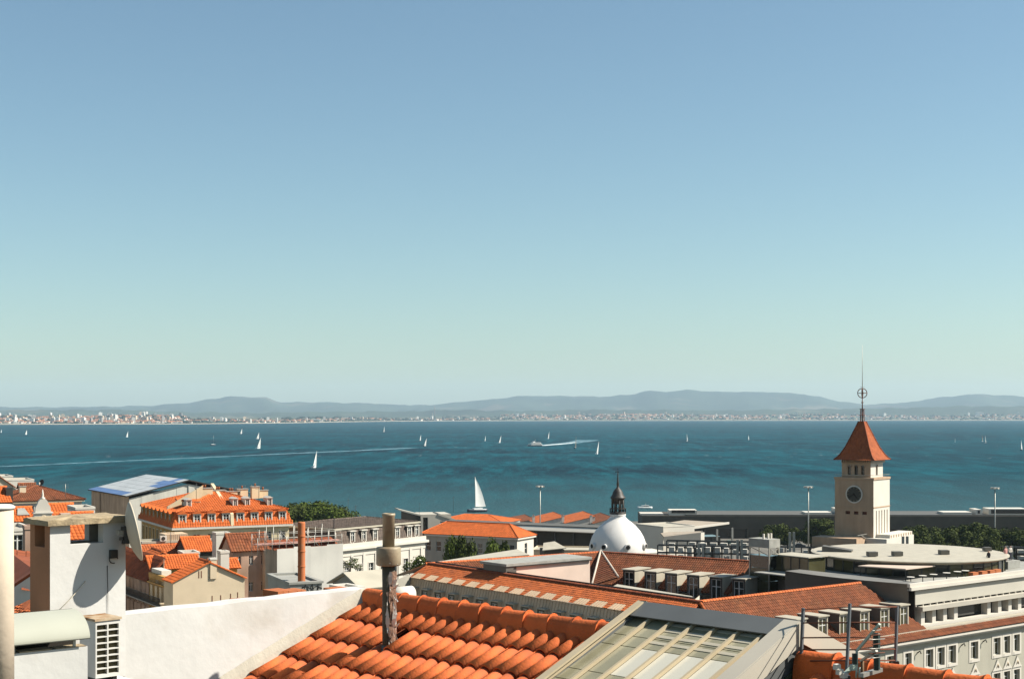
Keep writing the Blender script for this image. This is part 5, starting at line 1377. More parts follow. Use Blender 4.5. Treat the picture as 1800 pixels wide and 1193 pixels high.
mb.tube([c0 + Vector((math.cos(q) * rr, math.sin(q) * rr, 0)) for q in [2 * math.pi * k / 24 for k in range(25)]], .05, 5, cap=False)
mb.build('spire_globe', RUST, so)
mb = MB(); mb.tube([c0 - Vector((0, 0, rr)), sp0 + Vector((0, 0, (741 - 660) * sc_)), sp0 + Vector((0, 0, (741 - 604) * sc_))], [.07, .05, .025], 5); mb.bar(c0 + Vector((-.35, 0, 1.0)), c0 + Vector((.35, 0, 1.0)), .04); mb.build('lightning_rod', STEEL, so)
# base block and steps
mb = MB(ft); mb.box(-.9, -2.6, ground_z(232), sd + 4.0, sd + .5, zz(945) - .01); mb.box(1.0, -2.4, zz(945) - .008, sd + 3.8, -.02, zz(939)); mb.build('base', WHITE2, tw_)
for i in range(9): mb = MB(ft); mb.box(1.4 + i * 1.05, -2.46, zz(950), 1.65 + i * 1.05, -2.402, zz(940)); mb.build('base_post', STW, tw_)
mb = MB(ft); mb.box(-4.5, 1, ground_z(232), -.92, sd + 2, zz(944)); mb.build('side_block', STW, tw_)
mb = MB(ft); mb.bar(T(-4.3, .9, zz(938)), T(-.5, .9, zz(938)), .1); mb.bar(T(-3, .9, zz(938)), T(-1.2, .9, zz(945)), .1); mb.build('base_railing', STEEL, tw_)

# ------------------------------------------------------------------ market dome
dm = at(1086, 973, 240); k = 240 / F
do = thing('market_dome', 'white plaster market dome with round portholes and dark iron lantern', 'dome', (dm.x, dm.y, ground_z(240)))
zq = lambda y: (973 - y) * k
prof = [(50.5, 973), (51, 966), (50, 958), (48, 950), (44.5, 941), (39, 932), (32, 924), (25, 918), (19, 913.5), (15, 910), (13, 906.5), (14.2, 904.5), (14.2, 903)]
DOMEM = mat('dome_plaster', (.76, .72, .66, 1), .55, .06, .3, streak=.05, spec=.4, c2=(.6, .5, .42, 1), c2s=.25, c2t=(.6, .85))
mb = MB(); mb.lathe([(r_ * k, zq(y)) for r_, y in prof], dm, 64); sh = mb.build('dome_shell', DOMEM, do)
mb = MB(); mb.lathe([(5.6, ground_z(240) - dm.z), (5.6, -.3), (5.2, -.05), (4.9, .0)], dm, 48); mb.build('drum', DOMEM, do)
mb = MB(Fr(dm, 20)); mb.box(2.0, -3.5, dm.z - 6, 8.0, 3.5, dm.z + .35); mb.build('side_wing', WHITE2, do)
for px, a in ((1060.5, 0), (1098.5, 0), (1129, 0), (1043, 0)):
    r_ = 49.0 * k; x_ = (px - 1086) * k; yy = -math.sqrt(max(.01, r_ * r_ - x_ * x_)); d_ = Vector((x_, yy, 0)).normalized()
    q = dm + Vector((0, 0, zq(957))) + d_ * (r_ - .3)
    mb = MB(); mb.tube([q, q + d_ * .75], .52, 16); o = mb.build('porthole', DOMEM, do)
    mb = MB(); mb.tube([q + d_ * .752, q + d_ * .80], .36, 16); mb.build('porthole_glass', DARK, o)
c_ = dm + Vector((0, 0, zq(903)))
mb = MB(); mb.lathe([(13.5 * k, 0), (14.5 * k, .1), (14.5 * k, .35)], c_, 20); ln = mb.build('lantern', BRONZE, do)
mb = MB()
for i in range(16):
    a = i * math.pi / 8; q = Vector((math.cos(a), math.sin(a), 0)) * 14 * k; mb.bar(c_ + q + Vector((0, 0, .35)), c_ + q + Vector((0, 0, .95)), .07)
mb.tube([c_ + Vector((math.cos(i * .3307) * 14 * k, math.sin(i * .3307) * 14 * k, .95)) for i in range(20)], .06, 5, cap=False); mb.build('lantern_railing', BRONZE, ln)
for i in range(8):
    a = i * math.pi / 4 + .2; q = c_ + Vector((math.cos(a), math.sin(a), 0)) * 10.3 * k; mb = MB(); mb.tube([q + Vector((0, 0, .3)), q + Vector((0, 0, 2.4))], .14, 6); mb.build('lantern_column', BRONZE, ln)
mb = MB(); z0_ = (903 - 884) * k + .3; mb.lathe([(11.5 * k, z0_ - .4), (11.5 * k, (903 - 876) * k), (14 * k, (903 - 875) * k), (13 * k, (903 - 873.5) * k), (10 * k, (903 - 869) * k), (8.5 * k, (903 - 864) * k), (5.5 * k, (903 - 859.5) * k), (2.6 * k, (903 - 857) * k), (1.9 * k, (903 - 853) * k), (2.6 * k, (903 - 851) * k), (1.5 * k, (903 - 846) * k), (.9 * k, (903 - 835) * k), (.5 * k, (903 - 828) * k)], c_, 24); mb.build('lantern_cap', BRONZE, ln)
q = c_ + Vector((0, 0, (903 - 829) * k)); mb = MB(); mb.bar(q - Vector((.35, 0, 0)), q + Vector((.2, 0, 0)), .1); mb.bar(q, q + Vector((0, 0, .6)), .06); mb.bar(q + Vector((-.35, 0, -.12)), q + Vector((-.35, 0, .1)), .1); mb.build('weather_vane', BRONZE, ln)

# ------------------------------------------------------------------ dark steel roof racks with white cabinets behind wing D
RK = mat('rack_cabinet', (.62, .58, .50, 1), .6, .06)
def rack(px0, px1, yt, yb, Y, n, rows_, a, lb, post=None):
    A_ = at(px0, yb, Y); fr_ = Fr(A_, a); L_ = fr_.reach(A_, fr_.x, px1); ht = (yb - yt) * Y / F
    g_ = ground_z(Y)
    o = thing('roof_rack', lb, 'rack', (A_.x, A_.y, A_.z - .4)); z = A_.z; mb = MB(fr_)
    for i in range(n + 1): mb.box(i * L_ / n - .09, -.1, z - .4, i * L_ / n + .09, .1, z + ht)
    for j in range(rows_ + 1):
        zz_ = z + ht * j / rows_; mb.box(-.1, -.12, zz_ - .07, L_ + .1, .12, zz_ + .07); mb.box(-.1, 1.5, zz_ - .07, L_ + .1, 1.7, zz_ + .07)
    mb.build('steel_frame', FRAMED, o)
    for i in range(n):
        for j in range(rows_):
            if random.random() < .1: continue
            x0_, x1_ = i * L_ / n + .3, (i + 1) * L_ / n - .25; z0_, z1_ = z + ht * j / rows_ + .12, z + ht * (j + 1) / rows_ - random.uniform(.15, .5)
            mb = MB(fr_); mb.box(x0_, .2, z0_, x1_ - random.uniform(0, .3), 1.3, z1_); mb.build('cabinet', RK, o)
    return o
rack(1172, 1318, 950, 962, 236, 8, 1, -12, 'upper dark steel rack of white cabinets right of the dome')
rack(1156, 1318, 958, 984, 226, 10, 2, -12, 'lower dark steel rack of white cabinets right of the dome')
rack(1366, 1452, 961, 972, 232, 6, 1, -12, 'dark steel rack of cabinets left of the clock tower base')
rack(1765, 1830, 962, 984, 200, 3, 2, -6, 'dark steel rack at the far end of the restaurant terrace')
mb = MB(Fr(at(1240, 985, 232), -12)); q = at(1240, 986, 232); mb.box(-9, -4, ground_z(232), 50, 6, q.z - .3); tag(mb.build('market_hall', DCONC, None, (q.x, q.y, ground_z(232))), 'dark flat-roofed market hall carrying the steel racks', 'building')
mb = MB(Fr(at(1790, 985, 200), -6)); q = at(1790, 985, 200); mb.box(-9, -2, ground_z(200), 14, 5, q.z - .3); tag(mb.build('rear_block', DCONC, None, (q.x, q.y, ground_z(200))), 'dark flat-roofed block behind the restaurant terrace', 'building')
for px, y0_, y1_, Y, lb in ((1300, 948, 985, 222, 'twin grey steel posts beside the lift tower'), (1232, 955, 982, 221, 'twin grey steel posts among the roof racks right of the dome'), (1392, 935, 975, 225, 'twin grey steel posts left of the clock tower'), (1591, 942, 962, 215, 'twin grey steel posts right of the clock tower base'), (1774, 959, 998, 190, 'twin tall grey steel posts by the end of the restaurant terrace')):
    q = at(px, y1_, Y); o = thing('steel_posts', lb, 'posts', (q.x, q.y, ground_z(Y)), 'twin steel posts'); t_ = at(px, y0_, Y).z
    for s_ in (-.32, .32): mb = MB(); mb.box(q.x + s_ - .17, q.y - .17, ground_z(Y), q.x + s_ + .17, q.y + .17, t_); mb.build('post', STEEL, o)
# ------------------------------------------------------------------ roofs on the left slope, 100 to 300 m
def quick(name, label, c, Y, a, r, D, rf=None, rise=1.5, wm=None, lm=None, tm=None, fw=0, lw=0, over=.25, wh=1.4, ww=.8, sill=2.2, sp=.34, style='case', group=None, W=None, rows=1):
    b = bldg(name, label, c, Y, a, r=r, W=W, D=D, wm=wm, lm=lm, group=group)
    fr = [(b.z - sill - k * 3.1, b.z - sill - k * 3.1 + wh) for k in range(rows)]
    walls(b, grid_wins(b.W, fw, ww, fr) if fw else (), grid_wins(b.D, lw, ww, fr) if lw else (), style=style)
    if rf == 'flat': flat(b, .25, ZINC)
    elif rf: roof(b, rf, rise, over, tm, sp=sp, row=.48)
    return b
quick('flat_house', 'white flat-roofed house far behind the brown hipped roof', (10, 845), 292, 28, 60, 9, 'flat', wm=WHITE2, fw=3)
quick('flat_house', 'tall white flat-roofed block rising behind the brown gable', (-40, 839), 305, 28, 23, 9, 'flat', wm=WHITE2)
quick('gabled_house', 'house with dull brown gabled roof near the white flat blocks', (-30, 860), 258, 24, 28, 9, 'gaby', 2.3, CREAM, tm=TILEB)
quick('gabled_house', 'small tan house with low brown roof beside the dark satellite dish', (36, 861), 246, 24, 63, 5, 'gabx', 1.0, CREAM, tm=TILEB)
b = quick('hipped_house', 'white house under a wide brown hipped roof by the river', (14, 881.5), 228, 33, 144, 11, 'hip', 2.1, WHITE, tm=TILEB, fw=8, over=.5)
cornice(b, .3, .35, CREAM, b.z - .32)
chimney(b.root, b.f.p(3, 3, b.z + 1.3), 1.0, .6, .9, 33, CREAM)
# dark dish on a mast behind that roof
q = at(72, 858, 236); o = thing('satellite_dish', 'dark satellite dish on a white mast above the brown roofs', 'satellite dish', q)
mb = MB(); mb.tube([q - Vector((0, 0, 1.5)), q + Vector((-.25, 0, 1.0))], .1, 6); mb.build('mast', WHITE2, o)
mb = MB(); c_ = q + Vector((.1, 0, 1.0)); d_ = Vector((-.35, -.9, .3)).normalized(); u_ = d_.cross(Vector((0, 0, 1))).normalized(); v_ = u_.cross(d_)
rg_ = []
for r_, h_ in ((.05, .18), (.25, .13), (.48, .0), (.5, .0), (.25, .17), (.05, .22)):
    rg_.append([mb.wv(c_ - d_ * h_ + (u_ * math.cos(k * .3927) + v_ * math.sin(k * .3927)) * r_) for k in range(16)])
for a_, b_ in zip(rg_, rg_[1:]):
    for k in range(16): mb.f_([a_[k], a_[(k + 1) % 16], b_[(k + 1) % 16], b_[k]], 0, True)
mb.build('dish', FRAMED, o)
# thin aerial on the same skyline
q = at(115, 874, 232); o = thing('roof_aerial', 'thin pale television aerial above the brown hipped roof', 'aerial', q)
mb = MB(); mb.tube([q, q + Vector((0, 0, 2.2))], .05, 5); mb.build('mast', STEEL, o)
mb = MB()
for k in range(4): mb.bar(q + Vector((-.5, 0, 1.5 + k * .2)), q + Vector((.5, .1, 1.5 + k * .2)), .03)
mb.build('elements', STEEL, o)
b = quick('orange_house', 'house with bright orange roof and dark sooty gable end', (-40, 885), 192, 33, 18, 6, 'gabx', 2.0, WHITE, tm=TILEN)
mb = MB(b.f); mb.box(b.W - .3, 1, b.z - 1, b.W + .6, 4.5, b.z + 2.0); mb.build('chimney', FRAMED, b.root)
b = quick('hatched_house', 'white house with orange roof carrying a grey trapezoid hatch', (16, 918), 150, 30, 60, 5, 'gabx', 1.35, WHITE, tm=TILEN, fw=2, lw=0, wh=1.1, sill=1.4)
P = b.f.p; mb = MB(); q = [P(b.W * .38, .7, b.z + .5), P(b.W * .88, .7, b.z + .5), P(b.W * .75, 1.9, b.z + 1.15), P(b.W * .48, 1.9, b.z + 1.15)]; mb.plate([v + Vector((0, 0, .22)) for v in q], .3); mb.build('roof_hatch', CONC, b.roof)
# white bell gable with finial
q = at(76, 918, 142); bg = thing('bell_gable', 'white baroque bell gable with pointed finial above orange roofs', 'bell gable', (q.x, q.y, q.z - 6)); fq = Fr(q, 25); z = q.z
mb = MB(fq); mb.box(-.85, 0, z - 6, .85, 1.0, z + .9); wb = mb.build('base', WHITE2, bg)
mb = MB(fq); mb.box(-.95, -.1, z + .9, .95, 1.1, z + 1.02); mb.build('moulding', WHITE, wb)
mb = MB(fq); pr = [(-.75, 1.02), (.75, 1.02), (.72, 1.5), (.5, 1.9), (.45, 2.1), (.28, 2.3), (-.28, 2.3), (-.45, 2.1), (-.5, 1.9), (-.72, 1.5)]
i = [mb.v(x, .1, z + h) for x, h in pr]; j = [mb.v(x, .8, z + h) for x, h in pr]; mb.f_(i); mb.f_(j[::-1])
for k in range(len(pr)): mb.f_([i[(k + 1) % len(pr)], i[k], j[k], j[(k + 1) % len(pr)]])
mb.build('gable', WHITE2, bg)
mb = MB(); mb.lathe([(.22, 2.3), (.26, 2.42), (.1, 2.55), (.12, 2.75), (.02, 3.3)], fq.p(0, .45, z), 10); mb.build('finial', WHITE2, bg)
mb = MB(fq); mb.tube([fq.p(.05 + math.cos(t) * .33, -.04, z + .35 + math.sin(t) * .33) for t in [k * .3927 for k in range(17)]], .06, 5, cap=False); mb.build('oculus_ring', CREAM, bg)
mb = MB(fq); mb.wpoly([fq.p(.05 + math.cos(t) * .3, -.012, z + .35 + math.sin(t) * .3) for t in [k * .3927 for k in range(16)]]); mb.build('oculus', OCHRE, bg)
quick('orange_house', 'low house with a thin strip of orange roof behind the bell gable', (92, 901), 172, 28, 131, 4, 'gabx', .9, WHITE, tm=TILEN)
quick('flat_house', 'small white flat-topped house beside the wrapped building', (133, 895), 166, 28, 167, 5, 'flat', wm=WHITE2)
b = quick('orange_house', 'house with broad orange roof and small skylight behind the big chimney', (94, 918), 146, 33, 170, 4.2, 'gabx', .75, WHITE, tm=TILEN)
mb = MB(b.f); mb.box(1.0, .9, b.z + .4, 2.0, 1.5, b.z + .85); mb.build('skylight', ZINC, b.roof)
quick('orange_house', 'small house with orange roof seen through the chimney opening', (112, 950), 118, 30, 168, 6, 'gabx', 1.5, WHITE, tm=TILEN, fw=3, wh=.9, sill=1.2)
b = quick('white_house', 'white house with tall window between the round post and the chimney', (2, 934), 116, 30, 60, 6, 'flat', wm=WHITE2, fw=3, wh=1.6, sill=1.9, ww=.9, rows=3)
quick('narrow_turret', 'narrow pink stone turret beside the white house', (44, 930), 104, 25, None, 1.5, 'flat', wm=PINK, W=.9)
# near house on the left: shaded dark tiles, white gable, lower sunlit roof
q = at(40, 1040, 54); nh = thing('near_left_house', 'white house with dark red tiled slope and lower orange roof', 'house', (q.x, q.y, 36))
p0, p1, p2, p3 = at(14, 1033, 52), at(62, 1001, 52), at(62, 972, 62), at(14, 966, 62)
mb = MB(); mb.plate([p0, p1, p2, p3], .1); o = mb.build('roof', TILED, nh); mb = MB(); mb.slope([p3, p0, p1, p2], .28, .42, .06); mb.build('roof_tiles', TILED, o, kind='stuff')
mb = MB(); dz = Vector((0, 0, -.12)); mb.hexa([Vector((p.x, p.y, 34)) for p in (p0, p1, p2, p3)], [p + dz for p in (p0, p1, p2, p3)]); mb.build('wall', WHITE2, nh)
p0, p1, p2, p3 = at(14, 1102, 46), at(62, 1086, 46), at(62, 1048, 51), at(14, 1072, 51)
mb = MB(); mb.plate([p0, p1, p2, p3], .1); o = mb.build('lower_roof', TILE, nh); mb = MB(); mb.slope([p0, p1, p2, p3], .24, .42, .07); mb.build('roof_tiles', TILE, o, kind='stuff')
mb = MB(); mb.hexa([Vector((p.x, p.y, 34)) for p in (p0, p1, p2, p3)], [p + dz for p in (p0, p1, p2, p3)]); mb.build('lower_wall', CREAM, nh)

# ------------------------------------------------------------------ cluster below the orange mansard house
b = quick('grey_rooftop', 'grey zinc rooftop plant room with air conditioners', (250, 955), 192, 27, 331, 4, 'flat', wm=ZINC, lm=DZINC)
f_ = b.f
mb = MB(f_); mb.box(b.W * .5, .2, b.z, b.W, 3.6, b.z + 1.1); o = mb.build('plant_room', ZINC2, b.root)
for k in range(12): mb = MB(f_); mb.box(b.W * .5 + .15 + k * .26, .16, b.z, b.W * .5 + .19 + k * .26, .198, b.z + 1.08); mb.build('cladding_seam', ZINC, o)
mb = MB(f_); mb.box(b.W * .38, -.3, b.z + .25, b.W * .38 + .9, .1, b.z + .95); o = mb.build('air_conditioner', WHITE2, b.root)
mb = MB(f_); mb.tube([f_.p(b.W * .38 + .4, -.305, b.z + .6), f_.p(b.W * .38 + .4, -.33, b.z + .6)], .26, 14); mb.build('fan_grille', FRAMED, o)
quick('orange_house', 'long low house with red-orange roof and small skylight below the plant room', (246, 977), 186, 27, 336, 5, 'gabx', 1.1, WHITE, tm=TILE)
quick('orange_house', 'house with steep bright orange roof patch above the dark alley', (329, 971), 184, 26, 375, 6, 'gabx', 1.7, DCONC, tm=TILEN)
quick('grey_gable_house', 'blank beige-grey gabled wall behind the green-walled house', (257, 988), 174, 27, 312, 5, 'gaby', 1.2, CONC, tm=TILE)
quick('white_box_house', 'small white flat-topped stair house among the orange roofs', (322, 974), 168, 25, 351, 3, 'flat', wm=WHITE2, fw=1, wh=.6, sill=.9, ww=.9)
quick('white_stack', 'broad white rendered chimney stack under the orange mansard house', (380, 939), 178, 30, 404, 1.6, 'flat', wm=WHITE2)
quick('white_stack', 'narrow white rendered chimney stack beside the faded pink house', (388, 972), 158, 30, 403, 1.2, 'flat', wm=WHITE2)
quick('green_house', 'house with faded green wall under a jutting orange tiled roof', (271, 1001), 163, 24, 346, 4.5, 'gabx', 1.3, LIME, tm=TILEN, fw=0, over=.6, sp=.3)
quick('green_house', 'narrow ochre wall with a strip of orange tiles right of the cream gable', (376, 1000), 160, 24, 417, 3, 'gabx', .9, OCHRE, tm=TILEN, over=.4, sp=.3)
# ochre street front with iron balcony
b = bldg('ochre_house', 'ochre street front in shade with long iron balcony and arched windows', (294, 1024), 155, 31, W=3.5, l=262, wm=CREAM, lm=OCHRE)
Dn = b.f.reach(b.C, b.f.y, 140)
for nm, d0, d1, m in (('ochre', 0, b.D, OCHRE), ('pink', b.D, Dn, PINK)):
    g_ = b.f.sub(0, d1, -90); L_ = d1 - d0; n = max(2, int(L_ / 1.5))
    facade(g_, b.root, L_, b.g, b.z - (0 if nm == 'ochre' else .5), [((i + .5) * L_ / n - .4, (i + .5) * L_ / n + .4, z0, z1) for i in range(n) for z0, z1 in ((b.z - 2.5, b.z - .75), (b.z - 5.0, b.z - 3.4))], m, .25, 'case', trim=None)
    for i in range(n):
        c = (i + .5) * L_ / n; mb = MB(g_); mb.tube([g_.p(c + math.cos(t) * .42, -.05, b.z - 3.4 + math.sin(t) * .32) for t in [math.pi * k / 8 for k in range(9)]], .07, 5); mb.build('window_arch', m, b.root)
        if nm == 'ochre' or i % 2: mb = MB(g_); mb.box(c + .62, -.1, b.g, c + .82, -.002, b.z - 3.0); mb.build('pilaster', m, b.root)
g_ = b.f.sub(0, Dn, -90)
mb = MB(g_); mb.box(0, -.75, b.z - 2.72, Dn - .4, -.002, b.z - 2.6); bl = mb.build('balcony_slab', CONC, b.root)
mb = MB(g_); mb.bar(g_.p(0, -.72, b.z - 1.72), g_.p(Dn - .4, -.72, b.z - 1.72), .06)
for k in range(int(Dn / .16)): mb.bar(g_.p(k * .16, -.72, b.z - 2.6), g_.p(k * .16, -.72, b.z - 1.72), .03)
mb.build('balcony_railing', FRAMED, bl)
mb = MB(b.f); mb.box(0, 0.01, b.g, 3.5, b.D, b.z - .01); mb.build('front_wall', CREAM, b.root)
mb = MB(b.f); mb.box(-.25, -.1, b.z - .55, .3, b.D, b.z - .4); mb.box(-.05, -.05, b.z, .4, b.D, b.z + .55); mb.build('parapet', OCHRE, b.root)
mb = MB(b.f); mb.box(.3, b.D * .45, b.z, 1.4, b.D, b.z + 1.0); mb.build('roof_box', WHITE2, b.root)
P = b.f.p; pts = [P(-.3, Dn, b.z - .5), P(-.3, b.D + .1, b.z - .5), P(1.9, b.D + .1, b.z + 2.0), P(1.9, Dn, b.z + 2.0)]
mb = MB(); mb.plate(pts, .15); o = mb.build('roof', TILED, b.root); mb = MB(); mb.slope(pts, .45, .5, .12); mb.build('roof_tiles', TILED, o, kind='stuff')
mb = MB(b.f); mb.box(0, b.D + .1, b.g, 1.8, Dn, b.z - .6); mb.build('core', PINK, b.root)
mb = MB(); mb.plate([P(1.8, b.D + .1, b.g), P(1.8, Dn, b.g), P(1.8, Dn, b.z + 1.9), P(1.8, b.D + .1, b.z + 1.9)], .1); mb.build('rear_wall', PINK, b.root)
for k in range(3): mb = MB(b.f); mb.box(-.75 + k * .1, -.02, b.z - 2.3 - k * .28, .6, .5, b.z - 2.16 - k * .28); mb.build('corner_moulding', CREAM, b.root)
# cream gable house
b = bldg('cream_gable_house', 'plain cream gabled house end with orange tiled slope and slit vents', (304, 1024), 149, 30, r=430, D=3.2, wm=CREAM)
walls(b); roof(b, 'gaby', 1.95, .22, TILEN, sp=.3, row=.45)
for u, z in ((.54, 2.2), (.66, 2.2), (.80, 2.1), (.90, 2.0)):
    mb = MB(b.f); mb.box(b.W * u - .04, -.02, b.z - z, b.W * u + .05, .02, b.z - z + .6); mb.build('slit_vent', RUST, b.root)
for u in (.35, .385): mb = MB(b.f); mb.box(b.W * u, -.02, b.z + .35, b.W * u + .09, .02, b.z + 1.1); mb.build('slit_vent', RUST, b.root)
mb = MB(b.f); mb.box(b.W * .51, -.15, b.z + .2, b.W * .6, .5, b.z + 2.2); o = mb.build('chimney', CREAM, b.root); mb = MB(b.f); mb.box(b.W * .505, -.2, b.z + 2.202, b.W * .605, .55, b.z + 2.4); mb.build('chimney_cap', WHITE2, o)
# faded pink house with stone pier
b = quick('pink_house', 'faded pink old house with stained wall and brown tiled roof', (409, 970), 166, 30, 474, 4, 'gabx', 1.9, PINK, tm=TILEB, fw=3, wh=1.1, sill=1.6, ww=.55, rows=2, over=.3)
mb = MB(b.f); mb.box(b.W - .9, -1.0, b.g, b.W + .1, 3, b.z + .1); mb.build('stone_pier', STONE, b.root)
quick('low_shed', 'low shed roof of red tiles at the foot of the cream house', (424, 1068), 90, 30, 468, 1.2, 'shedx', .25, CREAM, tm=TILED)

# netted scaffold house
b = bldg('scaffold_house', 'house wrapped in white scaffold netting with tube scaffolding on top', (487, 963), 120, 36, r=603, D=2.2, wm=SHEET, lm=PINK)
mb = MB(b.f); mb.box(.35, .4, b.g, b.W - .3, b.D, b.z - .3); mb.build('core_wall', PINK, b.root)
n = 4; NET = mat('white_netting', (.62, .59, .52, 1), .95, .06, .5, streak=.08, bump=.25, bs=5)
for i in range(n):
    mb = MB(b.f); x0_, x1_ = i * b.W / n, (i + 1) * b.W / n; m_ = 6; G = []
    for j in range(m_ + 1):
        z = b.z + random.uniform(-.1, .1) if j == m_ else b.g + (b.z - b.g) * j / m_
        G.append([mb.v(x0_ + (x1_ - x0_) * t / 3, (.06 * math.sin(j * 2.1 + t + i)) * (1 if 0 < t < 3 else .3), z) for t in range(4)])
    for j in range(m_):
        for t in range(3): mb.f_([G[j][t], G[j][t + 1], G[j + 1][t + 1], G[j + 1][t]], 0, True)
    mb.build('netting', NET, b.root)
mb = MB(b.f); mb.poly([(b.W, 0, b.g), (b.W, 2.2, b.g), (b.W, 2.2, b.z), (b.W, 0, b.z)]); mb.build('netting', NET, b.root)
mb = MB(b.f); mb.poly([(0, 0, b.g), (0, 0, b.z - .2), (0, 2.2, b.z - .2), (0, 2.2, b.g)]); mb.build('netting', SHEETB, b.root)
mb = MB(b.f); mb.plate([b.f.p(0, .5, b.z - .2), b.f.p(b.W, .5, b.z - .2), b.f.p(b.W, 2.2, b.z + .5), b.f.p(0, 2.2, b.z + .5)], .1); mb.build('bare_roof', TILED, b.root)
sc = thing('roof_scaffold', 'steel tube scaffolding with pink boards above the white netting', 'scaffold', (b.C.x, b.C.y, b.z - .4)); sf = Fr(b.f.p(-1.6, .4, 0), 36); Ls = b.W + 1.7
for k in range(13):
    for y in (0, 1.1):
        x = k * Ls / 12; top = b.z + random.choice((.9, 1.2, 1.5, 1.75)); mb = MB(); mb.tube([sf.p(x, y, b.z - .6), sf.p(x, y, top)], .028, 5); mb.build('upright', STEEL, sc)
for z, m_ in ((.25, 0), (.75, 0), (1.15, 0)):
    for y in (0, 1.1): mb = MB(); mb.tube([sf.p(0, y, b.z + z), sf.p(Ls, y, b.z + z + random.uniform(-.1, .1))], .025, 5); mb.build('ledger', STEEL, sc)
for x in (4.2, 2.0): mb = MB(); mb.tube([sf.p(x, 0, b.z + 1.5), sf.p(x + 1.8, 0, b.z - .3)], .025, 5); mb.build('brace', STEEL, sc)
PBD = mat('pink_scaffold_board', (.55, .30, .24, 1), .8, .15, 1.0)
for k in range(5): mb = MB(sf); mb.box(k * Ls / 5 + .05, .1, b.z + .3, (k + 1) * Ls / 5 - .05, .9, b.z + .36); mb.build('board', PBD, sc)
# small house with pale roof behind the flue
b = quick('pale_roof_house', 'small house with pale sheet-metal gabled roof behind the flue', (638, 1033), 78, 38, 700, 3.2, None, wm=WHITE2, lm=CONC, fw=3, wh=.5, sill=.75, ww=.55)
P = b.f.p; mb = MB(); ym = b.D / 2
mb.plate([P(-.3, -.2, b.z), P(b.W, -.2, b.z), P(b.W, ym, b.z + .75), P(-.3, ym, b.z + .75)], .06); mb.plate([P(b.W, b.D + .2, b.z), P(-.3, b.D + .2, b.z), P(-.3, ym, b.z + .75), P(b.W, ym, b.z + .75)], .06); mb.build('roof', ZINC, b.root)
mb = MB(b.f); mb.poly([(0, 0, b.z - .02), (0, ym, b.z + .66), (0, b.D, b.z - .02)]); mb.build('gable_wall', CONC, b.root)
quick('pale_roof_house', 'tiny pale lean-to roof beside the netted house', (610, 1041), 70, 38, 640, 1.6, 'flat', wm=WHITE2)
q = at(708, 1045, 40); tk = thing('water_tank', 'low white rounded water tank behind the tiled ridge', 'tank', (q.x, q.y, q.z - .3)); mb = MB(); ax = Vector((.8, .6, 0)); mb.tube([q - ax * .34, q - ax * .3, q + ax * .3, q + ax * .34], [.1, .24, .24, .1], 16); mb.build('drum', WHITE2, tk); mb = MB(Fr(q, 37)); mb.box(-.3, -.2, q.z - 2.5, .3, .2, q.z - .2); mb.build('plinth', CONC, tk)
# concrete block with graffiti and terracotta flue
fg = Fr(at(510, 1027, 44), 24); zt = at(510, 1027, 44).z; Wg = fg.reach(fg.o, fg.x, 566); Dg = fg.reach(fg.o, fg.y, 471)
cb = thing('concrete_stack', 'low grey concrete chimney block with black graffiti on its side', 'chimney block', (fg.o.x, fg.o.y, zt - 2)); mb = MB(fg); mb.box(0, 0, zt - 4, Wg, Dg, zt); mb.build('block', CONC, cb)
mb = MB(fg); mb.box(-.04, -.04, zt + .002, Wg + .04, .12, zt + .07); mb.box(-.04, Dg - .12, zt + .002, Wg + .04, Dg, zt + .07); mb.box(-.04, .12, zt + .002, .1, Dg - .12, zt + .07); mb.box(Wg - .1, .12, zt + .002, Wg + .04, Dg - .12, zt + .07); mb.build('rim', CONC, cb)
gr = random.Random(5); mb = MB()
for k in range(7):
    x = .42 + k * .085; pts = [fg.p(x + gr.uniform(-.06, .08), -.005, zt - .42 + t * .09 + gr.uniform(-.04, .04)) for t in range(5)]; mb.tube(pts, .012, 4)
for k in range(3): mb.tube([fg.p(.38 + t * .16, -.005, zt - .38 + k * .13 + gr.uniform(-.05, .05)) for t in range(5)], .011, 4)
mb.build('graffiti', DARK, cb)
q = at(530, 1027, 44.6); z1_ = at(530, 917, 44.6).z
tp = thing('terracotta_flue', 'tall slim terracotta flue pipe rising from the concrete block', 'flue', (q.x, q.y, zt)); mb = MB(); r_ = 6.6 * 44.6 / F
mb.lathe([(r_ * 1.05, 0), (r_, .06), (r_ * .97, z1_ - zt - .05), (r_ * .9, z1_ - zt)], (q.x, q.y, zt + .003), 20); o = mb.build('pipe', TERRA, tp)
for k in range(1, 4): mb = MB(); mb.lathe([(r_ * 1.0, 0), (r_ * 1.06, .01), (r_ * 1.06, .05), (r_, .06)], (q.x, q.y, zt + k * (z1_ - zt) / 4), 20); mb.build('joint_collar', TERRA, o)
# brick footings along the wall top
for px, y, Y, w_, h_, d_, lb in ((489, 1048, 27, .36, .13, .5, 'short hollow brick stub behind the white wall'), (516, 1046, 28, .32, .12, .4, 'square brick stub in front of the graffiti block'), (593, 1042, 26, .38, .10, .35, 'low terracotta brick wedge on the wall by the roof')):
    q = at(px, y, Y); fq = Fr(q, 44); o = thing('brick_stub', lb, 'brickwork', (q.x, q.y, q.z - .3))
    for j in range(3):
        for i in range(3): mb = MB(fq); mb.box(-w_ / 2 + i * w_ / 3 + .004, -d_ / 2, q.z - .1 + j * (h_ + .1) / 3 + .004, -w_ / 2 + (i + 1) * w_ / 3 - .004, d_ / 2, q.z - .1 + (j + 1) * (h_ + .1) / 3); mb.build('brick', TERRA, o)
    mb = MB(fq); mb.box(-w_ / 2 + .01, -d_ / 2 + .01, q.z - 2, w_ / 2 - .01, d_ / 2 - .01, q.z - .1); mb.build('footing', CONC, o)

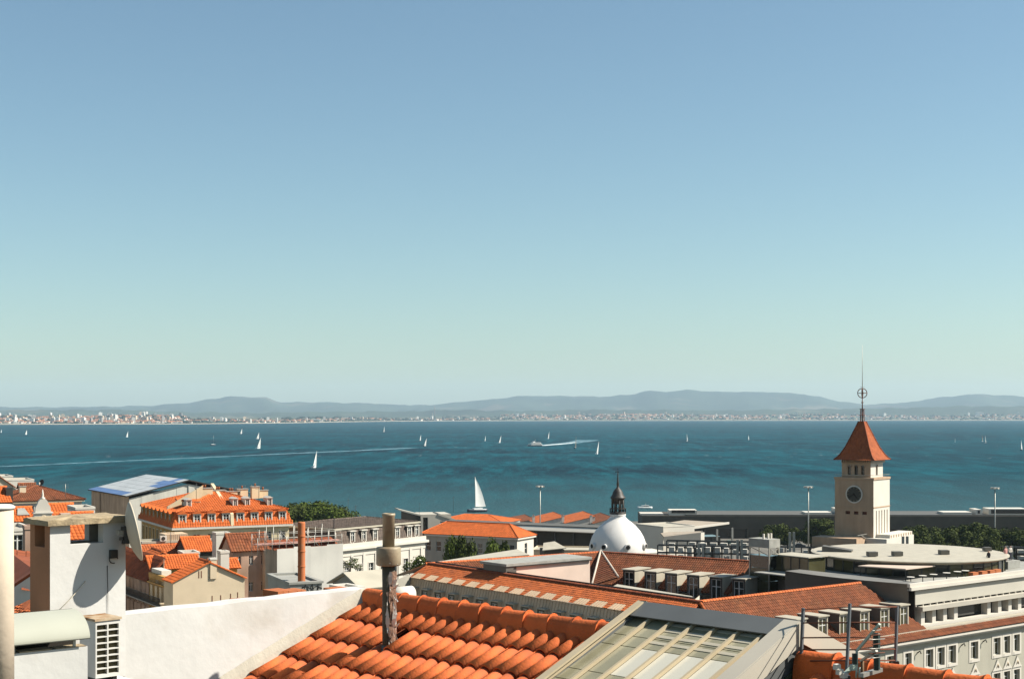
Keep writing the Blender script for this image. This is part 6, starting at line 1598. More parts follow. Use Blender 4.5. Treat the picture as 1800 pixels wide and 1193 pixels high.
# thin aerials and poles breaking the rooflines
def aerial(px, py, Y, h, lb, n=4, w=.45):
    q = at(px, py, Y); o = thing('roof_aerial', lb, 'aerial', q)
    mb = MB(); mb.tube([q - Vector((0, 0, .6)), q + Vector((0, 0, h))], .035, 5); mb.build('mast', FRAMED, o)
    if n:
        mb = MB(); mb.bar(q + Vector((-w, 0, h * .86)), q + Vector((w, .15, h * .92)), .03); mb.build('boom', FRAMED, o)
        for k in range(n): x = -w + 2 * w * k / max(1, n - 1); mb = MB(); mb.bar(q + Vector((x, -.3, h * .89)), q + Vector((x, .3, h * .89)), .02); mb.build('element', FRAMED, o)
aerial(612, 907, 330, 4.2, 'thin dark aerial at the edge of the dense tree clump')
aerial(625, 909, 300, 2.6, 'short dark aerial above the slate mansard ridge', 3)
aerial(797, 897, 450, 4.5, 'dark aerial on the orange warehouse roof left of the yacht')
aerial(737, 902, 395, 3.0, 'thin white-lit pole on the concrete portal block', 0)
aerial(455, 876, 205, 1.6, 'small aerial on the chimneys of the orange mansard house')
aerial(345, 872, 204, 1.9, 'small aerial on the party wall of the orange mansard house')
aerial(300, 952, 187, 1.3, 'small aerial above the grey plant room', 3)
aerial(452, 948, 168, 1.4, 'small aerial on the faded pink house roof', 5)
# ------------------------------------------------------------------ foreground, 9 to 17 m
from mathutils import Matrix
WA = 43.8; fw = Fr((-3.81, 14.0), WA); WZ = H - 1.97            # parapet wall frame; outside is local -y
PLAST = mat('weathered_white_plaster', (.68, .66, .61, 1), .95, .05, 1.2, c2=(.42, .36, .27, 1), c2s=.9, c2t=(.55, .80), bump=.25, bs=9, streak=.07)
PLASTB = mat('brown_plaster', (.46, .215, .11, 1), .95, .10, 2.0, bump=.3, bs=18)  # brown is this side's own plaster colour
xr = 2.97; TP = math.tan(R(22.5)); ZRF = H - 2.06               # ridge line of the tiled roof at local x = xr
DROP = .085                                                     # tile bed lies this far under the ridge line
def roof_z(x): return ZRF - DROP - abs(xr - x) * TP
# white parapet wall
pw = thing('parapet_wall', 'long stained white plaster parapet wall beside the tiled roof', 'wall', fw.p(1.5, 0, H - 6))
mb = MB(fw); pts = []
n = 26
top = []; bot = []; back = []
for i in range(n + 1):
    x = -3.2 + 6.25 * i / n; z = WZ + .004 * math.sin(i * 1.7) + .003 * math.sin(i * 4.1)
    top.append(mb.v(x, 0, z)); bot.append(mb.v(x, 0, H - 6)); back.append((mb.v(x, .34, z - .01), mb.v(x, .34, H - 6)))
for i in range(n):
    mb.f_([bot[i], bot[i + 1], top[i + 1], top[i]]); mb.f_([top[i], top[i + 1], back[i + 1][0], back[i][0]]); mb.f_([back[i][0], back[i + 1][0], back[i + 1][1], back[i][1]])
mb.f_([bot[-1], back[-1][1], back[-1][0], top[-1]]); mb.f_([bot[0], top[0], back[0][0], back[0][1]])
mb.build('plaster_wall', PLAST, pw)
# sloping mortar fillet where the roof meets the wall
MORT = mat('grey_mortar', (.50, .45, .36, 1), .95, .10, 3.0, bump=.3, bs=25)
mb = MB(fw); A, Bm, C_ = [], [], []
for i in range(31):
    x = xr + .05 - 3.3 * i / 30; z = roof_z(x); j = .004 * math.sin(i * 2.3) + .002 * math.sin(i * 5.1)
    A.append(mb.v(x, -.004, z + .21 + j)); Bm.append(mb.v(x, -.055 - j * .6, z + .13)); C_.append(mb.v(x, -.11 + j, z - .02))
for i in range(30): mb.f_([A[i], A[i + 1], Bm[i + 1], Bm[i]]); mb.f_([Bm[i], Bm[i + 1], C_[i + 1], C_[i]])
mb.build('mortar_fillet', MORT, pw)

# tiled roof: every cover tile its own piece
FT = mat('foreground_roof_tile', (.70, .155, .036, 1), .85, .14, 5.0, objr=.20, c2=(.40, .10, .04, 1), c2s=4.0, c2t=(.50, .8), bump=.35, bs=45)
FTD = mat('channel_roof_tile', (.22, .055, .018, 1), .9, .2, 4.0, objr=.15)  # darker than the covers: shade of the gaps put into the colour
tr = thing('tiled_roof', 'sunlit orange barrel-tiled roof with ridge beside the white wall', 'roof', fw.p(xr, -4, H - 6))
sx = Vector((fw.x.x * math.cos(R(22.5)), fw.x.y * math.cos(R(22.5)), math.sin(R(22.5)))); sy = fw.y.copy(); sn = sx.cross(sy)
def half_tile(L_, r0, r1, t, n=7, up=1):
    """tapered half barrel from x=0 (wide, low end) to x=L_"""
    mb = MB(); rg = []
    for x, r in ((0, r0), (L_, r1)):
        for q in (r, r - t):
            rg.append([mb.wv((x, -math.cos(math.pi * k / n) * q, math.sin(math.pi * k / n) * q * up)) for k in range(n + 1)])
    for k in range(n):
        mb.f_([rg[0][k], rg[2][k], rg[2][k + 1], rg[0][k + 1]], 0, True); mb.f_([rg[1][k], rg[1][k + 1], rg[3][k + 1], rg[3][k]], 0, True)
        mb.f_([rg[0][k], rg[0][k + 1], rg[1][k + 1], rg[1][k]]); mb.f_([rg[2][k], rg[3][k], rg[3][k + 1], rg[2][k + 1]])
    for k in (0, n): mb.f_([rg[0][k], rg[1][k], rg[3][k], rg[2][k]])
    return mb
tile_me = half_tile(.49, .075, .066, .014, 8, .78).mesh('tile', [FT])
SPC, EXP = .182, .415
mrot = Matrix((sx, sy, sn)).transposed()
rt = random.Random(3)
chb = MB()
ncol = int(8.9 / SPC)
deck = MB(fw); deck.wpoly([fw.p(xr - 4.4, -.0, roof_z(xr - 4.4) - .03), fw.p(xr - 4.4, -9.2, roof_z(xr - 4.4) - .03), fw.p(xr, -9.2, ZRF - DROP - .03), fw.p(xr, 0, ZRF - DROP - .03)]); deck.wpoly([fw.p(xr, 0, ZRF - DROP - .03), fw.p(xr, -9.2, ZRF - DROP - .03), fw.p(xr + 4, -9.2, roof_z(xr + 4) - .03), fw.p(xr + 4, 0, roof_z(xr + 4) - .03)]); deck.wpoly([fw.p(xr - 4.4, 0, H - 6), fw.p(xr - 4.4, -9.2, H - 6), fw.p(xr - 4.4, -9.2, roof_z(xr - 4.4) - .03), fw.p(xr - 4.4, 0, roof_z(xr - 4.4) - .03)])
deck.build('roof_deck', mat('dark_roof_bedding', (.10, .045, .025, 1), .95, .2), tr)
flue_hit = None
dr_ = Vector(((683 - CX) / F, 1, -(1141 - HY) / F)); o0 = Vector((0, 0, H))
# ray meets roof plane: z = ZRF - (xr - x)*TP
a0 = (o0 - fw.o).dot(fw.x); a1 = dr_.dot(fw.x)
s_ = ((ZRF - DROP - (xr - a0) * TP) - o0.z) / (dr_.z - a1 * TP); flue = o0 + dr_ * s_
fl_y = (flue - fw.o).dot(fw.y); fl_x = (flue - fw.o).dot(fw.x)
for c in range(ncol):
    y = -.125 - c * SPC
    under = -5.95 < y < -4.05                                    # under the rooflight
    right = y < -5.9
    for r in range(10):
        up_x = xr - .02 - (r + 1) * EXP * math.cos(R(22.5)) + rt.uniform(-.012, .012) + (.12 if c % 2 else 0) * 0
        if under and r < 9: continue
        if right and r > 4: continue
        px_ = fw.p(up_x, y, 0); zz_ = roof_z(up_x)
        pr_x = CX + F * px_.x / px_.y; pr_y = HY + (H - zz_) * F / px_.y
        if pr_y > 1260 or pr_x < 340: continue
        if abs(y - fl_y) < .07 and abs(up_x + .2 - fl_x) < .22: continue
        yy = y + rt.uniform(-.006, .006)
        base = fw.p(up_x, yy, zz_ + .045) + sn * rt.uniform(-.002, .004)
        o = link('tile', tile_me, tr, base)
        o.rotation_euler = (mrot @ Matrix.Rotation(R(2.4 + rt.uniform(-.5, .5)), 3, 'Y') @ Matrix.Rotation(R(rt.uniform(-1.3, 1.3)), 3, 'Z')).to_euler()
        # channel tile between covers
        q = fw.p(up_x + .1, y - SPC / 2, roof_z(up_x + .1) + .035)
        n = 5
        A_, B_ = [], []
        for k in range(n + 1):
            w_ = -math.cos(math.pi * k / n); h_ = -math.sin(math.pi * k / n) * .03
            A_.append(chb.wv(q + sy * w_ * .055 + sn * h_)); B_.append(chb.wv(q + sx * .44 + sy * w_ * .062 + sn * (h_ - .012)))
        for k in range(n): chb.f_([A_[k], B_[k], B_[k + 1], A_[k + 1]], 0, True)
chb.build('channel_tiles', FTD, tr, kind='stuff')
# ridge tiles with flared ends
def ridge_mesh():
    mb = MB(); rg = []
    sec = ((-.112, -.13), (-.106, -.05), (-.096, .02), (-.078, .068), (-.046, .100), (-.014, .112), (.014, .112), (.046, .100), (.078, .068), (.096, .02), (.106, -.05), (.112, -.13))
    for x, r, lift in ((-.008, 1.01, .022), (.02, 1.02, .012), (.055, 1.01, .002), (.34, .97, 0), (.36, .94, -.006)):
        rg.append([mb.wv((x, y * r, z * r + lift)) for y, z in sec])
    for a, b_ in zip(rg, rg[1:]):
        for k in range(len(sec) - 1): mb.f_([a[k], b_[k], b_[k + 1], a[k + 1]], 0, True)
    mb.f_(rg[0][::-1]); return mb.mesh('ridge_tile', [FT])
rme = ridge_mesh(); k = 0; y = -.05
while y > -9.0:
    if not (-5.85 < y < -4.25):
        o = link('ridge_tile', rme, tr, fw.p(xr + rt.uniform(-.008, .008), y - .33, ZRF - .01 + .006 * math.sin(y * 3)))
        o.rotation_euler = (R(rt.uniform(-2, 2)), R(rt.uniform(-1.5, 1.5)), R(WA + 90 + rt.uniform(-1.5, 1.5)))
    y -= .325

# metal flue with collar and torn foil wrap
fp = thing('metal_flue', 'galvanised flue with wide collar and torn foil wrap on tiled roof', 'flue', flue)
kf = flue.y / F; zf_ = lambda yy: H - (yy - HY) * kf
GALV = mat('weathered_galvanised', (.36, .29, .19, 1), .48, .18, 6.0, metal=.1, c2=(.22, .14, .08, 1), c2s=5, c2t=(.5, .75), bump=.12, bs=30)
DUCT = mat('sooty_wrap', (.10, .085, .055, 1), .75, .25, 5.0, bump=.4, bs=20)
c_ = Vector((flue.x, flue.y, 0))
mb = MB(); mb.lathe([(.062, zf_(1156)), (.066, zf_(1100)), (.064, zf_(1040)), (.068, zf_(994))], c_, 20); mb.build('lower_duct', DUCT, fp)
tilt = 0
mb = MB(); mb.lathe([(.118, zf_(993)), (.128, zf_(991)), (.128, zf_(963)), (.122, zf_(961)), (.066, zf_(960))], c_, 28); cl_ = mb.build('collar', GALV, fp)
mb = MB(); mb.lathe([(.0625, zf_(961)), (.0625, zf_(907)), (.069, zf_(906)), (.069, zf_(902)), (.05, zf_(901.5)), (.05, zf_(904))], c_, 28); mb.build('upper_pipe', GALV, fp)
for k in range(9): mb = MB(); a = k * .7; q = c_ + Vector((math.cos(a), math.sin(a), 0)) * .128 + Vector((0, 0, zf_(990 - 2.5 * (k % 2)))); mb.lathe([(.006, -.004), (.004, .004)], q, 6); mb.build('rivet', STEEL, cl_)
FOIL = mat('torn_foil', (.62, .58, .52, 1), .35, .2, 9.0, metal=.5); LAG = mat('brown_lagging', (.26, .15, .10, 1), .95, .25, 8.0, bump=.5, bs=30)
rf_ = random.Random(12)
mb = MB(); G = []
for j in range(15):                                             # ragged lagging on the sunny side
    z = zf_(1003) + (zf_(1138) - zf_(1003)) * j / 14; row_ = []
    for t in range(5): a = -1.35 + t * (.52 + rf_.uniform(-.05, .05)) + .12 * math.sin(j * 1.1); row_.append(mb.wv(c_ + Vector((math.cos(a) * (.074 + rf_.uniform(0, .016)), math.sin(a) * (.074 + rf_.uniform(0, .016)), z))))
    G.append(row_)
for j in range(14):
    for t in range(4): mb.f_([G[j][t], G[j][t + 1], G[j + 1][t + 1], G[j + 1][t]])
mb.build('lagging', LAG, fp)
for j in range(11):
    z0 = zf_(1004 + j * 11.5 + rf_.uniform(-4, 4)); a = -1.45 + (j % 3) * .5 + rf_.uniform(-.2, .2); mb = MB(); L2 = .05 + rf_.uniform(.02, .09); P0 = []
    for t in range(5):
        w_ = .008 + .012 * math.sin(t + j); rr_ = .082 + .014 * math.sin(t * 1.6 + j) + (.018 if t in (0, 4) else 0); z = z0 - L2 * t / 2.2
        P0.append((mb.wv(c_ + Vector((math.cos(a - w_ / .08) * rr_, math.sin(a - w_ / .08) * rr_, z))), mb.wv(c_ + Vector((math.cos(a + w_ / .08) * (rr_ + .006), math.sin(a + w_ / .08) * (rr_ + .006), z + rf_.uniform(-.01, .01))))))
    for t in range(4): mb.f_([P0[t][0], P0[t][1], P0[t + 1][1], P0[t + 1][0]])
    o = mb.build('foil_strip', FOIL if j % 3 else WHITE2, fp)
mb = MB(); mb.lathe([(.12, -.05), (.085, .02), (.07, .05)], flue, 18); mb.build('lead_collar', DZINC, fp)

# glazed rooflight astride the ridge
sl = thing('rooflight', 'glazed gabled rooflight with tan bars and grey ridge cap', 'rooflight', fw.p(xr, -5, ZRF))
y0s, y1s = -4.12, -5.86; zs_ = H - 1.80; tp2 = math.tan(R(22.0)); Ls = 2.9
def sp_(x, y, h=0.0): return fw.p(x, y, zs_ - abs(xr - x) * tp2 + h)
BAR = mat('tan_aluminium_bar', (.52, .42, .27, 1), .5, .08, 2.0, spec=.4); CAPM = mat('grey_painted_sheet', (.13, .135, .13, 1), .55, .12, 1.5, spec=.4); FLASH = mat('beige_sheet_metal', (.50, .45, .36, 1), .6, .06, 1.0, spec=.35)
GREENG = bpy.data.materials.new('rooflight_glass'); GREENG.use_nodes = True
nt = GREENG.node_tree; N = nt.nodes; L = nt.links; N.clear()
out_ = N.new('ShaderNodeOutputMaterial'); tr_ = N.new('ShaderNodeBsdfTransparent'); tr_.inputs[0].default_value = (.62, .66, .50, 1); gl_ = N.new('ShaderNodeBsdfGlossy'); gl_.inputs['Roughness'].default_value = .08
df_ = N.new('ShaderNodeBsdfDiffuse'); df_.inputs[0].default_value = (.30, .29, .20, 1); fr_ = N.new('ShaderNodeFresnel'); fr_.inputs[0].default_value = 1.4; mx = N.new('ShaderNodeMixShader'); mx2 = N.new('ShaderNodeMixShader'); mx2.inputs[0].default_value = .22
L.new(tr_.outputs[0], mx2.inputs[1]); L.new(df_.outputs[0], mx2.inputs[2]); L.new(fr_.outputs[0], mx.inputs[0]); L.new(mx2.outputs[0], mx.inputs[1]); L.new(gl_.outputs[0], mx.inputs[2]); L.new(mx.outputs[0], out_.inputs[0])
nb = 7; stp = (y1s - y0s) / nb
for i in range(nb + 1):
    y = y0s + i * stp; mb = MB(); mb.bar(sp_(xr - .10, y, .02), sp_(xr - Ls, y, .02), .024, .032, up=sn); mb.build('glazing_bar', BAR, sl)
    mb = MB(); mb.bar(sp_(xr + .10, y, .02), sp_(xr + 1.6, y, .02), .024, .032); mb.build('glazing_bar', BAR, sl)
BLIND = mat('white_blind', (.74, .72, .64, 1), .9, .05, 2.0); SLAT = mat('pale_slat', (.50, .45, .34, 1), .8, .1, 2.0)
OLP = mat('olive_wired_glass', (.33, .30, .19, 1), .18, .16, 3.0, spec=.5); CRP = mat('cream_obscured_glass', (.66, .62, .50, 1), .22, .06, 2.0, spec=.5)
for i in range(nb):
    ya, yb = y0s + i * stp - .013, y0s + (i + 1) * stp + .013
    sft = .055 * i
    cuts = [(.05, .40, OLP), (.41, .56, OLP), (.57, .98, CRP), (.99, 1.14, OLP), (1.15, 1.8, CRP), (1.81, Ls, CRP)]
    for a, c, m in cuts:
        if i == 0 or (i == 1 and a < 1.1) or i == nb - 1: m = OLP
        mb = MB(); mb.plate([sp_(xr - c, ya), sp_(xr - c, yb), sp_(xr - a, yb), sp_(xr - a, ya)], .008); mb.build('pane', m, sl)
    mb = MB(); mb.plate([sp_(xr + 1.6, yb), sp_(xr + 1.6, ya), sp_(xr + .06, ya), sp_(xr + .06, yb)], .008); mb.build('pane', OLP, sl)
    if i >= 2:
        for k in range(4):
            q0 = .16 + k * .10; mb = MB(); mb.bar(sp_(xr - q0, ya, .003), sp_(xr - q0, yb, .003), .04, .005, up=sn); mb.build('slat', SLAT, sl)
mb = MB(); mb.plate([sp_(xr - Ls, y0s, -.30), sp_(xr - Ls, y1s, -.30), sp_(xr, y1s, -.30), sp_(xr, y0s, -.30)], .02); mb.plate([sp_(xr, y0s, -.30), sp_(xr, y1s, -.30), sp_(xr + 1.6, y1s, -.30), sp_(xr + 1.6, y0s, -.30)], .02); mb.build('shade_floor', mat('olive_lining', (.10, .105, .055, 1), .9, .15, 1.5), sl)
# ridge cap: two folded sheets
mb = MB(); mb.plate([sp_(xr - .20, y0s + .03, .062), sp_(xr - .20, y1s - .02, .062), sp_(xr, y1s - .02, .085), sp_(xr, y0s + .03, .085)], .012); mb.plate([sp_(xr, y0s + .03, .085), sp_(xr, y1s - .02, .085), sp_(xr + .20, y1s - .02, .062), sp_(xr + .20, y0s + .03, .062)], .012); mb.build('ridge_cap', CAPM, sl)
# verge flashings at both ends
for y, s2, nm in ((y0s, 1, BAR), (y1s, -1, FLASH)):
    w_ = .05 if s2 > 0 else .14
    for d_, Lq in ((-1, Ls), (1, 1.1)):
        mb = MB(); a = [sp_(xr + d_ * Lq, y + s2 * .02, .060), sp_(xr + d_ * Lq, y - s2 * w_, .060), sp_(xr + d_ * .02, y - s2 * w_, .095), sp_(xr + d_ * .02, y + s2 * .02, .095)]
        if d_ > 0: a = a[::-1]
        mb.hexa([p - Vector((0, 0, .02)) for p in a], a)
        mb.build('verge_flashing', nm, sl)
        mb = MB(); e = y + s2 * .022; b4 = [sp_(xr + d_ * Lq, e, -.12), sp_(xr + d_ * .0, e, -.10), sp_(xr + d_ * .0, e, .09), sp_(xr + d_ * Lq, e, .058)]
        mb.hexa([p for p in b4], [p - fw.y * .012 * s2 * -1 for p in b4]); mb.build('verge_fascia', nm, sl)
    mb = MB(); e = y - s2 * .03; mb.wpoly([sp_(xr - Ls, e, -.05), sp_(xr - Ls, e, -.6), sp_(xr, e, -.5), sp_(xr + 1.6, e, -.6), sp_(xr + 1.6, e, -.05), sp_(xr, e, .04)]); mb.build('curb', CAPM, sl)

# ------------------------------------------------------------------ chimney on the wall with openings under its cap
ch = thing('wall_chimney', 'tall white chimney with openings under a weathered concrete cap', 'chimney', fw.p(-.4, .2, WZ))
cw, cd_ = .785, .42; fc = fw.sub(-cw, -.012, 0); zo0, zo1, ztp = H - 1.245, H - 1.055, H - 1.052
zcap = zo1
LFc = fc.sub(0, cd_, -90)
def ring_walls(z0, z1):
    pass
# four walls with an opening each
wall_sheet(fc, cw, WZ - .6, zcap, [(.205, .545, zo0, zo1 - .002)], [PLAST], ch, 'front_face', .1)
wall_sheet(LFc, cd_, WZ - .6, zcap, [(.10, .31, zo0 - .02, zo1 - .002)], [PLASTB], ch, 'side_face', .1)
bk = fc.sub(cw, cd_, 180); wall_sheet(bk, cw, WZ - .6, zcap, [(.22, .60, zo0, zo1 - .002)], [PLAST], ch, 'rear_face', .1)
rtf = fc.sub(cw, 0, 90); wall_sheet(rtf, cd_, WZ - .6, zcap, [(.12, .30, zo0, zo1 - .002)], [PLAST], ch, 'side_face', .1)
mb = MB(fc); mb.box(.02, .02, WZ - .6, cw - .02, cd_ - .02, zo0 - .03); mb.build('flue_core', mat('sooty_core', (.05, .035, .025, 1), .95), ch)
CAPC = mat('lichen_concrete', (.40, .31, .19, 1), .98, .2, 6.0, c2=(.24, .18, .11, 1), c2s=5.0, c2t=(.5, .7), bump=.6, bs=22)
mb = MB(fc); rc_ = random.Random(9); n = 12; top, bt = [], []
ring = [(-.05 + (cw + .10) * i / n, -.06) for i in range(n + 1)] + [(cw + .05, -.06 + (cd_ + .12) * i / 5) for i in range(1, 6)] + [(cw + .05 - (cw + .10) * i / n, cd_ + .06) for i in range(1, n + 1)] + [(-.05, cd_ + .06 - (cd_ + .12) * i / 5) for i in range(1, 5)]
for x, y in ring: top.append(mb.v(x + rc_.uniform(-.01, .01), y + rc_.uniform(-.012, .012), zcap + .055 + rc_.uniform(-.006, .010))); bt.append(mb.v(x + rc_.uniform(-.006, .006), y, zcap + .003))
m_ = len(ring); ce = mb.v(cw / 2, cd_ / 2, zcap + .085)
for i in range(m_): mb.f_([bt[i], bt[(i + 1) % m_], top[(i + 1) % m_], top[i]]); mb.f_([top[i], top[(i + 1) % m_], ce])
mb.f_(bt[::-1]); mb.build('cap', CAPC, ch)
# satellite dish bracketed off the chimney's right side
dcn = at(238, 933, 13.86); dax = Vector((.93, .36, .20)).normalized(); du = dax.cross(Vector((0, 0, 1))).normalized(); dv = du.cross(dax)
ds = thing('satellite_dish', 'off-white satellite dish seen edge-on, bracketed to the white chimney', 'satellite dish', dcn); DISH = mat('dish_paint', (.58, .50, .38, 1), .6, .08, 4.0)
def dish_pt(r, a, off): return dcn + (du * math.cos(a) * .93 + dv * math.sin(a)) * r - dax * off
mb = MB(); rg = []
for r_, h_ in ((0.0, .075), (.10, .067), (.19, .045), (.26, .014), (.285, 0), (.292, -.004), (.292, .006), (.26, .026), (.19, .057), (.10, .079), (0, .087)):
    rg.append([mb.wv(dish_pt(max(r_, .002), 2 * math.pi * k / 32, h_)) for k in range(32)])
for a, b_ in zip(rg, rg[1:]):
    for k in range(32): mb.f_([a[k], a[(k + 1) % 32], b_[(k + 1) % 32], b_[k]], 0, True)
mb.build('reflector', DISH, ds)
bk_ = dcn - dax * .088; an = fc.p(cw + .01, .08, dcn.z - .12)
mb = MB(); mb.bar(bk_ + Vector((0, 0, .07)), bk_ - Vector((0, 0, .10)), .07, .05, up=dax); mb.tube([bk_, (bk_ + an) / 2 + Vector((-.01, 0, -.05)), an], .017, 8); mb.bar(an + Vector((0, 0, .07)), an - Vector((0, 0, .07)), .05, .02); mb.build('bracket', FRAMED, ds)
for k, (dx, dz, r_) in enumerate(((-.02, .05, .022), (-.05, .01, .028), (-.03, -.05, .020))): q = bk_ + Vector((dx, -.035, dz)); mb = MB(Fr(q, 20 + 25 * k)); mb.box(-r_, -r_, q.z - r_ * .8, r_, r_, q.z + r_ * .8); mb.build('clamp', FRAMED if k != 1 else STEEL, ds)
# junction box and cables on the chimney face
q = fc.p(.64, -.002, H - 1.36); jb = thing('junction_box', 'small dark junction box with looped cable on the chimney face', 'junction box', q); mb = MB(Fr(q, WA)); mb.box(-.035, -.05, q.z - .04, .035, 0, q.z + .04); mb.build('box', FRAMED, jb)
mb = MB(); mb.tube([fc.p(.64 + math.cos(t) * .045, -.03, H - 1.41 + math.sin(t) * .04) for t in [k * .5 for k in range(11)]], .006, 5); mb.build('cable_loop', FRAMED, jb)
q = fc.p(.3, -.03, WZ); cbm = mat('pale_cable', (.66, .58, .44, 1), .6)
mb = MB(); mb.tube([fc.p(.36, -.006, H - 1.60), fc.p(.20, -.02, H - 1.755), fc.p(.02, -.03, H - 1.90)], .004, 5); tag(mb.build('cable', cbm, None, q), 'thin pale cable slung diagonally across the chimney base', 'cable')
mb = MB(); mb.tube([fc.p(.585, -.008, H - 1.47), fc.p(.59, -.010, H - 1.7), fc.p(.588, -.01, H - 2.3)], .0035, 5); tag(mb.build('cable', FRAMED, None, q), 'thin dark cable dropping straight down the white wall', 'cable')

# round plastered post at the left edge
q = at(-7, 890, 9.6); rp_ = 30 * 9.6 / F; ps = thing('round_post', 'round beige plastered flue post with flat cap at the left edge', 'post', (q.x, q.y, q.z - 1.2)); mb = MB()
mb.lathe([(rp_ * 1.02, -1.3), (rp_, -.6), (rp_ * .98, -.018)], q, 36); mb.build('shaft', mat('beige_post_plaster', (.60, .49, .37, 1), .9, .12, 2.5, c2=(.28, .20, .12, 1), c2s=1.6, c2t=(.58, .8), bump=.2, bs=14), ps); mb = MB(); mb.lathe([(rp_ * 1.05, -.016), (rp_ * 1.07, 0), (rp_ * .9, .012), (0, .016)], q, 36); mb.build('cap', PLAST, ps)

# outdoor air-conditioning unit
fa = Fr(at(168, 1092, 12.85), WA); za1 = at(168, 1092, 12.85).z; za0 = at(168, 1192, 12.85).z; Wa = fa.reach(fa.o, fa.x, 211); Da = fa.reach(fa.o, fa.y, 140)
ac = thing('air_conditioner', 'white outdoor air conditioner unit with grille against the white wall', 'air conditioner', fa.p(Wa / 2, .1, za0)); ACP = mat('cream_appliance_paint', (.72, .69, .62, 1), .5, .05, 3.0); ACD = mat('shaded_casing', (.13, .10, .065, 1), .7, .2, 3.0)
hs = []; mw = .013; cwid = (Wa - 3 * mw) / 2; rh = (za1 - za0 - .03 - .025) / 8
for i in range(2):
    for j in range(8): hs.append((mw + i * (cwid + mw), mw + i * (cwid + mw) + cwid, za0 + .025 + j * rh + .0055, za0 + .025 + (j + 1) * rh - .0055))
wall_sheet(fa, Wa, za0, za1, hs, [ACP], ac, 'grille', .03)
for j in range(2):
    for i in range(11): mb = MB(fa); x = mw + j * (cwid + mw) + cwid * (i + .5) / 11; mb.box(x - .0015, .034, za0 + .03, x + .0015, .05, za1 - .05); mb.build('coil_fin', mat('dull_coil', (.20, .17, .09, 1), .6, .2, 30.0), ac)
mb = MB(fa); mb.box(.004, .052, za0 + .004, Wa - .004, Da - .006, za1 - .004); mb.build('core', ACD, ac)
mb = MB(fa); mb.poly([(0, 0, za0), (0, 0, za1), (0, Da, za1), (0, Da, za0)]); mb.poly([(Wa, 0, za0), (Wa, Da, za0), (Wa, Da, za1), (Wa, 0, za1)]); mb.build('side_panel', ACP, ac)
RT = mat('rusty_top', (.52, .40, .26, 1), .85, .2, 7.0, c2=(.30, .15, .06, 1), c2s=6.0, c2t=(.48, .62)); mb = MB(fa); mb.box(-.012, -.012, za1 + .001, Wa + .012, Da + .01, za1 + .022); mb.build('lid', RT, ac)
for x in (.02, Wa - .06): mb = MB(fa); mb.box(x, .02, za0 - .04, x + .04, Da - .05, za0 - .001); mb.build('foot', FRAMED, ac)
mb = MB(fa); mb.box(-.1, -.05, za0 - .5, Wa + .1, Da + .3, za0 - .042); tag(mb.build('ledge', PLAST, None, fa.p(0, 0, za0 - .5)), 'plastered ledge carrying the air conditioner unit', 'ledge')

# curved metal hood over the low white wall
fh = Fr(at(154, 1135, 11.3), 38); zh = at(154, 1135, 11.3).z; lw_ = thing('low_wall', 'low white wall end under the curved metal hood', 'wall', fh.p(-1, .1, zh - 1)); mb = MB(fh); mb.box(-2.6, 0, zh - 1.2, 0, .14, zh); mb.build('plaster_wall', PLAST, lw_)
mb = MB(fh)
for i in range(9): x = -2.5 + i * .28; mb.box(x, -.004 + .002 * (i % 3), zh + .001, x + .25, .13, zh + .006 + .003 * (i % 2))
mb.build('crumbling_mortar', CAPC, lw_)
hd_ = thing('metal_hood', 'grey-green curved sheet-metal hood over the low white wall', 'hood', fh.p(-1, .2, zh + .05)); HM = mat('grey_green_sheet', (.38, .38, .31, 1), .5, .06, 1.5, spec=.35); mb = MB(fh); n = 14; rg = []
for s4, off in ((0, 0), (1, .008)):
    for x in (-2.7, -.003): rg.append([mb.v(x, -.06 + off * .7 + .34 * (1 - math.cos(math.pi / 2 * k / n)), zh + .075 - off + .195 * math.sin(math.pi / 2 * k / n)) for k in range(n + 1)])
for k in range(n): mb.f_([rg[0][k], rg[1][k], rg[1][k + 1], rg[0][k + 1]], 0, True); mb.f_([rg[2][k], rg[2][k + 1], rg[3][k + 1], rg[3][k]], 0, True); mb.f_([rg[1][k], rg[3][k], rg[3][k + 1], rg[1][k + 1]])
mb.f_([rg[0][0], rg[2][0], rg[3][0], rg[1][0]]); mb.build('curved_sheet', HM, hd_)
mb = MB(fh); mb.box(-2.7, .29, zh - .6, -.01, .31, zh + .268); mb.box(-2.7, .142, zh - .6, -.02, .288, zh - .02); mb.build('shade_panel', mat('hood_void_shade', (.03, .025, .018, 1), .9), hd_)  # near-black plates added for the shade in the void under the hood
for px in (24, 131):
    u = fh.reach(fh.p(0, .02, 0), fh.x, px); mb = MB(fh); mb.box(u - .011, .02, zh + .004, u + .011, .035, zh + .115); mb.build('hood_bracket', WHITE2, hd_)

# drying frame and television aerial standing behind the ridge
IRON = mat('grey_blue_painted_steel', (.12, .13, .14, 1), .5, .15, 4.0, spec=.4)
dfm = thing('drying_frame', 'grey steel drying frame with thin rails behind the tiled ridge', 'drying frame', at(1490, 1170, 11.3))
pA = (at(1412, 1068, 11.75), at(1408, 1165, 11.75)); pB = (at(1494, 1060, 11.15), at(1488, 1186, 11.15)); pC = (at(1577, 1065, 11.5), at(1574, 1161, 11.5))
for (t_, b4), w_ in ((pA, .022), (pB, .020), (pC, .020)): mb = MB(); mb.bar(b4, t_, w_, w_, up=(.7, -.7, 0)); mb.build('upright', IRON, dfm)
for k, (ya, yb, yc) in enumerate(((1094, 1093.5, 1093), (1120, 1119.5, 1119.5), (1141, 1141, 1140), (1161, 1160, 1160))):
    mb = MB(); mb.tube([at(1411, ya, 11.75), at(1491, yb, 11.15), at(1575, yc, 11.5)], .0065, 6); mb.build('rail', RUST, dfm)
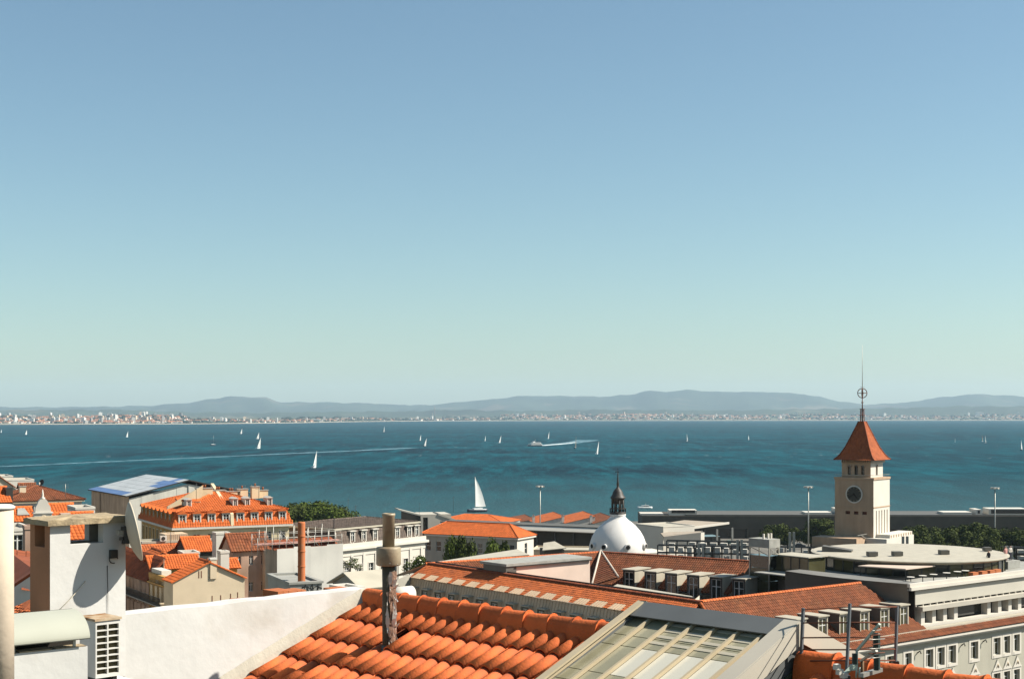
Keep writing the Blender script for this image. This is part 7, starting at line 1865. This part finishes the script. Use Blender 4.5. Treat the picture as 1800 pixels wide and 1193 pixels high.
mb = MB(); mb.tube([at(1494, 1066, 11.15), at(1577, 1066, 11.5)], .0065, 6); mb.tube([at(1412, 1071, 11.75), at(1494, 1066, 11.15)], .004, 6); mb.build('rail', RUST, dfm)
for t_, b4 in (pA, pB, pC): mb = MB(); mb.bar(b4 - Vector((0, 0, .45)), b4, .05); mb.build('foot_post', FRAMED, dfm)
an_ = thing('tv_aerial', 'battered television aerial with slanting booms among the drying rails', 'aerial', at(1517, 1193, 10.8)); MINT = mat('pale_mint_plastic', (.46, .54, .44, 1), .5, .08, 3.0)
mb = MB(); mb.tube([at(1516, 1160, 10.8), at(1516, 1215, 10.8)], .012, 8); mb.build('mast', mat('brown_pole', (.20, .12, .06, 1), .8), an_)
for a, b_, w_ in ((at(1507, 1142, 10.75), at(1546, 1096, 10.6), .022), (at(1513, 1161, 10.8), at(1541, 1143, 10.6), .02), (at(1480, 1188, 10.7), at(1502, 1168, 10.8), .026)):
    mb = MB(); mb.bar(a, b_, w_, w_ * .8); mb.build('boom', MINT if w_ > .021 else STEEL, an_)
for px, y0_, y1_, w_ in ((1502, 1148, 1166, .034), (1539, 1112, 1141, .034), (1540, 1150, 1177, .036)): mb = MB(); mb.bar(at(px, y0_, 10.7), at(px, y1_, 10.7), w_, .03); mb.build('reflector_rod', mat('dark_green_plastic', (.03, .045, .035, 1), .6), an_)
for px, y0_, y1_ in ((1506, 1143, 1172), (1545, 1113, 1176)): mb = MB(); mb.bar(at(px, y0_, 10.72), at(px, y1_, 10.72), .016, .016); mb.build('edge_strip', MINT, an_)
for k in range(7):
    y = 1098 + k * 8; w_ = 16 + (k % 3) * 6; mb = MB(); mb.tube([at(1541 - w_ / 2, y + 10, 10.55), at(1541 + w_ / 2, y + 8, 10.75)], .004, 5); mb.build('element', RUST if k % 2 else STEEL, an_)
for px, y in ((1471, 1171), (1476, 1180), (1483, 1186), (1500, 1172)): q = at(px, y, 10.7); mb = MB(Fr(q, 30)); mb.box(-.022, -.02, q.z - .02, .022, .02, q.z + .02); mb.build('clamp', WHITE2 if px < 1490 else MINT, an_)
for px in (1506, 1511): mb = MB(); mb.tube([at(px, 1172, 10.7), at(px - 1, 1190, 10.7)], .008, 6); mb.build('drip_wire', MINT, an_)
mb = MB(); mb.bar(at(1514, 1186, 10.6), at(1548, 1176, 10.9), .035, .03); mb.build('base_bar', STEEL, an_)
# ------------------------------------------------------------------ haze over the whole scene
HAZE = bpy.data.materials.new('river_haze'); HAZE.use_nodes = True
nt = HAZE.node_tree; nt.nodes.clear()
ho = nt.nodes.new('ShaderNodeOutputMaterial'); hv = nt.nodes.new('ShaderNodeVolumePrincipled')
hv.inputs['Color'].default_value = (0.60, 0.79, 0.94, 1)
hv.inputs['Density'].default_value = 3.1e-5
hv.inputs['Anisotropy'].default_value = 0.1
nt.links.new(hv.outputs[0], ho.inputs['Volume'])
mb = MB(); mb.box(-26000, -300, -4, 26000, 27500, 620)
tag(mb.build('haze', HAZE), 'pale blue haze in the air over the river', 'haze', kind='stuff')
